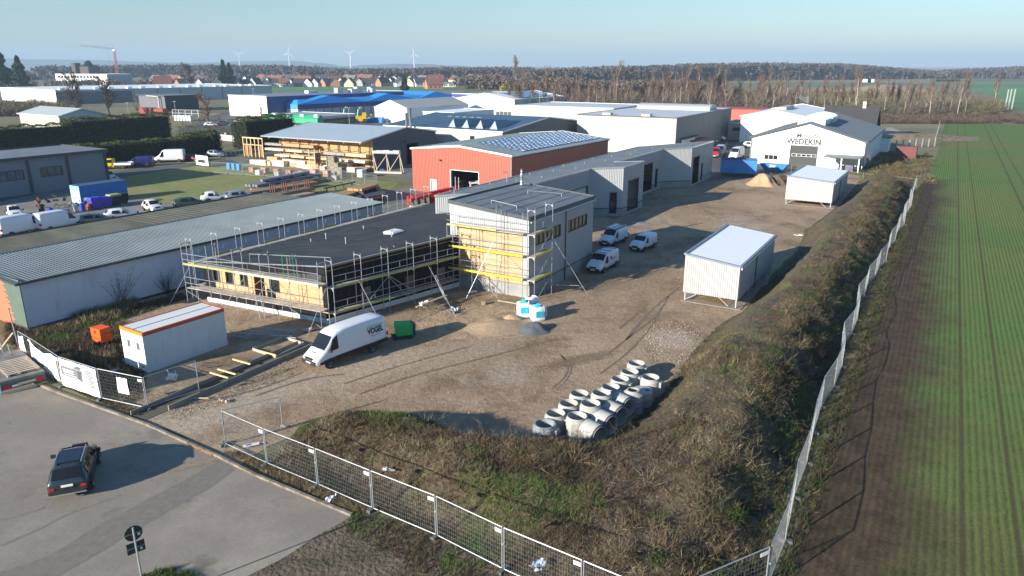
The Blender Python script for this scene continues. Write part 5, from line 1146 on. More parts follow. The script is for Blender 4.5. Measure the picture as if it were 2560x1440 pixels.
def conifer(h,r,seed,col,n=2600,sz=.35):
    r_=np.random.default_rng(seed); tm=TM(); f=r_.random(n)**.75; z=h*(.08+.92*f); rad=r*(1-f)**.8*(.85+.3*r_.random(n)); a=r_.uniform(0,6.283,n); lay=.85+.25*np.sin(z*9/h*2.2); rad*=lay
    k=r_.uniform(.6,1.0,n); P=np.column_stack([rad*k*np.cos(a),rad*k*np.sin(a),z]); c=np.array(col)*r_.uniform(.6,1.4,(n,1)); tm.leaves(P,sz*r_.uniform(.6,1.2,n),c)
    tr=TM(); tr.tube((0,0,0),(0,0,h*.9),r*.08,r*.02,(.08,.06,.04),6); return tr,tm
def conif(name,label,px,py,h,r,seed,col=(.03,.055,.025),n=2600,sz=.4):
    a,b=conifer(h,r,seed,col,n,sz); t=thing(name,label,'tree',G(px,py)); a.build('trunk',VEG,t); b.build('crown',VEG,t); return t
conif('spruce_tree','dark spruce standing above the birch belt',1788,262,17,4.6,1,sz=.7)
conif('spruce_tree','lower dark conifer left of the spruce above the birches',1742,264,12,4.5,2,sz=.7)
conif('fir_tree','blue-green fir left of the white factory roof',57,228,26,8.5,3,col=(.03,.06,.04),sz=1.4)
conif('pine_tree','large dark pine at the left edge above the factory',6,228,36,12,4,col=(.03,.055,.035),sz=1.8)
conif('pine_tree','round dark pine behind the office block',228,205,24,26,5,col=(.03,.05,.03),sz=2.2,n=1800)
conif('spruce_tree','left one of two dark spruces in the village',563,220,24,6,6,sz=1.4,n=1400)
conif('spruce_tree','right one of two dark spruces in the village',578,220,21,6,7,sz=1.4,n=1400)
conif('spruce_tree','small twin-topped conifer beyond the bright blue roof',1012,238,13,4,8,sz=.9,n=1500)
conif('willow_bush','yellow-green willow beyond the blue roofs',1266,247,9,9,9,col=(.26,.23,.07),sz=.9,n=1600)
# ---- clipped conifer hedges
def hedge(label,a,b,w_,h,col=(.05,.072,.02),dens=34,round_=.5,seed=0,sz=.16):
    a=Vector((a[0],a[1],0)); b=Vector((b[0],b[1],0)); L=(b-a).length; az=math.degrees(math.atan2((b-a).x,(b-a).y)); fr=Fr(a,az); r=thing('hedge',label,'hedge',a,fr.rz); r_=np.random.default_rng(seed)
    top=lambda x: h*(1+.035*np.sin(x*.9+seed)+.03*np.sin(x*2.3+seed*2))
    area=2*L*h+L*w_+2*w_*h; n=int(area*dens); tm=TM(); u=r_.random(n); A=np.array([L*h,L*w_,L*h,w_*h,w_*h])/area; ch=r_.choice(5,n,p=A/A.sum())
    x=r_.uniform(0,L,n); t=r_.random(n); y=np.where(ch==0,0,np.where(ch==2,w_,r_.uniform(0,w_,n))); z=np.where(ch==1,1,t); x=np.where(ch==3,0,np.where(ch==4,L,x)); z=np.where((ch==3)|(ch==4),t,z)
    e=np.clip((z-.75)/.25,0,1)**2*round_; y=y+(w_/2-y)*e*.6; ins=r_.uniform(0,.22,n); Z=z*top(x)-ins*.5*(ch==1); y=y+np.where(ch==0,ins,np.where(ch==2,-ins,0)); bul=r_.normal(0,.06,n)+.12*np.sin(x*1.7+z*5); y=y+np.where(ch==0,-bul,bul)*.8
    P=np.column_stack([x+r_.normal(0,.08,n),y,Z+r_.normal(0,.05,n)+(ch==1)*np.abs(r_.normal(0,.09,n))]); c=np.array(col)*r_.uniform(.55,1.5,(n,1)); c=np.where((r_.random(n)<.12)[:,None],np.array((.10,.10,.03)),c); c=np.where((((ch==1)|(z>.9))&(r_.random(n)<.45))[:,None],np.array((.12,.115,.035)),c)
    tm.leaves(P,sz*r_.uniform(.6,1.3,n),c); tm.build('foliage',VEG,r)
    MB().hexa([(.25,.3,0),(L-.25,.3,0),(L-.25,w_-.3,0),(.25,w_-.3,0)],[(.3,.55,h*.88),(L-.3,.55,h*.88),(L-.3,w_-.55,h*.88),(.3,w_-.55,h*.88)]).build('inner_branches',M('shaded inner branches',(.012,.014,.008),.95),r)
    return r
ha,hb=G(18,437),G(552,383)
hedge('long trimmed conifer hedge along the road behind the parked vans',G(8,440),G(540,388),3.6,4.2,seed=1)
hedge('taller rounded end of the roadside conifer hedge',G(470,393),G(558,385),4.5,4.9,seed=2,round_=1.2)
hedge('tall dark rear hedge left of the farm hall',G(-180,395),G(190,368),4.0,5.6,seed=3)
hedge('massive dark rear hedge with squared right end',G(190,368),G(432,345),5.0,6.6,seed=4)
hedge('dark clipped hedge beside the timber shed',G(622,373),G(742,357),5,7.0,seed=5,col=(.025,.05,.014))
# ---- far woods, village, hills
def wood(name,label,pts,hgt,cols,n,depth,rad,seed=0,group=None):
    "belt of bare woodland: rounded crowns of loose flakes"
    r_=np.random.default_rng(seed); tm=TM(); P=[G(*p) for p in pts]; ls=[(b-a).length for a,b in zip(P,P[1:])]; tot=sum(ls); ico=[]
    for i in range(n):
        d=r_.uniform(0,tot); k=0
        while d>ls[k] and k<len(ls)-1: d-=ls[k]; k+=1
        p=P[k].lerp(P[k+1],d/ls[k]); o=Vector((p.x,p.y,0)).normalized()*r_.uniform(0,depth); p=p+o; h=hgt[k]+(hgt[k+1]-hgt[k])*d/ls[k]; h*=r_.uniform(.82,1.08); R_=rad*r_.uniform(.7,1.3); c=np.array(cols[r_.integers(len(cols))])*r_.uniform(.85,1.15)
        m=52; D=r_.normal(0,1,(m,3)); D/=np.linalg.norm(D,axis=1,keepdims=True); q=np.array([p.x,p.y,h-R_])+D*R_*[1,1,1.0]*r_.uniform(.6,1,(m,1)); tm.leaves(q,R_*.29,c*r_.uniform(.75,1.25,(m,1)))
        m=7; q=np.array([p.x,p.y,0])+r_.normal(0,R_*.5,(m,3))*[1,1,0]; tm.blades(q,np.tile([0,0,h*.8],(m,1)),R_*.13,c*r_.uniform(.7,1.7,(m,1))); m=9; q=np.array([p.x,p.y,0])+np.column_stack([r_.normal(0,R_*.7,m),r_.normal(0,R_*.7,m),r_.uniform(0,h*.7,m)]); tm.leaves(q,R_*.6,c*.75)
    return tag(link(name,tm.mesh(name),VEG),label,'woodland',group,'stuff')
PUR=[(.09,.076,.074),(.10,.082,.076),(.082,.074,.076),(.105,.088,.08)]
wood('woodland','dark bare forest edge beyond the right-hand fields',[(1690,206),(1900,201),(2100,200),(2330,197),(2450,197),(2700,199)],[21,23,22,12,16,22],PUR,1700,160,6,1)
wood('woodland','bare forest behind the birch belt',[(1330,212),(1500,209),(1700,206)],[15,18,20],PUR,650,150,6,2)
wood('woodland','long bare forest ridge behind the village, right part',[(900,205),(1100,204),(1330,204)],[15,17,17],PUR,600,200,7,3)
wood('woodland','long bare forest ridge behind the village, left part',[(100,195),(400,194),(700,197),(905,199)],[19,21,20,14],[(.085,.075,.075),(.095,.082,.075)],1000,250,9,4)
wood('woodland','low wooded slope at the left edge',[(-200,200),(0,199),(80,201)],[24,18,10],[(.09,.08,.075)],180,200,9,5)
wood('trees_in_village','bare trees between the village houses',[(60,222),(400,219),(640,213),(1250,212),(1420,222)],[7,8,7,7,9],[(.15,.115,.085),(.13,.11,.08),(.09,.09,.05),(.16,.12,.085)],300,90,3,6)
wood('woodland','bare wood filling the gap behind the left part of the birch belt',[(1290,232),(1500,236),(1760,232)],[8,9,8],[(.115,.092,.078),(.13,.10,.08)],520,60,3.2,8)
wood('woodland','reddish tree clump between village field and birch belt',[(1150,222),(1300,228),(1430,238)],[11,12,11],[(.135,.10,.08),(.12,.092,.075)],180,70,4.5,7)
# hills
def hills(name,y0,prof,mat,px0=-400,px1=3000,dist=9000,h_of=None):
    n=70; vs=[]; fs=[]
    for i in range(n+1):
        x=px0+(px1-px0)*i/n; py=np.interp(x,[p[0] for p in prof],[p[1] for p in prof]); d=dist; u=(x-1280)/F*d/1.0
        X=u*CP; Y=d; z=zat(X,Y,py)+nse(x,0,.02,4)*6
        for k,(f,dz) in enumerate(((0,0),(.35,.45),(.7,.85),(1,1),(1.5,1),(2.2,0))): vs.append((X*(1+.1*f),Y*(1+.1*f),max(-5,z*dz) if dz else -5))
    for i in range(n):
        for k in range(5): a=i*6+k; fs.append((a,a+6,a+7,a+1))
    me=bpy.data.meshes.new(name); me.from_pydata(vs,[],fs); o=link(name,me,mat,smooth=True); return tag(o,kind='structure')
hm=M('wooded hills',(.06,.075,.06),.95,var=.3,vs=.004)
hills('hills',0,[(-400,140),(0,143),(70,147),(200,147),(330,152),(500,156),(600,152),(740,151),(790,156),(850,164),(930,165),(1250,168),(3000,170)],hm,dist=5600,px1=1400)
hills('hills',0,[(780,175),(900,163),(980,160),(1080,159),(1160,166),(1230,172)],hm,dist=4600,px0=760,px1=1250)
# ---------------------------------------------------------------- village
rv=random.Random(11)
RF={'dark':M('dark roof tiles',(.06,.06,.07),.7,var=.1),'red':M('red roof tiles',(.20,.085,.06),.7,var=.1),'grey':M('grey roof tiles',(.16,.15,.15),.7)}
WL={'white':M('white house wall',(.72,.70,.66),.8),'cream':M('cream house wall',(.60,.52,.38),.8),'brick':M('brick house wall',(.38,.19,.12),.85)}
def house(label,px,py,L,W,he,hr,wall_,roof_,az,name='village_house',group='houses of the village beyond the fields'):
    p=G(px,py); r=thing(name,label,'house',p,R(az),group)
    MB().box(-L/2,-W/2,0,L/2,W/2,he).poly([(-L/2,-W/2,he),(-L/2,0,hr),(-L/2,W/2,he)][::-1]).poly([(L/2,-W/2,he),(L/2,0,hr),(L/2,W/2,he)]).build('wall',WL[wall_],r)
    o=MB(); o.slab([(-L/2-.4,-W/2-.5,he-.3),(L/2+.4,-W/2-.5,he-.3),(L/2+.4,0,hr+.2),(-L/2-.4,0,hr+.2)],.25); o.slab([(-L/2-.4,0,hr+.2),(L/2+.4,0,hr+.2),(L/2+.4,W/2+.5,he-.3),(-L/2-.4,W/2+.5,he-.3)],.25); rf=o.build('roof',RF[roof_],r)
    MB().box(L*.2,-.5,hr-.6,L*.2+.9,.4,hr+1.2).build('chimney',WL['brick'],rf)
    for s in (-1,1):
        for k in (-1,0,1): MB().box(k*L*.28-.6,s*W/2-.06,1.0,k*L*.28+.6,s*W/2+.06,2.3).build('window',GLASS,r)
    return r
vx=[(420,221),(455,221),(505,219),(545,220),(592,218),(612,219),(640,217),(672,216),(690,216),(712,217),(730,215),(752,216),(775,216),(796,216),(818,216),(838,216),(858,215),(876,217),(896,215),(918,216),(938,215),(958,216),(980,215),(1000,216),(1026,216),(1050,216),(1072,217),(1190,215),(1225,214)]
for i,(x,y) in enumerate(vx):
    wl=rv.choice(['white','white','white','cream','brick']); rf_=(rv.choice(['dark','dark','dark','grey']) if i%9 else 'red'); az=rv.choice([20,110,35,80,60])+rv.uniform(-8,8); w_=rv.uniform(9,11)
    house('%s %s-roofed gabled house, %s from the left in the front village row'%(wl,rf_,ordinal(i)),x,y,rv.uniform(9,13),w_*.9,rv.uniform(2.8,4.0),rv.uniform(7.2,8.6),wl,rf_,az)
for i in range(24):
    x=395+i*37+rv.uniform(-8,8); rf_=rv.choice(['red','red','dark','grey']); wl=rv.choice(['white','brick','cream'])
    house('%s-roofed %s house, %s from the left in the rear village row'%(rf_,wl,ordinal(i)),x,rv.uniform(207,211),rv.uniform(12,20),rv.uniform(9,11),rv.uniform(3.5,5),rv.uniform(8.5,10),wl,rf_,rv.uniform(0,180))
house('orange brick farmhouse with steep dark red roof right of the factory roof',410,224,13,11,4,11,'brick','red',28)
house('lone brick farmhouse with red roof at the edge of the green field',1085,222,14,10,4,9,'brick','red',20)
for i,(x,l) in enumerate(((1110,'left'),(1128,'right'))): house('small flat white house in the field, %s of two'%l,x,217,7,8,3.4,4.2,'white','grey',15)
for i,(x,y,l) in enumerate(((1192,208,'left'),(1218,208,'right'))): house('far white apartment block at the wood edge, %s of two'%l,x,y,18,12,8,9,'white','grey',15)
for i,(x,y,l) in enumerate(((2166,206,'left'),(2174,206,'right'))): MB().box(-4,-3,0,4,3,4).build('field_shed',WL['white'],label='tiny white cabin in the distant right-hand field, %s of the pair'%l,category='shed').location=G(x,y)
# wind turbines
def turbine(label,px,pyh,pyb,d,rot):
    X=(px-1280)/F*d*CP; t=Vector((X,d,0)); hub=zat(X,d,pyh); r=thing('wind_turbine',label,'wind turbine',(X,d,-3),0,'wind turbines on the horizon'); hub+=3
    m=M('turbine white',(.62,.63,.65),.5); MB().tube((0,0,0),(0,0,hub),3.6,10,2.0).build('tower',m,r); MB().box(-2.2,-4,hub-2,2.2,6,hub+2.4).build('nacelle',m,r); MB().lathe([(0,-6),(1.6,-5.2),(2.2,-4)],(0,0,hub),10,'y').build('hub',m,r)
    for k in range(3):
        a=R(rot+120*k); L_=33; c,s=math.sin(a),math.cos(a); MB().hexa([(c*2-s*1.2,-5,hub+s*2+c*1.2),(c*2+s*1.2,-5,hub+s*2-c*1.2),(c*2+s*1.2,-4.4,hub+s*2-c*1.2),(c*2-s*1.2,-4.4,hub+s*2+c*1.2)],[(c*L_*.25-s*2.4,-5,hub+s*L_*.25+c*2.4),(c*L_*.25+s*1.6,-5,hub+s*L_*.25-c*1.6),(c*L_*.25+s*1.6,-4.6,hub+s*L_*.25-c*1.6),(c*L_*.25-s*2.4,-4.6,hub+s*L_*.25+c*2.4)]).hexa([(c*L_*.25-s*2.4,-5,hub+s*L_*.25+c*2.4),(c*L_*.25+s*1.6,-5,hub+s*L_*.25-c*1.6),(c*L_*.25+s*1.6,-4.6,hub+s*L_*.25-c*1.6),(c*L_*.25-s*2.4,-4.6,hub+s*L_*.25+c*2.4)],[(c*L_-s*.5,-5,hub+s*L_+c*.5),(c*L_+s*.5,-5,hub+s*L_-c*.5),(c*L_+s*.5,-4.8,hub+s*L_-c*.5),(c*L_-s*.5,-4.8,hub+s*L_+c*.5)]).build('blade',m,r)
turbine('wind turbine with drooping blade, leftmost, right of the crane',600,136,167,4200,60)
turbine('wind turbine with one blade straight up, second from the left',724,133,168,4000,8)
turbine('wind turbine with raised right blade, above the round wooded hill',877,134,172,3900,55)
turbine('wind turbine farthest right, above the gap in the hills',1036,136,178,3700,-5)
# tower crane
cx=G(292,216); cx=Vector((-600,1150,0)); px_=lambda X,Y,Z:0
d=1100; X=(291-1280)/F*d*CP; r=thing('tower_crane','red lattice tower crane with long grey jib above the office block','crane',(X,d,0))
ch=zat(X,d,128); REDC=M('crane red',(.55,.12,.08),.5)
mb=MB(); n=14
for k in range(n):
    z0,z1=ch*k/n,ch*(k+1)/n; q=[(-1,-1),(1,-1),(1,1),(-1,1)]
    for i in range(4): a,b=q[i],q[(i+1)%4]; mb.tube((*a,z0),(*a,z1),.28,4); mb.tube((*a,z0),(*b,z1),.16,4)
mb.build('mast',REDC,r); mb=MB(); mb.box(-1.4,-1.4,ch,1.4,1.4,ch+2.5); mb.build('cab',WFRM,r)
mb=MB(); jl=42; ja=Vector((-.93,-.37,.10)).normalized(); tp=Vector((0,0,ch+2.5))
sd_=Vector((-ja.y,ja.x,0)).normalized()*.8
for k in range(16):
    a=tp+ja*jl*k/16; b=tp+ja*jl*(k+1)/16; mb.tube(a+sd_,b+sd_,.16,4); mb.tube(a-sd_,b-sd_,.16,4); mb.tube(a+Vector((0,0,1.6)),b+Vector((0,0,1.6)),.16,4); mb.tube(a+sd_,b+Vector((0,0,1.6)),.1,4); mb.tube(b-sd_,a+Vector((0,0,1.6)),.1,4)
mb.build('jib',STEEL,r); MB().tube(tp,tp+Vector((0,0,7)),.3,5).tube(tp+Vector((0,0,7)),tp+ja*26+Vector((0,0,1.6)),.12,4).build('apex',REDC,r)
MB().tube(tp+ja*8,tp+ja*8-Vector((0,0,19)),.1,4).build('hoist_rope',FRM,r)
# ---------------------------------------------------------------- vehicles
TYRE=M('tyre rubber',(.018,.018,.018),.85); RIM=M('alloy rim',(.35,.36,.37),.35,metal=.6); BLKP=M('black plastic',(.02,.02,.022),.6); LAMP=M('headlamp glass',(.65,.68,.70),.1,spec=.8); TAIL=M('tail lamp red',(.50,.02,.02),.25); PLATE=M('number plate',(.78,.78,.76),.5); CARGL=M('car glass',(.012,.015,.018),.1,spec=.45,var=.1)
def paint(n,c,rough=.3,metal=0): return M('paint '+n,c,rough,metal=metal,var=.03,vs=.5,spec=.6)
PW=paint('white',(.66,.67,.69)); 
def vehicle(name,label,cat,loc,rz,st,wheels,body,wr=.33,win=(),wind=None,rear=None,lower=None,group=None,plate_y=0,lights=True,roofbars=False,mirror=None,arch=True,doorline=(),bonnet=None):
    """stations st: (x, zbottom, zbelt, ztop, half width at belt, half width at top), x grows towards the front"""
    r=thing(name,label,cat,loc,rz,group); V=[];Fs=[]
    def ring(s):
        x,zb,zm,zt,wb,wt=s; hgt_=zt-zm; k=.35 if hgt_>.25 else .1
        h=[(wb*.93,zb),(wb,zb+(zm-zb)*.35),(wb*.99,zm),(wt+.0,zt-min(.10,hgt_*.3+.01)),(wt-.10,zt),(0,zt+.025)]
        return [(x,y,z) for y,z in h]+[(x,-y,z) for y,z in h[-2::-1]]
    n=None
    for s in st: q=ring(s); n=len(q); V+=q
    for i in range(len(st)-1):
        for k in range(n-1): a=i*n+k; Fs.append((a,a+1,a+n+1,a+n))
        Fs.append((i*n+n-1,i*n,i*n+n,i*n+n+n-1))
    Fs.append(tuple(range(n))); Fs.append(tuple(range((len(st)-1)*n,len(st)*n))[::-1])
    me=bpy.data.meshes.new('body'); me.from_pydata(V,[],Fs); o=link('body',me,body,r); recalc(o)
    for p in o.data.polygons: p.use_smooth=len(p.vertices)==4
    sm=o.modifiers.new('soft','SUBSURF'); sm.levels=sm.render_levels=1
    def ip(x):
        for a,b in zip(st,st[1:]):
            lo,hi=(a,b) if a[0]<b[0] else (b,a)
            if lo[0]<=x<=hi[0]: t=(x-lo[0])/(hi[0]-lo[0]+1e-9); return [lo[i]+(hi[i]-lo[i])*t for i in range(6)]
        return st[0] if x<st[0][0] else st[-1]
    def side(x,t,s,o_=.012):
        _,zb,zm,zt,wb,wt=ip(x); z=zm+(zt-.10-zm)*t; y=wb*.99+(wt-wb*.99)*t; return (x,s*(y+o_),z)
    def low(x,t,s,o_=.012):
        _,zb,zm,zt,wb,wt=ip(x); z=zb+(zm-zb)*t; y=wb*(.93+.07*min(1,t/.35)) if t<.35 else wb*(1-.01*(t-.35)/.65); return (x,s*(y+o_),z)
    for (x0,x1,t0,t1,*sk) in win:
        sk=sk[0] if sk else 0
        for s in (1,-1):
            q=[side(x0,t0,s),side(x1,t0,s),side(x1-sk,t1,s),side(x0+(sk if x0<0 else 0)*.4,t1,s)]
            mb=MB(); mb.poly(q if s<0 else q[::-1]); mb.build('side_window',CARGL,r)
    def screen(a,b,nm,sgn):
        A=ip(a);B_=ip(b); wa=min(A[5],A[4])*.90;wb=B_[5]*.92-.03; d=Vector((b-a,0,B_[3]-A[3])).normalized(); nn=Vector((-d.z,0,d.x)); nn=nn if nn.z>0 else -nn; off=nn*.035
        P=[Vector((a,-wa,A[3]))+off,Vector((a,wa,A[3]))+off,Vector((b,wb,B_[3]))+off,Vector((b,-wb,B_[3]))+off]; P=[p+d*(.03 if i<2 else -.03) for i,p in enumerate(P)]
        mid=(P[0]+P[1])/2+nn*.03; mid2=(P[2]+P[3])/2+nn*.03
        MB().poly([P[0],mid,mid2,P[3]]).poly([mid,P[1],P[2],mid2]).build(nm,CARGL,r)
    if wind: screen(*wind,'windscreen',1)
    if rear: screen(*rear,'rear_window',-1)
    hw=max(s[4] for s in st)
    for x in wheels:
        for s in (1,-1):
            w_=MB(); w_.lathe([(wr*.62,-.11),(wr*.93,-.11),(wr,-.07),(wr,.07),(wr*.93,.11),(wr*.62,.11)],n=18,ax='y'); wo=w_.build('wheel',TYRE,r,True); wo.location=(x,s*(hw-.09),wr)
            q=MB(); q.lathe([(0,.07),(wr*.2,.09),(wr*.55,.06),(wr*.64,.10)],n=12,ax='y'); q.lathe([(0,-.07),(wr*.2,-.09),(wr*.55,-.06),(wr*.64,-.10)],n=12,ax='y'); q.build('rim',RIM,wo)
            if arch:
                pts=[(x+wr*1.2*math.cos(t),s*(hw+.018),wr*1.0+wr*1.2*math.sin(t)) for t in np.linspace(-.3,math.pi+.3,12)]; MB().poly(pts).build('wheel_arch',BLKP,r)
                wo.location=(x,s*(hw-.07),wr)
    xf=max(s[0] for s in st); xb=min(s[0] for s in st); F0=max(st,key=lambda s:s[0]); B0=min(st,key=lambda s:s[0])
    if lower:
        for s in (1,-1):
            q=[low(x,t,s,.008) for x,t in ((xb+.05,0),(xf-.3,0),(xf-.3,lower),(xb+.05,lower))]
            seg=MB(); xs=np.linspace(xb+.05,xf-.25,9)
            for a,b in zip(xs,xs[1:]):
                for t0,t1 in (((0,.35),(.35,lower)) if lower>.35 else ((0,lower),)):
                    P=[low(a,t0,s,.014),low(b,t0,s,.014),low(b,t1,s,.014),low(a,t1,s,.014)]; seg.poly(P if s<0 else P[::-1])
            seg.build('sill_trim',BLKP,r)
    zf=F0[1]; MB().box(xf-.25,-F0[4]*.96,zf-.02,xf+.05,F0[4]*.96,zf+.30).build('front_bumper',BLKP if lower else body,r)
    MB().box(xb-.05,-B0[4]*.96,B0[1]-.02,xb+.15,B0[4]*.96,B0[1]+.25).build('rear_bumper',BLKP if lower else body,r)
    zg=zf+.34; MB().box(xf-.08,-F0[4]*.5,zg,xf+.03,F0[4]*.5,zg+.16).build('grille',BLKP,r)
    for s in (1,-1):
        A=ip(xf-.35); MB().hexa([(xf-.02,s*F0[4]*.60,F0[2]-.22),(xf-.02,s*F0[4]*.97,F0[2]-.22),(xf-.32,s*(A[4]*.99),F0[2]-.18),(xf-.3,s*F0[4]*.6,F0[2]-.18)],[(xf+.03,s*F0[4]*.60,F0[2]-.02),(xf+.0,s*F0[4]*.98,F0[2]-.0),(xf-.32,s*(A[4]*1.01),F0[2]+.04),(xf-.3,s*F0[4]*.6,F0[2]+.04)]).build('headlight',LAMP,r)
        MB().box(xb-.03,s*B0[4]*.72,B0[2]-.28,xb+.12,s*B0[4]*1.01,B0[2]-.02).build('taillight',TAIL,r)
    MB().box(xf+.04,-.26,zf+.1,xf+.06,.26,zf+.21).build('number_plate',PLATE,r); MB().box(xb-.055,-.26,B0[1]+.36,xb-.03,.26,B0[1]+.48).build('number_plate',PLATE,r)
    if mirror:
        for s in (1,-1): q=side(mirror,0,s,.0); MB().box(q[0]-.06,q[1],q[2]+.0,q[0]+.08,q[1]+s*.22,q[2]+.17).build('mirror',BLKP,r)
    if roofbars:
        for s in (1,-1):
            xs=[a[0] for a in st if a[3]>max(q[3] for q in st)-.12]; a,b=min(xs)+.2,max(xs)-.1; MB().bar((a,s*(ip(a)[5]-.08),ip(a)[3]+.06),(b,s*(ip(b)[5]-.08),ip(b)[3]+.06),.04,.05).build('roof_rail',STEEL,r)
    if doorline:
        mb=MB()
        for x in doorline:
            for s in (1,-1):
                P=[low(x,.1,s,.006),low(x+.012,.1,s,.006),low(x+.012,1,s,.006),low(x,1,s,.006)]; mb.poly(P); mb.poly(P[::-1])
        mb.build('door_seams',M('door seam',(.2,.2,.2),.6),r)
    return r,side,low,ip
def van_st(L,h,w,nose=.95,hood=1.12,belt=1.1):
    f=L/2; return [(-f,.35,belt,h-.06,w,w-.14),(-f+.12,.30,belt,h,w,w-.12),(-f+1.2,.28,belt,h+.01,w,w-.11),(f-2.0,.28,belt,h,w,w-.12),(f-1.72,.28,belt,h-.10,w,w-.14),(f-nose-.05,.28,belt,hood+.12,w*.985,w*.86),(f-.35,.27,hood-.14,hood-.04,w*.95,w*.80),(f-.05,.27,hood-.32,hood-.24,w*.87,w*.72),(f,.32,hood-.42,hood-.36,w*.82,w*.66)]
def car_st(L,h,w,hatch=True,suv=0.):
    f=L/2; z=.26+suv; b=.92+suv
    return [(-f,z+.12,b-.16,b-.06,w*.86,w*.72),(-f+.1,z,b-.04,b+.04,w*.94,w*.78),(-f+.55 if hatch else -f+1.0,z-.02,b,h-.10 ,w*.99,w*.70),(-f+.95,z-.04,b,h,w,w*.72),(.1,z-.05,b-.02,h+.01,w,w*.74),(f-1.75,z-.05,b-.04,h-.05,w,w*.73),(f-1.05,z-.04,b-.05,b+.06,w*.985,w*.80),(f-.35,z-.02,b-.16,b-.10,w*.94,w*.76),(f-.05,z,b-.32,b-.26,w*.86,w*.70),(f,z+.08,b-.40,b-.34,w*.80,w*.62)]
def hd(p0,p1):
    a=G(*p0);b=G(*p1); return math.atan2((b-a).y,(b-a).x)
# large white van with lettering
A_=G(808,905); B__=G(950,862); 
vl=6.6; L=vl/2
c0=G(862,882)
vst=[(-3.4,.55,1.35,2.55,.98,.86),(-3.3,.5,1.35,2.68,1.0,.88),(-1.5,.5,1.35,2.74,1.0,.88),(1.15,.5,1.35,2.72,1.0,.87),(1.75,.48,1.35,2.50,1.0,.82),(2.0,.48,1.35,2.15,1.0,.80),(2.62,.48,1.25,1.42,.99,.86),(3.15,.46,1.02,1.16,.95,.80),(3.42,.46,.85,.94,.88,.72),(3.5,.5,.72,.80,.82,.66)]
VA,VBk=G(815,915),G(935,873)
rzv=math.atan2((VA-VBk).y,(VA-VBk).x)
ctr_=(VA+VBk)/2; side_n=Vector((math.cos(rzv),math.sin(rzv),0)).cross(Vector((0,0,1)))
r_,sd_f,lw_f,ip_=vehicle('delivery_van','large white high-roof delivery van with black and green lettering by the scaffold','van',Vector((-11.29,46.3,0)),math.atan2(-.777,-.629),vst,(2.35,-1.75),PW,.38,win=[(1.45,2.3,.02,.92,.42)],wind=(2.62,1.85),lower=.42,mirror=2.25,doorline=(1.2,-.2))
# lettering on both flanks
BK2=M('lettering black',(.02,.02,.02),.6); GRL=M('logo green',(.18,.42,.30),.6)
for s in (1,-1):
    rot=(R(84),0,R(180)) if s>0 else (R(84),0,0)
    y=s*.975; text('lettering','VOGEL',.62,BK2,r_,(-2.15,y,1.78),rot,off=.02,sx=.78); 
    text('lettering','fensterprofi',.2,GRL,r_,(-2.15,s*.955,2.12),rot); text('lettering','Fenster  Haustüren',.11,BK2,r_,(-2.15,s*.99,1.42),rot)
    MB().box(-2.9,s*.93,2.05,-1.4,s*.96,2.22).build('logo_band',M('logo band pale green',(.35,.52,.46),.6),r_)
r_.scale=(.88,)*3; text('lettering','VOGEL',.2,BK2,r_,(2.98,0,1.27),(R(22),0,R(90)),sx=.8)
# vans in the yard
def panel_van(label,px,py,az,L=5.0,h=1.95,w=.97,extra=None,group='white vans parked in the yard',col=None,name='panel_van'):
    st=van_st(L,h,w,.95,1.12 if h<2.2 else 1.25,1.08 if h<2.2 else 1.2); r,s,l,i=vehicle(name,label,'van',G(px,py),R(90-az),st,(L/2-.9,-L/2+1.05),col or PW,.33,win=[(L/2-1.95,L/2-1.2,.02,.9,.3)],wind=(L/2-1.0,L/2-1.72),lower=.25,mirror=L/2-1.3,group=group,doorline=(L/2-2.0,L/2-3.2))
    if 'yard' in group: r.scale=(.88,)*3
    return r
azv=212
v1=panel_van('white panel van with roof bars and red-black logo, nearest of three in the yard',1506,672,azv,5.0,2.0)
for x in (-1.6,-.4,.8): MB().bar((x,-.85,2.08),(x,.85,2.08),.06,.05).build('roof_bar',FRM,v1)
for s in (1,-1): MB().box(-.35,s*.955,1.35,.1,s*.975,1.55).build('logo',M('logo red',(.5,.05,.05),.6),v1); MB().box(-1.3,s*.965,1.2,-.4,s*.98,1.26).build('logo_text',BK2,v1); MB().box(-.25,s*.957,1.18,-.05,s*.98,1.35).build('logo',BK2,v1)
MB().lathe([(0,0),(.13,.01)],(2.0,0,1.08),12).build('bonnet_logo',BK2,v1)
v2=panel_van('white panel van with loaded roof rack, behind the nearest one',1533,608,azv+2,4.9,1.95)
MB().box(-2.0,-.7,2.0,.9,.7,2.06).box(-2.0,-.75,2.06,.9,-.65,2.16).box(-2.0,.65,2.06,.9,.75,2.16).build('roof_rack',STEEL,v2)
MB().box(-1.7,-.45,2.07,.7,-.1,2.2).build('ladder_on_roof',WFRM,v2)
v3=panel_van('small white van with black bumper, right of the other two',1607,622,azv+4,4.5,1.82,.92)
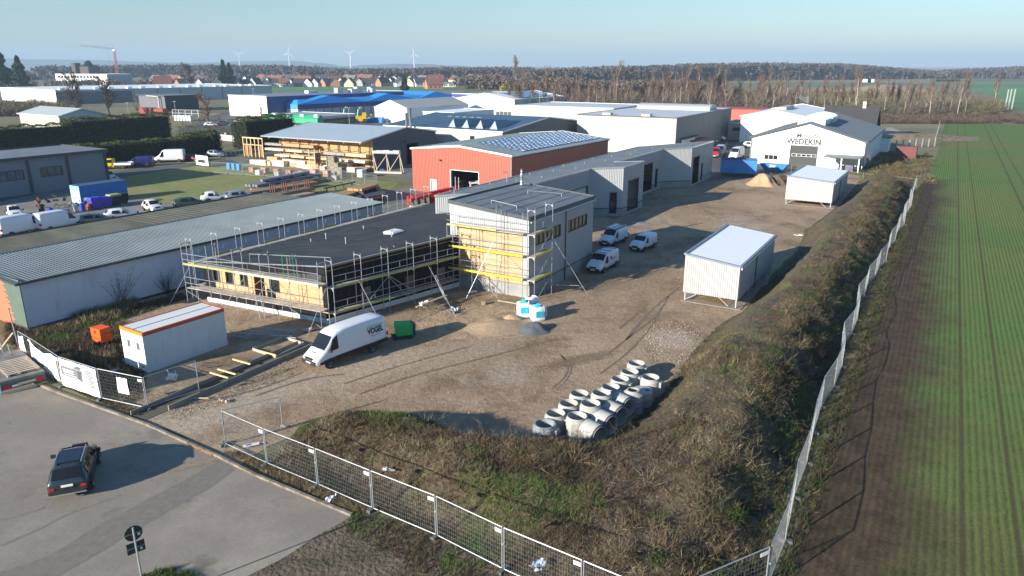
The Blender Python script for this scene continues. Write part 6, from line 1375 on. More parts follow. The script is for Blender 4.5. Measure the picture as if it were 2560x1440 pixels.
# grey SUV driving on the road
rs,ss,ls,is_=vehicle('suv','dark grey-blue estate SUV with black panorama roof driving on the road','car',G(192,1196),hd((180,1222),(205,1140)) ,[(-2.2,.45,.82,.94,.80,.68),(-2.14,.36,.98,1.08,.89,.74),(-1.9,.30,1.02,1.36,.93,.70),(-1.55,.28,1.02,1.56,.94,.68),(-.6,.27,1.0,1.62,.94,.69),(.3,.27,.98,1.60,.94,.68),(.6,.27,.97,1.52,.94,.67),(1.3,.28,.96,1.08,.93,.76),(1.85,.30,.88,.95,.89,.72),(2.12,.36,.74,.80,.81,.62),(2.2,.42,.64,.70,.74,.55)],(1.35,-1.3),paint('dark blue grey',(.035,.05,.062),.25,metal=.3),.35,win=[(-1.6,-.9,.05,.85,.2),(-.85,-.05,.04,.9,0),(.0,1.0,.04,.9,.42)],wind=(1.25,.62),rear=(-2.1,-1.6),lower=.3,mirror=.85,roofbars=True,doorline=(.95,-.0,-.9))
rs.scale=(.92,)*3; [setattr(m_,'render_levels',2) for c_ in rs.children for m_ in c_.modifiers]; MB().box(-1.2,-.5,1.60,.2,.5,1.635).build('glass_roof',M('black glass roof',(.01,.012,.018),.1,spec=.9),rs)
text('lettering','HI JM 1888',.11,M('plate black',(.03,.03,.03),.6),rs,(-2.265,0,.74),(R(90),0,R(-90)),ext=.002)
MB().bar((-2.26,-.8,.42),(-2.26,.8,.42),.03,.05).build('bumper_trim',STEEL,rs)
# parked cars and vans
def car(label,px,py,az,colname,c,L=4.1,h=1.48,w=.87,suv=0,metal=.2,group='cars parked on the estate',pz=0):
    f=L/2; return vehicle('parked_car',label,'car',G(px,py)+Vector((0,0,pz)),R(90-az),car_st(L,h,w,suv=suv),(f-.85,-f+.8),paint(colname,c,.3,metal),.31,win=[(-f+.85,-.1,.05,.9,.2),(-.02,f-1.25,.05,.9,.4)],wind=(f-1.05,f-1.7),rear=(-f+.12,-f+.5),mirror=f-1.35,group=group)[0]
car('small white hatchback with red and black stripes before the brick workshop',38,542,140,'white',(.78,.79,.8),3.7); 
MB().box(-.5,-.14,1.49,.6,-.04,1.5).build('stripe',TAIL,bpy.data.objects['parked_car'])
car('white compact car behind the mossy garage roof',383,527,135,'white',(.78,.79,.8),3.9,1.5)
car('white three-door car with its window line showing above the garage roof',305,548,55,'white',(.78,.79,.8),4.0,1.45)
car('dark green car half hidden by the garage roof',475,517,60,'dark green',(.04,.07,.05),4.2,1.42)
car('white and black small car near the lawn behind the garage roof',537,503,60,'white',(.78,.79,.8),3.6,1.48)
car('silver blue car at the end of the garage roof beside the beams',600,500,60,'silver blue',(.35,.42,.48),4.2,1.45,metal=.6)
car('grey green car low behind the garage roof near the white vans',240,560,60,'grey green',(.12,.16,.15),4.2,1.35)
car('teal car at the far left behind the white van',25,588,60,'teal',(.10,.2,.22),4.2,1.4)
car('white small car half hidden by the brick workshop corner',272,452,120,'white',(.78,.79,.8),3.9,1.7)
car('dark red car behind the white high van on the road',482,403,100,'dark red',(.15,.012,.02),4.1,1.45)
car('silver-blue hatchback parked on the road by the timber yard gate',540,392,95,'silver blue',(.35,.42,.48),4.1,1.5,metal=.6)
v=panel_van('white high-roof van with black bumpers parked on the road behind the lawn',427,405,-100,5.9,2.6,1.0,group='vans parked on the back road')
MB().box(-.2,-1.005,1.75,.45,-.99,2.15).build('side_window',CARGL,v)
v=panel_van('dark blue minibus parked on the road left of the white van',352,415,-100,5.0,1.95,.95,group='vans parked on the back road',col=paint('navy',(.012,.016,.09)))
# yellow pickup
r_,_,_,_=vehicle('pickup_truck','yellow double-cab pickup with white flatbed parked on the road','truck',G(276,422)+Vector((0,0,0)),R(90+100),[(-.9,.45,1.2,1.95,.95,.85),(-.8,.4,1.2,2.0,.96,.86),(.9,.4,1.2,2.0,.96,.84),(1.3,.4,1.15,1.35,.95,.84),(1.9,.42,.95,1.05,.9,.78),(2.0,.46,.8,.9,.85,.7)],(1.3,-2.6),paint('yellow',(.75,.55,.01)),.34,win=[(-.7,.1,.05,.9),(.2,1.0,.05,.9,.3)],wind=(1.32,.95),mirror=1.0)
MB().box(-4.1,-1.0,.75,-1.0,1.0,.85).box(-4.1,-1.0,.85,-4.05,1.0,1.2).box(-4.1,-1.02,.85,-1.0,-.98,1.2).box(-4.1,.98,.85,-1.0,1.02,1.2).build('flatbed',WFRM,r_)
# white vans at far left
panel_van('white sliding-door van with lettering at the left edge behind the garage',58,585,28,5.6,2.4,1.0,group='white vans behind the garage roof')
panel_van('second white van beside the lettered one behind the garage',150,572,28,5.4,2.3,1.0,group='white vans behind the garage roof')
panel_van('silver minibus parked before the metalwork hall',1840,398,212,5.8,2.5,1.0,group='vehicles by the metalwork hall',col=paint('silver white',(.6,.62,.62)))
panel_van('red and white van right behind the end unit of the hall row',1788,392,200,5.0,1.95,.95,group='vehicles by the metalwork hall',col=paint('red',(.45,.02,.03)))
panel_van('blue and white van beside the red one near the fence',1800,388,200,5.2,2.2,.95,group='vehicles by the metalwork hall',col=paint('pale blue',(.3,.45,.55)))
car('silver car reversing in front of the ribbed-roof building',1862,350,195,'silver',(.4,.4,.4),4.3,1.6,suv=.05,metal=.5,group='vehicles by the metalwork hall')
car('white and green service car near the white gabled hall wall',1876,369,100,'white',(.78,.79,.8),4.1,1.5,group='vehicles by the metalwork hall')
panel_van('white van parked beside the boat before the dark warehouse flank',1790,352,120,5.2,2.1,.95,group='vehicles by the metalwork hall')
car('white car half hidden behind the red container',1772,356,120,'white',(.78,.79,.8),4.2,1.45,group='vehicles by the metalwork hall')
for i,(x,y,c,l) in enumerate(((528,316,(.75,.75,.75),'white'),(560,312,(.08,.08,.1),'black'),(590,318,(.1,.1,.12),'dark grey'),(600,308,(.7,.7,.7),'silver'))): car('%s car parked in front of the blue-roofed warehouse, %s from the left'%(l,ordinal(i)),x,y,80,'far '+l,c,4.2,1.45,group='cars before the blue warehouse')
# boat on a rack
r=thing('boat','white and red boat on a trailer beside the white parked van','boat',G(1778,347),R(-5)); MB().hexa([(-3,-.4,.9),(2.6,-.5,.9),(3.8,0,1.1),(2.6,.5,.9),(-3,.4,.9)],[(-3.2,-1,1.7),(2.6,-1,1.8),(4.4,0,2.0),(2.6,1,1.8),(-3.2,1,1.7)]).build('hull',PW,r); MB().box(-3,-1.02,1.2,2.6,1.02,1.3).build('stripe',TAIL,r); MB().box(-3,-.5,.3,3,.5,.9).build('trailer',FRM,r)
# ---------------------------------------------------------------- fences
GALV=M('bright galvanised tube',(.33,.35,.36),.45,metal=.3,var=.06)
def panel(label,a,b,z=0,h=2.0,sign=True,group='mobile fence panels',wr=.0022,cat='fence',foot=True,L0=[None]):
    "one mobile fence panel from a to b; the first is copied for the rest"
    a=Vector((a[0],a[1],z)); d=Vector((b[0],b[1],z))-a; L=d.length; rz=math.atan2(d.y,d.x); key=(sign,wr)
    if key not in PAN:
        r=thing('fence_panel',label,cat,a,rz,group); mb=MB(); Lp=3.5; x0,x1=.05,Lp-.05
        mb.path([(x0,0,.12),(x0,0,h),(x1,0,h),(x1,0,.12),(x0,0,.12)],.024,6); mb.build('frame',GALV,r)
        mb=MB(); n=int((x1-x0)/.11)
        for i in range(1,n): x=x0+(x1-x0)*i/n; mb.tube((x,0,.14),(x,0,h),wr,3,cap=False)
        for i in range(1,9): zz=.14+(h-.14)*i/9; mb.tube((x0,.008,zz),(x1,.008,zz),wr*1.25,3,cap=False)
        mb.build('wire_mesh',GALV,r)
        if sign: MB().box(x1-.32,-.035,h-.28,x1-.02,-.02,h-.12).build('sign_plate',M('small white plate',(.75,.72,.68),.6),r)
        MB().hexa([(-.12,-.32,0),(.12,-.32,0),(.12,.32,0),(-.12,.32,0)],[(-.09,-.28,.13),(.09,-.28,.13),(.09,.28,.13),(-.09,.28,.13)]).build('foot_block',M('dark concrete foot',(.10,.10,.10),.9),r)
        MB().box(-.05,-.05,h*.62,.05,.05,h*.62+.06).build('clamp',GALV,r)
        PAN[key]=r
    else: r=copy_tree(PAN[key],a,rz,label); r['group']=group
    r.scale=(L/3.5,1,h/2.0 if 0 else 1); return r
PAN={}
side_w=['nearest the gateway','second from the gateway','third from the gateway','fourth from the gateway','fifth from the gateway']
for i in range(5): panel('wire fence panel along the road kerb, '+side_w[i],FP[i],FP[i+1])
q=FP[5]; k=(FC-q).length; n=3
mid=q+fdir*3.5; mid2=mid+fdir*3.0
for (a,b,l) in ((q,mid,'sixth wire fence panel along the kerb, running out of the picture'),(mid,mid2,'wire fence panel just beyond the lower picture edge'),(mid2,FC,'wire fence panel joining the corner post at the field')): panel(l,a,b)
panel('open gate panel swung into the yard beside the kerb',FP[0],G(709,1075))
fv=[(FF.l(FC)[0],FF.l(FC)[1]),(-14,-8.6),(9,-8.5),(34,-9.4),(77,-9.7)]
u=fv[0][0]; prev=FC; i=0; rr2=random.Random(3)
while u<76:
    u+=3.5; v=np.interp(u,[x[0] for x in fv],[x[1] for x in fv])+rr2.uniform(-.28,.28); nx=FF.w(u,v); panel('leaning wire fence panel between bank and field, %s from the near corner'%ordinal(i),prev,nx,group='fence panels between bank and field',sign=False,wr=.0024); prev=nx; i+=1
# left group with banners
LP=[G(58,897),G(87,915),G(160,966),G(255,999),G(369,1024),G(500,977)]
panel('fence panel left of the pictogram banner with torn white sheet',LP[0],LP[1]); panel('fence panel carrying the white pictogram banner',LP[1],LP[2],group='fence panels by the site container'); panel('fence panel carrying the white grey-lettered banner',LP[2],LP[3],group='fence panels by the site container'); panel('dark-looking fence panel with one white notice sheet',LP[3],LP[4]); panel('fence panel at the left side of the gateway with a wheel',LP[4],LP[5])
BAN=M('white banner cloth',(.80,.80,.80),.8,var=.02)
def banner(name,label,a,b,z0,z1,sag=0,bul=.0,n=16,cat='banner'):
    a=Vector((a[0],a[1],0)); b=Vector((b[0],b[1],0)); d=b-a; L=d.length; fr=Fr(a,90-math.degrees(math.atan2(d.y,d.x))); r=thing(name,label,cat,a,fr.rz); mb=MB(); m=6
    def P(i,j): t=i/n; s=j/m; top=z1-sag*math.sin(math.pi*min(1,t*1.3)) ; y=-.06-bul*math.sin(math.pi*t)*math.sin(math.pi*s)-.02*math.sin(t*17+s*5); return (.05+(L-.1)*t,y,z0+(top-z0)*s)
    for i in range(n):
        for j in range(m): mb.poly([P(i,j),P(i+1,j),P(i+1,j+1),P(i,j+1)])
    o=mb.build('cloth',BAN,r); recalc(o); o.data.polygons.foreach_set('use_smooth',[True]*len(o.data.polygons)); return r,L,P
GT=M('banner grey print',(.15,.155,.17),.7); GT2=M('banner blue grey print',(.10,.12,.2),.7)
r,L,P=banner('banner','white banner with grey lettering and angular logo on the fence',LP[2],LP[3],.12,1.95,0,.08)
MB().box(.35,-.165,.95,L*.55,-.15,1.55).build('logo_field',GT,r); mb=MB()
for k in range(3): x=L*.57+k*.11; mb.box(x,-.165,.85+k*.03,x+.05,-.15,1.62+k*.08); mb.box(x-.55,-.165,1.60+k*.08,x+.05,-.15,1.65+k*.08)
mb.build('logo_lines',GT,r); text('lettering','ELEMEC',.34,BAN,r,(L*.30,-.17,1.3),(R(90),0,0),off=.008,sx=.95)
MB().box(.6,-.172,1.06,L*.5,-.166,1.09).build('logo_underline',BAN,r)
mb=MB()
for k in range(11): z=1.68-k*.1; mb.box(L*.68,-.165,z,L*.94-.12*(k%3),-.15,z+.035)
mb.build('printed_lines',GT,r)
r,L,P=banner('banner','white banner with warning pictograms, left of the grey-lettered banner',LP[1],LP[2],.3,1.9,.35,.10)
for k in range(5): x=.5+k*.42; MB().poly([(x,-.2,1.02-.0),(x+.2,-.2,1.02),(x+.1,-.2,1.25)]).build('warning_triangle',M('faded yellow print',(.55,.5,.3),.7),r)
mb=MB()
for k in range(5): x=.5+k*.42; mb.box(x,-.2,.62,x+.22,-.19,.85)
mb.build('blue_pictograms',GT2,r); MB().box(L-.42,-.19,.4,L-.12,-.18,1.75).build('printed_strip',M('pale yellow print',(.62,.58,.40),.7),r)
r,L,P=banner('banner','torn white sheet hanging on the leftmost fence post',LP[0],LP[0].lerp(LP[1],.55),.5,1.9,.2,.1); MB().box(.1,-.2,.6,.22,-.18,1.0).build('red_print',TAIL,r)
r,L,P=banner('notice','white paper notice hung on the dark fence panel',LP[3].lerp(LP[4],.42),LP[3].lerp(LP[4],.68),.75,1.75,cat='notice'); mb=MB()
for k in range(3): mb.box(.25,-.1,1.15+k*.1,.6,-.085,1.17+k*.1)
mb.build('printed_lines',GT,r)
p=G(51,830); r=thing('post','tall leaning steel post with brace at the left fence end','post',LP[0]+Vector((-.1,0,0))); MB().tube((0,0,0),(-.25,.1,3.6),.04,6).build('shaft',GALV,r); MB().tube((-.2,0,1.9),(-2.0,.6,.2),.05,6).build('brace',M('pale timber',(.55,.44,.3),.8),r)
for i,px in enumerate((10,30)): MB().tube((0,0,0),(-.1,0,1.5),.03,5).build('post',GALV,label='thin steel stake behind the trailer, %s of two'%('left','right')[i],category='post').location=G(px+4,905+i*8)
# permanent field fence farther up
r=thing('field_fence','tall wire fence continuing along the field beyond the metalwork hall','fence',FF.w(153,-10.5)); 
mb=MB()
for i in range(16):
    p=FF.w(153+i*4.5,-10.5)-FF.w(153,-10.5); MB().tube(p,p+Vector((0,0,2.1)),.05,5).build('post',GALV,r)
for i in range(12): z=.15+i*.17; mb.tube(Vector((0,0,z)),FF.w(220.5,-10.5)-FF.w(153,-10.5)+Vector((0,0,z)),.012,3)
mb.build('wires',GALV,r)
r=thing('cross_fence','low wire fence with concrete posts between hall and field fence','fence',G(2239,372)); a=G(2239,372); b=G(2336,366)
for i in range(7): p=a.lerp(b,i/6)-a; MB().box(p.x-.1,p.y-.1,0,p.x+.1,p.y+.1,2.0).build('post',CONC,r)
mb=MB(); 
for i in range(9): z=.2+i*.2; mb.tube((0,0,z),b-a+Vector((0,0,z)),.014,3)
mb.build('wires',GALV,r)
r=thing('boundary_wire','slack wire between posts across the bank behind the farther storage box','fence',FF.w(77,-9.7)); a=FF.w(77,-9.7); 
for i in range(6): p=a.lerp(FF.w(84,11),i/5)-a; MB().tube(p,p+Vector((0,0,1.6)),.03,5).build('post',GALV,r)
MB().tube((0,0,1.5),FF.w(84,11)-a+Vector((0,0,1.5)),.012,3).build('wire',GALV,r)
# fence of the timber yard
TP=[G(530,432),G(607,438),G(660,441),G(721,447),G(790,450),G(852,456),G(944,470)]
k=0
for a,b in zip(TP,TP[1:]):
    n=max(1,round((b-a).length/3.5))
    for j in range(n): panel('mobile fence panel before the timber racks, %s from the left'%ordinal(k),a.lerp(b,j/n),a.lerp(b,(j+1)/n),group='fence panels of the timber yard',sign=False,wr=.0045); k+=1
r,L,P=banner('sign','white roadside banner with dark print at the left end of the timber yard fence',G(492,415),G(523,419),.3,2.2,cat='banner'); text('lettering','FENCE',.9,BK2,r,(L*.5,-.2,1.1),(R(90),0,0),sx=.7) if 0 else MB().box(L*.2,-.12,.8,L*.75,-.1,1.4).build('dark_print',BK2,r)
r=thing('road_railing','low dark metal railing beside the road by the silver-blue car','fence',G(555,395)); a=G(555,395); b=G(622,384)
for i in range(7): p=a.lerp(b,i/6)-a; MB().box(p.x-.06,p.y-.06,0,p.x+.06,p.y+.06,1.5).build('post',ANTH,r)
MB().bar((0,0,.4),b-a+Vector((0,0,.4)),.05,.12).bar((0,0,1.4),b-a+Vector((0,0,1.4)),.05,.12).build('rails',ANTH,r)
a=G(552,350); b=G(622,358); r=thing('garden_wall','pale low garden wall with pillars between the two hedges','wall',a); MB().bar((0,0,.75),b-a+Vector((0,0,.75)),.2,1.5).build('wall_panel',M('pale wall',(.5,.47,.4),.8),r)
for t in (.2,.65): p=(b-a)*t; MB().box(p.x-.2,p.y-.2,0,p.x+.2,p.y+.2,2.1).build('pillar',MATS['pale wall'],r)
a=G(1240,296); b=G(1424,305); r=thing('screen_fence','dark slatted screen with pale posts behind the dark blue roof','fence',a)
MB().bar((0,0,1.3),b-a+Vector((0,0,1.3)),.1,2.6).build('slats',FRM,r)
for i in range(19): p=(b-a)*(i/18); MB().box(p.x-.15,p.y-.3,0,p.x+.15,p.y-.1,2.7).build('post',M('pale grey post',(.5,.5,.5),.6),r)
# security fence near the metalwork yard
a=G(1788,425); b=G(1818,375); r=thing('yard_fence','thin dark bar fence with lamp post beside the blue roll-off container','fence',a)
for i in range(8): p=(b-a)*(i/7); MB().tube(p,p+Vector((0,0,2.3)),.05,5).build('post',FRM,r)
mb=MB(); 
for i in range(10): z=.2+i*.22; mb.tube((0,0,z),b-a+Vector((0,0,z)),.015,3)
mb.build('wires',FRM,r)
# ---------------------------------------------------------------- site container, box, trailer, sign
Cf=Fr((-23.54,43.41),33.4); r=thing('site_container','white site cabin with orange-red roof frame behind the banner fence','container',Cf.o,Cf.rz); L,Wd,H=6.0,2.55,2.75
CW=M('cabin white shaded side',(.52,.55,.58),.55,var=.06,stretch=(2,2,.3),spots=[(1.3,.58,.8,(.36,.37,.36))]); OR=M('orange frame',(.80,.22,.01),.5); ORR=M('orange frame shaded side',(.42,.07,.03),.5)  # cabin flank white is darker than the front: shade put into its colour
mb=MB(); z0,z1=.12,H-.24
mb.rib((0,0,z0),(L,0,z0),(L,0,z1),(0,0,z1),.3,.008); mb.rib((L,Wd,z0),(0,Wd,z0),(0,Wd,z1),(L,Wd,z1),.3,.008); mb.rib((L,0,z0),(L,Wd,z0),(L,Wd,z1),(L,0,z1),.3,.008)
mb.build('wall',CW,r)
B=dict(L=L,W=Wd,hs=(z1,)*4); wn=[(.35,.85,1.4,2.05),(1.4,1.9,1.4,2.05)]
wall(B,'F',M('cabin white front',(.80,.81,.82),.5,var=.03),r,wn,z0=z0)
for q in wn:
    opening(B,r,'F',*q,'window',fm=WFRM,gm=M('dim cabin pane',(.16,.17,.18),.2),depth=.05); mb=MB()
    for k in range(3): boxon(mb,B,'F',q[1]+.05+k*.07,q[1]+.08+k*.07,q[2]-.05,q[3]+.05,0,.02)
    mb.build('shutter_guide',M('grey shutter',(.4,.4,.4),.6),r)
MB().box(-.02,-.02,z1,.1,Wd+.02,H).build('frame_front',OR,r); MB().box(.1,-.02,z1,L+.02,.1,H).build('frame_side',ORR,r); MB().box(.1,Wd-.08,z1,L+.02,Wd+.02,H).box(L-.08,.1,z1,L+.02,Wd-.08,H).build('frame_side',ORR,r)  # same orange frame, its side bars coloured darker and redder for shade
MB().box(.1,.1,H-.1,L-.08,Wd*.47,H-.03).box(.1,Wd*.53,H-.1,L-.08,Wd-.08,H-.03).build('roof',M('cabin roof sheet',(.66,.65,.62),.6,var=.06,vs=1,stretch=(.3,8,1)),r); MB().box(.1,Wd*.47,H-.2,L-.08,Wd*.53,H-.09).build('roof_gap',DARK,r)
MB().box(0,0,0,L,Wd,.12).build('floor_frame',CW,r)
MB().box(-.032,.25,.32,-.02,.6,.4).build('maker_plate',GT,r)
p=G(258,862); r=thing('power_box','bright orange-red electrical cabinet on thin legs in the weeds','cabinet',p,R(-30)); OX=M('signal orange',(.85,.10,.01),.5,var=.03)
MB().box(-.55,-.4,.35,.55,.4,1.35).build('cabinet',OX,r); MB().box(-.56,-.41,.95,.56,.41,.97).build('seam',DARK,r); MB().box(-.1,-.42,1.0,.06,-.4,1.22).build('socket',DARK,r)
for x in(-.5,.5):
    for y in (-.35,.35): MB().tube((x,y,0),(x,y,.36),.02,5).build('leg',GALV,r)
# flatbed trailer and slatted grate
ta=G(3,988); tb=G(118,957); tw=(tb-ta); tl=tw.length; rzt=math.atan2(tw.y,tw.x); r=thing('flatbed_trailer','flatbed trailer seen from behind at the left picture edge','trailer',ta,rzt)
MB().box(0,0,.62,tl,5.5,.8).build('deck',M('worn trailer deck',(.20,.19,.17),.8,var=.3,vs=2,c2=(.13,.12,.11),mixs=1.5),r); MB().box(0,-.05,.25,tl,.0,.62).build('rear_board',M('dark blue grey steel',(.07,.09,.11),.6),r); MB().box(-.02,-.06,.12,.05,.0,.8).build('blue_corner',M('pale cyan paint',(.25,.55,.62),.5),r); MB().box(0,-.06,.06,tl,-.01,.12).build('underrun_bar',GALV,r)
for x in (.15,tl-.55): MB().box(x,-.09,.3,x+.4,-.05,.5).build('taillight',TAIL,r)
MB().box(tl*.38,-.08,.36,tl*.78,-.05,.5).build('cream_board',M('cream board',(.5,.46,.32),.8),r); MB().box(.62,-.08,.34,1.1,-.05,.46).build('number_plate',PLATE,r)
for x in (.3,tl-.3):
    for y in (2.2,3.1): MB().lathe([(.1,-.1),(.33,-.1),(.33,.1),(.1,.1)],(0,0,0),14,'x').build('wheel',TYRE,r).location=(x,y,.33)
r2=thing('timber_grate','pale slatted timber grate lying on the trailer','pallet',ta+Vector((0,0,.81)),rzt); PT=M('pale pallet timber',(.55,.45,.34),.8,var=.15,vs=2)
for k in range(9): MB().box(.55+.0*k,.55+k*.32,.1,tl-.1,.55+k*.32+.16,.14).build('slat',PT,r2)
for x in (.6,tl*.5,tl-.25): MB().box(x,.5,.0,x+.1,3.4,.10).build('bearer',PT,r2)
sp=Vector((-13.5,22.3,0)); nrm=Vector((.66,-.75,0)).normalized(); chd=Vector((.75,.66,0)); rzs=math.atan2(chd.y,chd.x)
r=thing('road_sign','round traffic sign over a square sign seen from behind on one post','sign',sp,rzs); SB=M('sign back dark grey',(.035,.04,.045),.5)
MB().tube((0,0,0),(0,0,3.28),.035,8).build('post',GALV,r); MB().lathe([(0,-.01),(.30,-.01),(.30,.01),(0,.01)],(0,.05,3.02),28,'y').build('round_sign',SB,r); MB().box(-.30,.04,2.22,.30,.06,2.66).build('square_sign',SB,r)
for z in (3.02,2.44): MB().box(-.28,.025,z-.012,.28,.04,z+.012).build('bracket',GALV,r)
for z in (2.95,2.35): MB().box(.12,.015,z-.05,.2,.035,z+.04).build('sticker',PLATE,r)
# ---------------------------------------------------------------- concrete rings
CRT=M('pale precast concrete',(.37,.37,.34),.9,var=.08,vs=2,c2=(.31,.31,.285),mixs=1.2,bump=.008,bs=30); CRB=M('bluish precast concrete',(.22,.25,.265),.9,var=.08,vs=2)
def ring(label,px,py,h,mat=CRT,ro=.60,ri=.50,notch=0,cone=False,z=0,group='upright concrete shaft rings'):
    p=G(px,py,h+z); r=thing('concrete_ring',label,'concrete ring',(p.x,p.y,z),random.uniform(0,6),group); mb=MB()
    if cone: prof=[(ri,0),(ro,0),(ro,h*.62),(ro*.72,h*.8),(ro*.62,h*.9),(ro*.62,h),(ro*.5,h),(ro*.5,h*.85),(ri,h*.6),(ri,0)]
    else: prof=[(ri,0),(ro,0),(ro,h-.18),(ro-.012,h-.17),(ro-.03,h-.12),(ro-.07,h-.11),(ro-.075,h),(ri+.005,h),(ri,h-.04),(ri,0)]
    mb.lathe(prof,n=36); o=mb.build('shell',mat,r,True)
    try: o.data.set_sharp_from_angle(angle=R(35))
    except Exception: pass
    MB().lathe([(0,0),(ri,0)],(0,0,h*.35),24).build('base_slab',M('ring inner floor',(.38,.38,.36),.9),r)
    if notch: a=notch-r.rotation_euler.z; MB().hexa([(ro*.9,-.2,.0),(ro+.1,-.2,.0),(ro+.1,.2,.0),(ro*.9,.2,.0)],[(ro*.9,-.2,h-.2),(ro+.1,-.2,h-.2),(ro+.1,.2,h-.2),(ro*.9,.2,h-.2)]).build('connection_block',mat,r).rotation_euler=(0,0,a); MB().lathe([(0,ro+.105),(.09,ro+.105)],(0,0,h*.45),12,'x').build('pipe_hole',DARK,r).rotation_euler=(0,0,a)
    return r
NT=R(-25)
for lb,px,py,h,nt in (('farthest concrete ring of the group with a white spot inside',1591.5,907,.95,NT),('concrete ring just in front of the farthest one',1575,928,1.05,NT),('large thick-rimmed concrete ring at the right edge of the group',1626.5,942,1.15,NT),('third concrete ring of the long row, pale and shaded inside',1551,946,1.0,NT),('concrete ring left of the neck ring, half hidden by a stacked one',1527,966,1.0,NT),('concrete ring at the left of the second row, shallow',1449,982.5,.85,0),('concrete ring on the left row with a dark pipe hole inside',1422,1007,.85,0),('concrete ring with connection block, just behind the bluish one',1389,1032,.95,NT),('tall smooth concrete ring in the front between bluish ring and lying pipes',1443,1039,1.2,0)):
    ring(lb,px,py,h,notch=nt)
ring('bluish concrete ring with connection block, nearest to the weedy bank',1362.5,1058,.9,CRB,.66,.50,notch=NT)
for lb,px,py in (('tall stack ring behind the tall smooth one, joint visible halfway',1477,1007),('stack ring in the middle with low grey ring beneath',1504,980.5)):
    p=G(px,py,1.45); ring(lb,px,py,.95,z=.5); ring('low grey base ring beneath the '+('front' if px<1490 else 'rear')+' stacked concrete ring',*([px,py]),.5,CRB,z=0).location=(p.x,p.y,0)
rc=ring('cone ring with narrow neck on two stacked rings',1583,974,.6,M('warm grey concrete',(.34,.33,.30),.9,var=.08),cone=True,z=.66)
for k,l in ((0,'lower'),(1,'upper')): q=ring('%s grey ring under the narrow-necked cone'%l,1583,974,.31,CRB,z=0); q.location=(rc.location.x,rc.location.y,.33*k)
p=G(1606,974,.9); r=thing('cover_slab','round concrete cover slabs with hole behind the cone ring','concrete slab',(p.x,p.y,0)); MB().lathe([(0,.0),(.62,.0),(.62,.42),(0,.42)],n=30).build('lower_slab',CRB,r); MB().lathe([(0,.44),(.62,.44),(.62,.86),(.58,.9),(0,.9)],n=30).build('upper_slab',CRT,r); MB().lathe([(0,.905),(.1,.905)],(.25,-.1,0),14).build('hole',DARK,r)
vdir=Vector((.82,-.57,0)).normalized()
for lb,px,py in (('lying concrete pipe end nearest the bank',1483,1083),('second lying concrete pipe behind the nearest',1511,1056),('third lying concrete pipe in the row',1536,1034),('farthest lying concrete pipe beside the cone ring',1556,1012)):
    p=G(px,py,.62); r=thing('concrete_pipe',lb,'concrete pipe',(p.x,p.y,0),math.atan2(vdir.y,vdir.x)-.25,'lying concrete pipes'); o=MB().lathe([(.5,-.5),(.62,-.5),(.62,.38),(.6,.40),(.56,.42),(.56,.5),(.5,.5),(.5,-.5)],(0,0,.62),36,'x').build('shell',CRT,r,True)
    try: o.data.set_sharp_from_angle(angle=R(35))
    except Exception: pass
    MB().lathe([(.56,.43),(.61,.43),(.61,.47),(.56,.47)],(0,0,.62),36,'x').build('seal',DARK,r)
# ---------------------------------------------------------------- things on the building site
def crate(name,label,px,py,dx,dy,dz,mat,az=30,cat='crate',z=0,part='body'):
    r=thing(name,label,cat,G(px,py,z),R(90-az)); MB().box(-dx/2,-dy/2,0,dx/2,dy/2,dz).build(part,mat,r); return r
GB_=M('leaf green tarpaulin',(.02,.42,.10),.6,var=.1)
r=thing('covered_machine','bright green covered box with navy end on a skid beside the white van','machine',G(1012,842),R(20)); MB().hexa([(-.75,-.45,.25),(.6,-.45,.25),(.6,.45,.25),(-.75,.45,.25)],[(-.85,-.5,1.25),(.62,-.5,1.15),(.62,.5,1.2),(-.85,.5,1.3)]).build('green_cover',GB_,r); MB().hexa([(.6,-.5,.2),(.85,-.45,.2),(.85,.45,.2),(.6,.5,.2)],[(.64,-.52,1.22),(.9,-.4,1.1),(.9,.4,1.1),(.64,.52,1.22)]).build('blue_end',M('navy plastic',(.01,.03,.10),.5),r); MB().box(-1.1,-.6,.05,.5,.5,.22).build('skid',BLKP,r)
for x in (-.9,.3): MB().lathe([(0,-.05),(.12,-.05),(.12,.05),(0,.05)],(x,-.62,.12),10,'y').build('wheel',BLKP,r)
def bag(label,px,py,w_,h,blue,az):
    r=thing('big_bag',label,'big bag',G(px,py),R(az)); n=12; mb=MB(); prof=[(.42,0),(.5,.12),(.52,.5),(.5,.85),(.46,1.0)]; rings=[]
    for q,(rr_,z) in enumerate(prof):
        rg=[]
        for k in range(16):
            a=2*math.pi*k/16; c,s=math.cos(a),math.sin(a); m_=max(abs(c),abs(s)); f=(1/m_)**.75; rg.append((c*f*rr_*w_*(1+.05*nse(c*2,s*2+z,1.5,px)),s*f*rr_*w_,z*h*(1+(.12*nse(c,s,1.3,px+3) if q==4 else 0))))
        rings.append(rg)
    for a,b in zip(rings,rings[1:]):
        for k in range(16): mb.poly([a[k],a[(k+1)%16],b[(k+1)%16],b[k]])
    mb.poly(rings[-1]); o=mb.build('bag',M('white woven bag',(.72,.73,.75),.8,var=.06),r); recalc(o)
    CY=M('cyan print',(.02,.42,.55),.7,var=.15)
    MB().box(-.3*w_,-.545*w_,.35*h,.3*w_,-.53*w_,.75*h).build('print',CY,r)
    if blue: mb=MB(); mb.hexa([(-.3,-.3,.9*h),(.3,-.3,.9*h),(.3,.3,.9*h),(-.3,.3,.9*h)],[(-.15,-.1,1.1*h),(.1,-.12,1.15*h),(.12,.1,1.2*h),(-.1,.12,1.12*h)]).build('blue_film',CY,r)
bag('white and blue big bag at the left of three by the gravel heap',1308,792,.95,1.25,True,10)
bag('tall white big bag in the middle with torn open top',1330,782,.85,1.3,False,40)
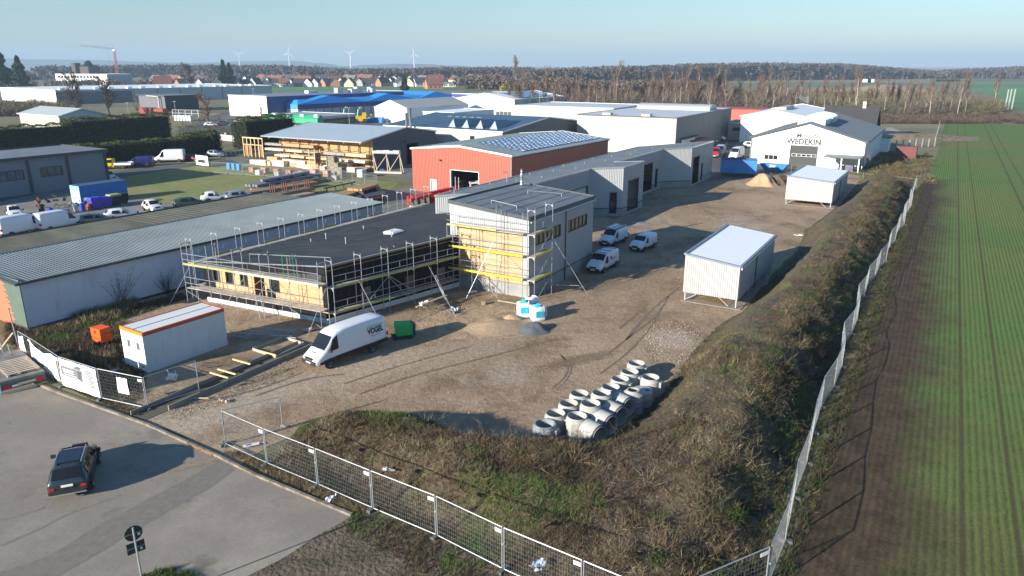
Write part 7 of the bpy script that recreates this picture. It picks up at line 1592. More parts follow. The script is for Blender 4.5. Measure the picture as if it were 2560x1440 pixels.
bag('big bag with turquoise print, right and nearest the gravel heap',1343,800,1.0,1.15,True,20)
bag('small white sack behind the turquoise printed bag',1358,790,.6,.7,False,0)
r=thing('trestle_bench','plank laid on trestles beside the black side wall','workbench',G(1080,775),math.atan2((G(1128,742,.8)-G(1032,780,.8)).y,(G(1128,742,.8)-G(1032,780,.8)).x)); MB().box(-1.9,-.1,.75,1.9,.1,.8).build('plank',M('raw plank',(.42,.33,.23),.8),r); MB().box(-.9,.12,.72,.7,.7,.76).build('table_top',M('brown board',(.16,.10,.07),.8),r)
for x in (-.7,.6): 
    mb=MB(); mb.tube((x,-.1,.75),(x-.15,-.35,0),.03,5).tube((x,.5,.75),(x+.1,.8,0),.03,5).tube((x,-.1,.4),(x,.5,.4),.025,5); mb.build('trestle',M('weathered wood',(.2,.16,.11),.85),r)
for i,(px,py) in enumerate(((1054,757),(1066,753))): MB().lathe([(0,0),(.13,0),(.16,.26),(.14,.26),(.12,.05),(0,.05)],n=16).build('bucket',WFRM,label='white bucket on the trestle table, %s of two'%('left','right')[i],category='bucket').location=G(px,py+7,.76)
TIM=M('fresh yellow timber',(.66,.47,.25),.8,var=.1)
fa,fb_=G(328,1040),G(745,862); fdr=(fb_-fa).normalized(); fn=Vector((fdr.y,-fdr.x,0))
r=thing('formwork','long low board formwork for a kerb beside the driveway','formwork',fa)
MB().bar(Vector((0,0,.15)),fb_-fa+Vector((0,0,.15)),.06,.3).build('board',M('grey shuttering board',(.25,.22,.18),.85,var=.2),r); o=fn*1.25; MB().bar(o+fdr*1.5+Vector((0,0,.14)),fb_-fa+o+Vector((0,0,.14)),.08,.34).build('board',MATS['grey shuttering board'],r); MB().bar(o*.5+Vector((0,0,.0)),fb_-fa+o*.5+Vector((0,0,.0)),1.15,.06).build('compacted_bed',M('dark compacted gravel bed',(.10,.085,.06),.95,var=.3,vs=6),r)
for i,(px,py) in enumerate(((548,938),(567,929),(604,904),(668,882))):
    p=G(px,py,.34); MB().bar(p-fn*.85,p+fn*.85,.1,.08).build('batten',TIM,label='yellow timber batten across the formwork, %s from the left'%ordinal(i),category='timber')
p=G(497,995,.1); MB().bar(p-fn*.6-fdr*.4,p+fn*.5+fdr*.3,.05,.05).build('batten',PT,label='thin pale batten near the fence wheel',category='timber')
p=G(660,985,.05)
r=thing('frame_form','open rectangular board frame on the ground before the white van','formwork',G(700,872)); 
q=[G(632,876)-G(700,872),G(708,846)-G(700,872),G(760,862)-G(700,872),G(690,896)-G(700,872)]
for i in range(4): MB().bar(q[i]+Vector((0,0,.1)),q[(i+1)%4]+Vector((0,0,.1)),.05,.2).build('board',M('pale shuttering board',(.36,.32,.26),.8),r)
r=thing('tube_pile','loose heap of scaffold tubes and frames behind the site cabin','scaffold parts',G(635,835)); rp_=random.Random(4)
for i in range(16):
    a=Vector((rp_.uniform(-2.2,1.6),rp_.uniform(-.9,.9),rp_.uniform(.04,.3))); d=Vector((1,rp_.uniform(-.5,.1),0)).normalized()*rp_.uniform(1.4,2.4); MB().tube(a,a+d+Vector((0,0,rp_.uniform(-.03,.1))),.025,5).build('tube',STEEL,r)
for i in range(5): a=Vector((-1.5+i*.55,-.8,.08+.05*i)); mb=MB(); mb.path([a,a+Vector((1.8,-.5,0)),a+Vector((2.1,.2,0)),a+Vector((.3,.7,0)),a],.022,5); mb.build('frame',GALV,r)
r=thing('tube_pile','small heap of dark rods on the ground left of the formwork','scrap',G(525,915))
for i in range(8): a=Vector((rp_.uniform(-.9,.4),rp_.uniform(-.4,.4),.04)); MB().tube(a,a+Vector((rp_.uniform(.6,1.1),rp_.uniform(-.2,.5),.05)),.02,4).build('rod',M('dark rod',(.08,.075,.07),.7),r)
def chair(label,px,py,rot,mat):
    r=thing('garden_chair',label,'chair',G(px,py)+Vector((0,0,.3))); r.rotation_euler=rot
    MB().box(-.23,-.22,.0,.23,.22,.03).build('seat',mat,r); MB().hexa([(-.22,.2,0),(.22,.2,0),(.22,.24,0),(-.22,.24,0)],[(-.2,.3,.42),(.2,.3,.42),(.2,.33,.42),(-.2,.33,.42)]).build('backrest',mat,r)
    for x in (-.2,.2):
        for y in (-.2,.2): MB().tube((x,y,0),(x*1.25,y*1.25,-.42),.022,5).build('leg',mat,r)
    for x in (-.25,.25): MB().bar((x,-.2,.2),(x,.26,.24),.05,.03).tube((x,-.18,0),(x,-.2,.2),.02,4).build('armrest',mat,r)
chair('white plastic garden chair lying on its side behind the fence',430,952,(R(95),R(20),R(35)),M('white plastic',(.70,.73,.76),.5)); chair('dark upturned garden chair at the fence beneath the cabin corner',288,935,(R(175),0,R(20)),M('dark plastic',(.12,.12,.13),.6))
def scrap(name,label,px,py,s,mat,z=.05,seed=0,cat='litter'):
    g=random.Random(seed); vs=[];n=7; mb=MB(); P=[[(s*(i/n-.5)*2+g.uniform(-.05,.05)*s,s*.5*(j/n-.5)*2+g.uniform(-.1,.1)*s,abs(nse(i*.9,j*.9,1,seed))*s*.5) for j in range(n+1)] for i in range(n+1)]
    for i in range(n):
        for j in range(n):
            if math.hypot(i-n/2+.5,(j-n/2+.5))<n*.42+g.uniform(-1,.6): mb.poly([P[i][j],P[i+1][j],P[i+1][j+1],P[i][j+1]])
    p=G(px,py); o=mb.build(name,mat,label=label,category=cat); o.location=(p.x,p.y,z); o.rotation_euler=(0,0,seed); return o
LIT=M('white plastic film',(.75,.75,.74),.5)
zb_=lambda px,py,z: G(px,py,z)
scrap('plastic_film','crumpled white film on the kerb below the third fence panel',826,1252,.42,LIT,.08,1)
scrap('plastic_film','white rag caught in the weeds right of the mound edge',1020,1140,.22,LIT,1.6,2)
scrap('plastic_film','pale plastic bag behind the fourth fence panel',975,1218,.4,M('dirty film',(.45,.43,.38),.6),.9,3)
scrap('plastic_film','bluish plastic film at the foot of the fence near the picture bottom',1345,1436,.5,M('blue white film',(.5,.56,.62),.5),.4,4)
scrap('plastic_film','white sheet remains near the concrete box slab',1905,547+40,.7,LIT,.05,5)
scrap('plastic_film','scattered white scraps between the two storage boxes',1995,590,.6,LIT,.05,6)
scrap('plastic_film','white film beside the hall scaffold foot',1180,733,.5,LIT,.06,7)
scrap('plastic_film','transparent film heap before the ladders',1135,780,.9,M('blue white film',(.5,.56,.62),.5),.05,8)
scrap('plastic_film','pale scraps left of the white van front',560,1005,.5,M('reddish scraps',(.4,.33,.3),.8),.05,9)
scrap('plastic_film','plastic and straps heap behind the van nose',775,828,.8,M('reddish scraps',(.4,.33,.3),.8),.05,10)
scrap('stone','white stone at the end of the orange kerb piece',260,1021,.22,CRT,.05,11,'stone')
scrap('stone','pale stone at the foot of the open gate panel',708,1071,.2,LIT,.1,12,'stone')
r=thing('felled_sign','fallen white arrow sign with blue field inside the open fence corner','sign',G(633,1112,.1),R(25)); MB().box(-.5,-.1,0,.3,.12,.04).build('board',LIT,r); MB().box(-.35,-.05,.042,-.1,.07,.05).build('blue_print',M('print blue',(.05,.1,.4),.6),r)
for i,(a,b) in enumerate((((466,1105),(500,1122)),((502,1122),(530,1136)),((266,1022),(296,1035)))): p=G(*a);q=G(*b); MB().bar(p+Vector((.1,-.1,.04)),q+Vector((.1,-.1,.04)),.16,.07).build('ramp_plank',M('rusty orange plank',(.22,.115,.05),.8,var=.2),label='rust-orange ramp plank lying against the kerb, %s'%('left of the pair','right of the pair','beside the white stone')[i],category='plank')
MB().bar(G(1245,752)+Vector((0,0,.05)),G(1320,765)+Vector((0,0,.05)),.2,.06).build('plank',BOARD,label='grey plank on the ground below the hall corner',category='plank')
MB().box(-.18,-.12,0,.18,.12,.32).build('stone_block',M('brown block',(.3,.2,.12),.9),label='small brown block on the ground before the hall',category='block').location=G(1208,762)
# person on the scaffold (skinned body)
def person(label,loc,rz,coat,trou,skin,hair):
    r=thing('person',label,'person',loc,rz)
    J={'pel':(0,0,.95,.14),'ch':(0,.02,1.28,.17),'nk':(0,.03,1.48,.07),'hd':(0,.06,1.60,.10),'ht':(0,.06,1.72,.09),'lk':(-.11,.04,.50,.075),'la':(-.12,0,.08,.05),'lt':(-.13,.16,.04,.045),'rk':(.12,.10,.50,.075),'ra':(.13,.04,.08,.05),'rt':(.14,.2,.04,.045),'ls':(-.20,.02,1.40,.075),'le':(-.27,.02,1.12,.055),'lw':(-.22,.22,.98,.04),'lh':(-.20,.30,.95,.035),'rs':(.20,.02,1.40,.075),'re':(.29,.04,1.13,.055),'rw':(.22,.24,1.0,.04),'rh':(.19,.32,.98,.035),'lhp':(-.1,0,.9,.11),'rhp':(.1,0,.9,.11)}
    E_=[('pel','ch'),('ch','nk'),('nk','hd'),('hd','ht'),('pel','lhp'),('pel','rhp'),('lhp','lk'),('lk','la'),('la','lt'),('rhp','rk'),('rk','ra'),('ra','rt'),('ch','ls'),('ch','rs'),('ls','le'),('le','lw'),('lw','lh'),('rs','re'),('re','rw'),('rw','rh')]
    for s,h in ((-1,'lh'),(1,'rh')):
        for k in range(5):
            x,y,z,_=J[h]; n='f%s%d'%(h,k); J[n]=(x+s*(.035-.0175*k) if k<4 else x-s*.03,y+(.075-.006*abs(k-1.5) if k<4 else .03),z-.03,.009); E_.append((h,n))
    ks=list(J); me=bpy.data.meshes.new('body'); me.from_pydata([J[k][:3] for k in ks],[(ks.index(a),ks.index(b)) for a,b in E_],[]); o=link('body',me,coat,r)
    md=o.modifiers.new('skin','SKIN'); 
    for i,k in enumerate(ks): me.skin_vertices[0].data[i].radius=(J[k][3],)*2; me.skin_vertices[0].data[i].use_root=(k=='pel')
    o.modifiers.new('sub','SUBSURF').levels=1; o.modifiers['sub'].render_levels=1
    bpy.context.view_layer.update(); dg=bpy.context.evaluated_depsgraph_get(); m2=bpy.data.meshes.new_from_object(o.evaluated_get(dg)); o.modifiers.clear(); o.data=m2; m2.materials.clear()
    for m_ in (coat,trou,skin): m2.materials.append(m_)
    for p in m2.polygons:
        c=p.center; p.material_index=2 if (c.z>1.5 or (c.y>.24 and .85<c.z<1.1)) else (1 if c.z<.92 else 0); p.use_smooth=True
    MB().lathe([(.0,1.80),(.07,1.78),(.115,1.72),(.12,1.66),(.10,1.64)],(0,.045,0),12).build('cap',hair,r)
    MB().box(-.012,.155,1.60,.012,.19,1.64).build('nose',skin,r); MB().box(-.05,.15,1.655,-.025,.165,1.67).box(.025,.15,1.655,.05,.165,1.67).box(-.03,.15,1.55,.03,.16,1.56).build('face',DARK,r)
    return r
pp=G(989,661,3.07); person('person in dark work clothes and black cap standing on the upper scaffold deck',pp,R(150),M('black work jacket',(.018,.018,.02),.85),M('dark trousers',(.022,.022,.026),.85),M('skin',(.45,.27,.2),.6),M('black cap',(.012,.012,.012),.8))
r.scale=(1,1,1); bpy.data.objects['covered_machine'].scale=(.85,.85,.9)
crate('brown_crate','brown wooden crate on the lower deck beside the black wall',1012,695,.5,.4,.45,M('brown crate wood',(.22,.11,.06),.8),az=37,z=1.1)
# ---------------------------------------------------------------- left parking lot things
cf=Fr((-61.6,103.2),32.0); r=thing('blue_container','long bright blue steel container before the brick workshop','container',cf.o,cf.rz); BC=M('container blue',(.02,.17,.50),.5,var=.08)
mb=MB(); L,Wd,H=7.0,2.45,2.6
mb.rib((0,0,.1),(L,0,.1),(L,0,H),(0,0,H),.28,.03); mb.rib((L,0,.1),(L,Wd,.1),(L,Wd,H),(L,0,H),.28,.03); mb.rib((L,Wd,.1),(0,Wd,.1),(0,Wd,H),(L,Wd,H),.28,.03); mb.build('wall',BC,r); MB().box(-.03,-.03,H,L+.03,Wd+.03,H+.05).build('roof',M('container roof dark blue',(.04,.09,.16),.6),r)
MB().box(-.03,0,.1,.05,Wd,H).build('door',M('pale blue door',(.25,.45,.62),.5),r); MB().box(-.04,.2,.3,-.032,Wd-.3,1.9).build('white_panel',WFRM,r)
def bin_(label,px,py,mat,lid,s=1.):
    r=thing('waste_container',label,'waste bin',G(px,py),cf.rz); MB().hexa([(-.5*s,-.4*s,.15),(.5*s,-.4*s,.15),(.5*s,.4*s,.15),(-.5*s,.4*s,.15)],[(-.65*s,-.5*s,1.15*s),(.65*s,-.5*s,1.15*s),(.65*s,.5*s,1.15*s),(-.65*s,.5*s,1.15*s)]).build('body',mat,r); MB().hexa([(-.68*s,-.53*s,1.15*s),(.68*s,-.53*s,1.15*s),(.68*s,.53*s,1.15*s),(-.68*s,.53*s,1.15*s)],[(-.6*s,-.4*s,1.32*s),(.6*s,-.4*s,1.32*s),(.6*s,.5*s,1.32*s),(-.6*s,.5*s,1.32*s)]).build('lid',lid,r)
    for x in(-.4,.4): MB().lathe([(0,-.04),(.09,-.04),(.09,.04),(0,.04)],(x*s,-.3*s,.09),8,'y').build('wheel',TYRE,r)
PB=M('violet blue plastic',(.05,.05,.40),.5); BB_=M('black green plastic',(.02,.025,.02),.6); YL=M('yellow green lid',(.35,.38,.08),.6)
bin_('violet-blue wheeled waste container, left of the pair',240,522,PB,PB,1.25); bin_('violet-blue wheeled waste container, right of the pair',266,518,PB,PB,1.15); bin_('black wheeled waste container with yellow-green lid',288,514,BB_,YL,1.25); bin_('small black waste container at the right end',306,509,BB_,BB_,1.15)
def barrel(label,px,py,mat,s=1): MB().lathe([(0,0),(.28*s,0),(.3*s,.05),(.3*s,.85*s),(.27*s,.9*s),(0,.9*s)],n=16).build('barrel',mat,label=label,category='barrel').location=G(px,py)
barrel('orange-red barrel left of the blue waste containers',224,525,M('barrel orange',(.40,.08,.03),.6)); barrel('bright blue barrel at the container corner',207,526,M('barrel blue',(.02,.04,.42),.5),1.1); barrel('blue barrel left of the leaning pallets',128,538,M('barrel blue',(.02,.04,.42),.5),1.1); barrel('grey barrel right of the leaning pallets',190,530,STEEL,1.1); barrel('dark barrel by the workshop wall',105,530,BB_,1.2)
for i,(px,py) in enumerate(((146,536),(172,533))):
    r=thing('pallet','pale wooden pallet leaning on edge, %s of the two'%('left','right')[i],'pallet',G(px,py),cf.rz)
    for k in range(6): MB().box(-.6,-.25+k*.05-.02,.12+k*.2,.6,-.25+k*.05,.22+k*.2).build('board',PT,r)
    for x in (-.55,0,.55): MB().bar((x,-.24,.1),(x,.03,1.25),.09,.03,(0,1,0)).build('bearer',PT,r)
r=thing('scrap_heap','jumble of dark scrap, red pieces and branches behind the pallets','scrap',G(150,520)); g=random.Random(9)
for i in range(26):
    c=(g.uniform(-3.5,3.2),g.uniform(-.6,1.2),g.uniform(.1,1.5)); m_=g.choice([BB_,BB_,M('scrap brown',(.15,.09,.05),.8),M('scrap red',(.25,.05,.04),.7),M('scrap green grey',(.13,.15,.09),.8)]); d=Vector((g.uniform(-.6,.6),g.uniform(-.5,.5),g.uniform(-.1,.5))); MB().bar(c,Vector(c)+d,g.uniform(.1,.5),g.uniform(.06,.3)).build('scrap_piece',m_,r)
# ---------------------------------------------------------------- timber yard goods
TF=Fr((-26.2,138.3),30.0); g=random.Random(21)
WOODS=[('pale','pale yellow',(.66,.50,.30)),('cream','cream white',(.68,.60,.45)),('brown','light brown',(.42,.28,.16)),('grey','weathered grey',(.32,.29,.26))]
def bundle(label,fr,u0,v0,z,lu,lv,h,mat,seg=4):
    p=fr.w(u0,v0,z); r=thing('timber_bundle',label,'timber',p,fr.rz,'timber bundles on the racks'); mb=MB()
    for i in range(seg):
        for j in range(3): mb.box(i*lu/seg+.01,0,j*h/3+.005,(i+1)*lu/seg-.01,lv*(1-.06*((i+j)%2)),(j+1)*h/3-.01)
    mb.build('boards',mat,r); MB().box(0,lv*.25,-.08,lu,lv*.25+.08,0).box(0,lv*.75,-.08,lu,lv*.75+.08,0).build('bearers',PT,r)
r=thing('cantilever_rack','long steel cantilever rack along the open side of the timber shed','rack',TF.w(-.6,0),TF.rz)
for i in range(10):
    y=.5+i*2.6; mb=MB(); mb.box(.2,y-.08,0,.38,y+.08,4.7); mb.build('upright',M('rack brown steel',(.18,.09,.06),.7),r)
    for z in (.35,1.55,2.65,3.65): MB().box(-1.5,y-.05,z-.1,.2,y+.05,z).build('rack_arm',MATS['rack brown steel'],r)
k=0
for lv,z in enumerate((.4,1.6,2.7,3.7)):
    y=-.3+g.uniform(0,.6); n_=0
    while y<23.5:
        ln=g.uniform(3.4,5.5); w_=WOODS[g.choice([0,0,1,1,2,3])]
        if not (lv==3 and y<11) and not(lv==2 and 2<y<5): bundle('%s board bundle on the %s rack level, %s from the right'%(w_[1],('lowest','second','third','top')[lv],ordinal(n_)),TF,-2.0,y,z,1.25,ln,g.uniform(.3,.6),M('wood '+w_[0],w_[2],.8,var=.12,vs=2,stretch=(3,.3,6)),seg=3); n_+=1
        y+=ln+g.uniform(.15,.6)
crate('wrapped_stack','green-white wrapped timber stack high on the rack near the shed corner',893,385,1.3,3.6,.8,M('green white wrapping',(.22,.42,.32),.6,c2=(.6,.62,.55),mixs=1.2),30,'timber',z=2.6)
for i in range(7): crate('tile_pallet','brick-red tile pallet in the row behind the yard fence, %s from the left'%ordinal(i),632+i*31,430+i*1.8,.9,1.2,g.uniform(.7,1.2),M('brick red goods',(.38,.16,.10),.8,var=.25,vs=3,c2=(.45,.3,.24),mixs=2),30,'pallet')
for i in range(5): crate('wrapped_pallet','%s wrapped goods behind the fence, %s from the left'%(('white','grey','white','blue','grey')[i],ordinal(i)),648+i*48,436+i*3.4,.9,1.1,.8,M('wrap '+('white','grey','white','blue','grey')[i],{'white':(.6,.6,.58),'grey':(.3,.31,.32),'blue':(.08,.2,.4)}[('white','grey','white','blue','grey')[i]],.6,var=.3,vs=3),30,'pallet')
for i in range(3): crate('blue_bin','blue lidded bin behind the lawn-side fence, %s of three'%('left','middle','right')[i],575+i*12,422+i*1.5,.8,.8,1.15,M('bin blue',(.03,.22,.50),.5),30,'waste bin')
crate('brick_stack','stack of white sacks on a pallet at the right fence end',905,442,1.2,1.2,1.3,M('sack white',(.62,.62,.62),.8,var=.2,vs=4),30,'pallet')
for i in range(4): crate('pallet_stack','stack of weathered pallets behind the fence, %s from the left'%ordinal(i),827+i*9,425+i*6,1.0,1.2,(2.6,3.0,2.2,1.8)[i],M('weathered pallet stack',(.30,.26,.19),.85,var=.5,vs=6,stretch=(1,1,3),c2=(.06,.05,.04),mixs=3,mt=(.5,.55)),30,'pallet')
r=thing('timber_stand','open wooden stair frame with brown panel before the racks','stand',G(790,430),TF.rz); 
for x in (-.7,.7):
    for y in (-.7,.7): MB().box(x-.06,y-.06,0,x+.06,y+.06,4.2).build('post',TIM,r)
MB().box(-.66,-.7,1.6,.66,-.62,3.6).build('panel',M('brown ply',(.28,.14,.06),.8),r)
for k in range(6): MB().box(-.6,-.9-.0*k,.3+k*.3,.6,-.7,.36+k*.3).build('step',TIM,r)
r=thing('timber_frame_store','open timber frame with posts left of the shed','store',G(660,395),TF.rz)
for y in (0,1.2,2.4,3.6,4.8,6.0): MB().box(-.1,y-.08,0,.1,y+.08,4.2).build('post',TIM,r)
MB().box(-.12,-.1,4.0,.12,6.1,4.25).box(-.1,-.1,2.6,.1,6.1,2.75).build('beam',TIM,r); MB().box(.12,.1,.2,.16,1.8,2.5).box(.12,4,.2,.16,6,2.5).build('panel',MATS['brown ply'],r)
r=thing('a_frame_rack','large wooden A-frame rack with white wrapped load beside the dark gable','rack',G(937,432),R(-12)); 
for x in (0,2.6,5.2): MB().bar((x,0,0),(x-.4,.6,3.6),.14,.14).bar((x-.4,.6,3.6),(x,1.4,0),.14,.14).build('frame_leg',PT,r)
MB().box(-.5,.4,3.5,5.0,.9,3.65).box(0,-.3,0,5.4,.6,.3).build('beams',PT,r); MB().bar((0,.1,.2),(2.4,.55,3.4),.1,.1).bar((2.7,.1,.2),(4.8,.55,3.4),.1,.1).build('brace',PT,r)
o=MB(); 
for i in range(8): x=-.3+i*.65; o.box(x,.2,3.65,x+.6,1.0,3.95+.2*g.random())
o.build('wrapped_load',M('pale wrap',(.5,.53,.58),.5,var=.25,vs=3),r); crate('blue_box','small blue box under the A-frame rack',955,431,1.4,.8,.6,M('box blue',(.08,.18,.42),.6),-12)
for i in range(18):
    x=642+i*14.5; y=408+i*1.15+g.uniform(-2,4); w_=WOODS[g.choice([0,1,1,2,2,3])]
    crate('timber_stack','low %s timber stack on the ground before the racks, %s from the left'%(w_[1],ordinal(i)),x,y,g.uniform(.8,1.3),g.uniform(2.2,3.8),g.uniform(.5,1.7),M('wood '+w_[0],w_[2],.8,var=.12,vs=2,stretch=(3,.3,6)),30,'timber','0' and 0,'boards')
# long beams on the lawn and yard
def beams(label,a,b,z,w_,h,mat,n=3,cat='timber',name='beam_stack',endm=None):
    a=G(*a,z); b=G(*b,z); d=b-a; L=d.length; r=thing(name,label,cat,(a.x,a.y,0),math.atan2(d.y,d.x),'long beams stacked on the lawn'); 
    for i in range(n):
        y=(i-(n-1)/2)*w_*1.12; x0=random.uniform(0,L*.06); MB().box(x0,y-w_/2,z,L-random.uniform(0,L*.05),y+w_/2,z+h).build('beam',mat,r)
    for t in (.1,.35,.6,.85): MB().box(L*t-.08,-n*w_*.6,0,L*t+.08,n*w_*.6,z-.01).build('trestle',M('dark trestle',(.07,.05,.04),.8),r)
BG=M('bluish treated timber',(.17,.17,.22),.8,var=.15,stretch=(.4,4,4)); BRW=M('brown treated timber',(.27,.18,.115),.8,var=.2,stretch=(.3,4,4)); RST=M('rusty brown steel',(.13,.045,.03),.7); LRW=M('larch beams',(.36,.22,.11),.8,var=.2,stretch=(.3,4,4))
beams('bluish-grey beams on high trestles at the far side of the lawn',(622,468),(792,438),.9,.5,.35,BG,4); beams('upper bluish beam layer on the same trestles',(650,454),(772,432),1.45,.5,.3,BG,2)
beams('grey-brown long beams in the middle row on the lawn',(628,478),(800,447),.5,.45,.3,BRW,3); beams('thick brown beams with pale ends nearest the garage roof, left',(605,490),(790,460),.35,.55,.5,BRW,3); beams('brown beams held by rusty stanchions before the mossy roof',(655,498),(780,474),.5,.5,.45,BRW,3); beams('short pale-ended boards nearest the garage roof',(700,500),(780,485),.6,.45,.3,M('grey brown boards',(.33,.26,.2),.8,var=.2),3)
for i,(x,y) in enumerate(((690,492),(719,487),(747,482),(775,477))): 
    r=thing('stanchion','rusty steel stanchion fork holding the brown beams, %s from the left'%ordinal(i),'stanchion',G(x,y+6),Sf.rz); 
    for q in (-.5,0,.5): MB().box(-.5,q-.06,0,-.38,q+.06,2.3).build('post',RST,r)
    MB().box(-.5,-.8,0,.9,.8,.15).build('base',RST,r)
for k,(a,b,z) in enumerate((((828,500),(935,472),.1),((829,500),(938,470),.55),((832,500),(936,469),1.0),((838,496),(930,466),1.45),((885,478),(928,465),1.9))): beams('layer of reddish larch beams in the right-hand stack, %s from below'%ordinal(k),a,b,z,.42,.36,LRW,5)
beams('one long thin dark beam lying across towards the larch stack',(808,473),(890,456),.6,.16,.2,M('dark green beam',(.1,.1,.07),.8),1)
beams('pale lilac wrapped long beam behind the ribbed roof end',(887,497),(962,484),.9,.5,.45,M('lilac wrapped beam',(.46,.44,.52),.6),1); beams('brown timber under the lilac beam',(900,503),(962,492),.4,.5,.4,LRW,2)
RD=M('bright red lacquered steel',(.55,.012,.02),.35)
for k,(a,b,z) in enumerate((((1028,500),(1160,470),.4),((1025,508),(1155,476),.8),((1020,512),(1090,494),.4),((1020,497),(1150,468),1.0),((1035,520),(1085,506),.2),((1022,503),(1080,488),1.5))): beams('bright red steel girder in the stack by the red hall, %s from below'%ordinal(k),a,b,z,.32,.32,RD,2,'steel girder')
for i,(x,y,z) in enumerate(((1043,497,1.0),(1036,518,.6),(1060,515,.6))): crate('white_block','white spacer block on the red girders, %s'%('upper','lower left','lower right')[i],x,y,1.4,.5,.25,WFRM,35,'block',z=z)
r=thing('hay_wagon','white timber wagon frame with two spoked wheels before the red hall','wagon',G(1175,484),R(12)); WT=M('white wagon timber',(.72,.62,.58),.7)
MB().box(0,0,1.5,9,.25,1.75).box(0,1.4,1.5,9,1.65,1.75).box(0,0,.3,.2,.25,1.5).box(.0,0,1.5,.2,1.65,1.75).build('frame',WT,r)
for x in (3.2,6.6): MB().lathe([(.75,-.06),(.92,-.06),(.92,.06),(.75,.06),(.75,-.06)],(x,-.15,1.1),24,'y').build('wheel',WT,r)
r=thing('forklift','dark forklift with raised mast standing in the red hall doorway','forklift',Fr((-.1,105.4),33.6).w(.2,9.2),R(230)); MB().box(-1.1,-.6,.35,.9,.6,1.1).build('chassis',M('forklift grey green',(.16,.2,.16),.5),r); mb=MB()
for x in(-.7,.6):
    for y in(-.5,.5): mb.tube((x,y,1.1),(x*.8,y*.9,2.2),.04,5)
mb.build('cab_frame',BLKP,r); MB().box(-.65,-.5,2.2,.6,.5,2.28).build('cab_roof',BLKP,r); MB().box(.95,-.4,.1,1.05,-.28,3.0).box(.95,.28,.1,1.05,.4,3.0).build('mast',STEEL,r); MB().box(1.05,-.4,.15,2.0,-.3,.2).box(1.05,.3,.15,2.0,.4,.2).build('fork',STEEL,r)
for x in(-.7,.6):
    for y in(-.6,.6): MB().lathe([(0,-.1),(.32,-.1),(.32,.1),(0,.1)],(x,y,.32),14,'y').build('wheel',TYRE,r)
# ---------------------------------------------------------------- metalwork yard and back yards
bf=Fr(G(1893,442)[:2],-62); r=thing('roll_off_container','blue open-topped roll-off container on a dark chassis at the yard end','container',G(1800,440),math.atan2((G(1890,443)-G(1800,440)).y,(G(1890,443)-G(1800,440)).x)); Lc=(G(1890,443)-G(1800,440)).length
BB2=M('roll-off blue',(.04,.20,.48),.5,var=.2,vs=.6); MB().box(0,0,.6,Lc,.08,3.0).box(0,2.3,.6,Lc,2.4,3.0).box(0,.08,.6,.08,2.3,3.0).box(Lc-.08,.08,.6,Lc,2.3,3.0).box(.08,.08,.6,Lc-.08,2.3,.7).build('body',BB2,r); MB().box(-.1,-.05,2.95,Lc+.1,.12,3.1).box(-.1,2.28,2.95,Lc+.1,2.45,3.1).box(.2,.4,.15,Lc-.2,2.0,.6).build('chassis',ANTH,r)
r=thing('blue_skip','blue skip with white labels before the white gabled hall','skip',G(1935,428),R(-35)); MB().hexa([(-1.6,-.8,.2),(1.6,-.8,.2),(1.6,.8,.2),(-1.6,.8,.2)],[(-2.6,-.95,1.4),(2.6,-.95,1.4),(2.6,.95,1.4),(-2.6,.95,1.4)]).build('body',M('skip blue',(.02,.18,.45),.5),r); MB().box(-.6,-1.0,.9,.4,-.94,1.25).build('label_plate',WFRM,r)
RC=M('container red',(.30,.055,.04),.6,var=.12)
def cont(label,px,py,L,az,mat=RC): r=thing('shipping_container',label,'container',G(px,py),R(90-az)); mb=MB(); mb.rib((0,0,.1),(L,0,.1),(L,0,2.5),(0,0,2.5),.35,.04); mb.rib((0,2.4,.1),(0,0,.1),(0,0,2.5),(0,2.4,2.5),.4,.04); mb.rib((L,0,.1),(L,2.4,.1),(L,2.4,2.5),(L,0,2.5),.35,.04); mb.rib((L,2.4,.1),(0,2.4,.1),(0,2.4,2.5),(L,2.4,2.5),.35,.04); mb.build('wall',mat,r); MB().box(0,0,2.5,L,2.4,2.56).build('roof',mat,r); return r
cont('red shipping container with faded white letters next to the dark-roofed shelter',1738,380,10,31); cont('dark red container in the bushes beside the metalwork hall',2236,396,4,31+90,M('faded dark red',(.16,.045,.045),.7,var=.3,vs=2)); cont('dark red container before the factory flank',347,284,9,120,RC); cont('second dark red container partly behind the bare tree',385,287,6,120,RC)
for i in range(6): crate('brick_pallet','pallet of orange bricks before the shelter, %s from the left'%ordinal(i),1612+i*16,368-i*.8,1.2,1.0,g.uniform(.9,1.5),M('orange bricks',(.50,.27,.19),.85,var=.25,vs=3,c2=(.6,.5,.42),mixs=2),30,'pallet')
r=thing('window_frame_rack','row of upright white frames and posts beyond the red hall','rack',G(1540,374),R(-20))
for i in range(11): MB().box(i*1.0,0,0,i*1.0+.1,.1,4.2+.6*(i%3)).build('post',WFRM,r)
MB().box(0,.05,1.2,10.5,.12,1.3).box(0,.3,.2,10,.4,2.2).build('panel',M('grey stacked sheets',(.35,.38,.40),.6,var=.2),r)
for i,(px,py) in enumerate(((858,305),(893,306),(938,301))):
    r=thing('boom_lift','green boom lift with folded jib, %s'%('left of the pair by the blue warehouse','right of the pair by the blue warehouse','half hidden behind the gabled store')[i],'boom lift',G(px,py),R(40)); r.scale=(.62,)*3; LGn=M('lime green machine',(.08,.45,.12),.5); MB().box(-1,-.8,.3,1,.8,1.4).build('chassis',LGn,r); MB().bar((0,0,1.2),(1.4,.6,7.0),.5,.5).build('boom',LGn,r); MB().bar((1.4,.6,7.0),(2.8,1.2,7.8),.35,.35).box(2.6,.6,7.4,3.8,1.8,8.4).build('basket',STEEL,r)
    for x in(-.8,.8): MB().lathe([(0,-.8),(.45,-.8),(.45,.8),(0,.8)],(x,0,.45),12,'y').build('wheels',TYRE,r)
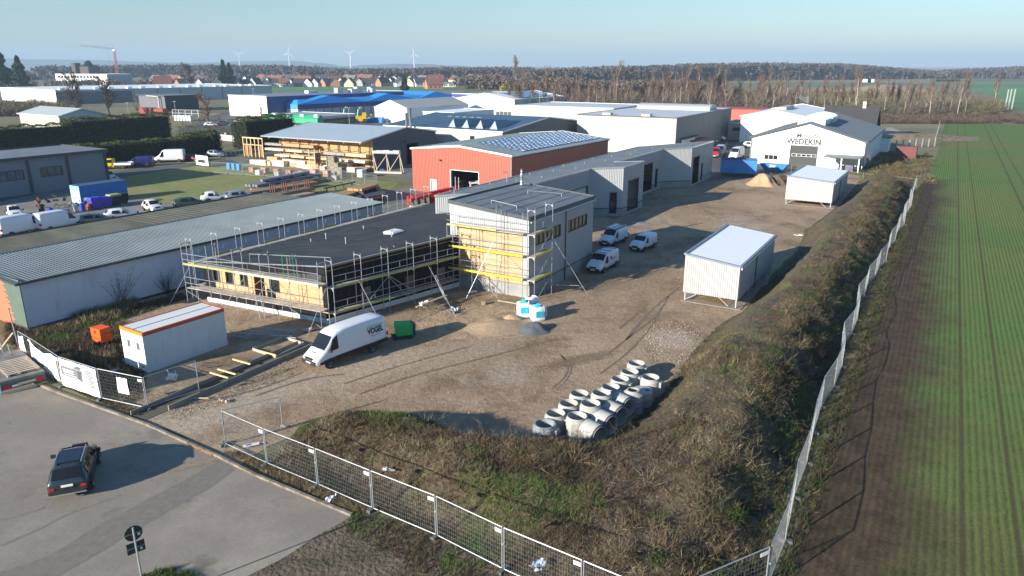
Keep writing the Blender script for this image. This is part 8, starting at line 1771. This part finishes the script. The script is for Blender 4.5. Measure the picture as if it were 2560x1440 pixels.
r=thing('yellow_machine','yellow construction machine between shop and gabled store','machine',G(905,308),R(10)); MB().box(-2.6,-1,.8,1.5,1,2.4).box(.2,-.8,2.4,1.6,.8,3.6).build('body',M('machine yellow',(.60,.38,.03),.5,var=.2),r); MB().bar((1.5,0,1.8),(3.4,.2,3.0),.5,.5).build('arm',MATS['machine yellow'],r)
for x in(-1.8,1): MB().lathe([(0,-1),(.8,-1),(.8,1),(0,1)],(x,0,.8),14,'y').build('wheels',TYRE,r)
crate('blue_tarp_stack','bright blue covered stack right of the yellow machine',938,306,6,2.5,1.8,M('tarp blue',(.03,.22,.50),.5),100,'stack')
for i in range(6): crate('white_crate','white boxed crate behind the rear hedge, %s from the left'%ordinal(i),442+i*7.2,301+i*.3,1.2,1.0,1.9,M('crate white',(.7,.71,.72),.6),30)
r=thing('open_rack','long open metal rack with white sheets before the dark store','rack',G(432,292),R(-15)); MB().box(0,0,1.4,12,1.5,1.5).box(0,0,2.6,12,1.5,2.7).build('shelves',STEEL,r)
for i in range(5): MB().box(i*2.9,0,0,i*2.9+.15,.15,2.7).build('post',STEEL,r)
def lamp(label,px,py,h=7,name='street_lamp',cat='street lamp'): 
    r=thing(name,label,cat,G(px,py)); MB().tube((0,0,0),(0,0,h),.09,6,.05).build('post',STEEL,r); MB().box(-.5,-.15,h,.5,.15,h+.12).build('lamp_head',ZINC,r)
for a in (('lamp post behind the rear hedge, left one',325,310),('lamp post behind the rear hedge, middle one',380,310),('lamp post behind the rear hedge, right one by the open rack',442,305),('lamp post before the green shop sign',875,330),('lamp post in front of the gabled store',968,312),('lamp post beyond the cream warehouse yard',1648,318)): lamp(*a)
lamp('thin dark mast before the blue warehouse end',640,300,11,'mast','mast'); lamp('pale mast at the right of the solar roof hall',1349,290,9,'mast','mast')
for i,(x,y) in enumerate(((2520,248),(2529,248),(2512,250))): MB().box(-.2,-.2,0,.2,.2,9).build('pole',M('greenish pole',(.35,.42,.36),.7),label='greenish timber pole standing at the far field edge, %s'%('middle','right','left')[i],category='pole').location=G(x,y+25)
heap('rubble_heap','broad heap of pale branches and roots on the field track',2270,345,9,1.2,M('root heap',(.24,.18,.11),.95,var=.5,vs=1.5,c2=(.13,.09,.05),mixs=.8,bump=.3,bs=2),2.2)
sheet('field_track',PX((2180,322),(2230,318),(2290,345),(2240,352),(2195,348)),M('sandy track',(.32,.25,.18),.95,var=.15),.02,jag=.8)
heap('sand_heap','distant grey sand mound in the brown field',2212,228,26,5,M('distant sand',(.28,.21,.15),.95),2.0)

# smoke over the far chimney
smm=bpy.data.materials.new('white smoke'); smm.use_nodes=True; n=smm.node_tree.nodes; n.clear(); ou=n.new('ShaderNodeOutputMaterial'); pv=n.new('ShaderNodeVolumePrincipled'); pv.inputs['Color'].default_value=(.95,.95,.95,1); pv.inputs['Density'].default_value=.3; smm.node_tree.links.new(pv.outputs[0],ou.inputs['Volume'])
d=245; X=(2020-1280)/F*d*CP; mb=MB()
for i,(dx,py,r_) in enumerate(((1.3,256,.5),(.8,252,.8),(.1,249,.9),(-.7,246,.8),(-1.3,243,.6),(.9,245,.6))):
    z=zat(X,d,py); prof=[(r_*math.sin(t),-r_*math.cos(t)) for t in np.linspace(0,math.pi,7)]; mb.lathe(prof,(X+dx,d,z),10)
mb.build('smoke',smm,kind='stuff',label='small white puff of smoke over the scrub',category='smoke')

m_md=M('carried-out mud',(.24,.185,.125),.95,var=.3,vs=3)
for pts,w_ in ((((560,1140),(500,1160),(400,1180),(300,1170)),.5),(((480,1110),(380,1120),(260,1110)),.35)): strip('mud_trace',PX(*pts),w_,m_md,.0142,.3)
g2_=random.Random(5); tm=TM(); P2=scatter(PX((560,1150),(480,1230),(300,1200),(330,1080),(450,1110)),500); tm.leaves(np.column_stack([P2,np.full(len(P2),.02)]),rng.uniform(.008,.03,len(P2)),(.2,.15,.1)); tm.build('mud_crumbs',VEG,kind='stuff',label='small mud crumbs on the asphalt at the gateway',category='mud')
# ---------------------------------------------------------------- haze
hzm=bpy.data.materials.new('thin winter haze'); hzm.use_nodes=True; n=hzm.node_tree.nodes; n.clear(); ou=n.new('ShaderNodeOutputMaterial'); pv=n.new('ShaderNodeVolumePrincipled'); pv.inputs['Color'].default_value=(.50,.68,.85,1); pv.inputs['Density'].default_value=1.9e-4; pv.inputs['Anisotropy'].default_value=.0; hzm.node_tree.links.new(pv.outputs[0],ou.inputs['Volume'])
MB().box(-11500,-190,-6,11500,13500,215).build('haze',hzm,kind='stuff',label='thin bluish winter haze over the plain',category='haze')
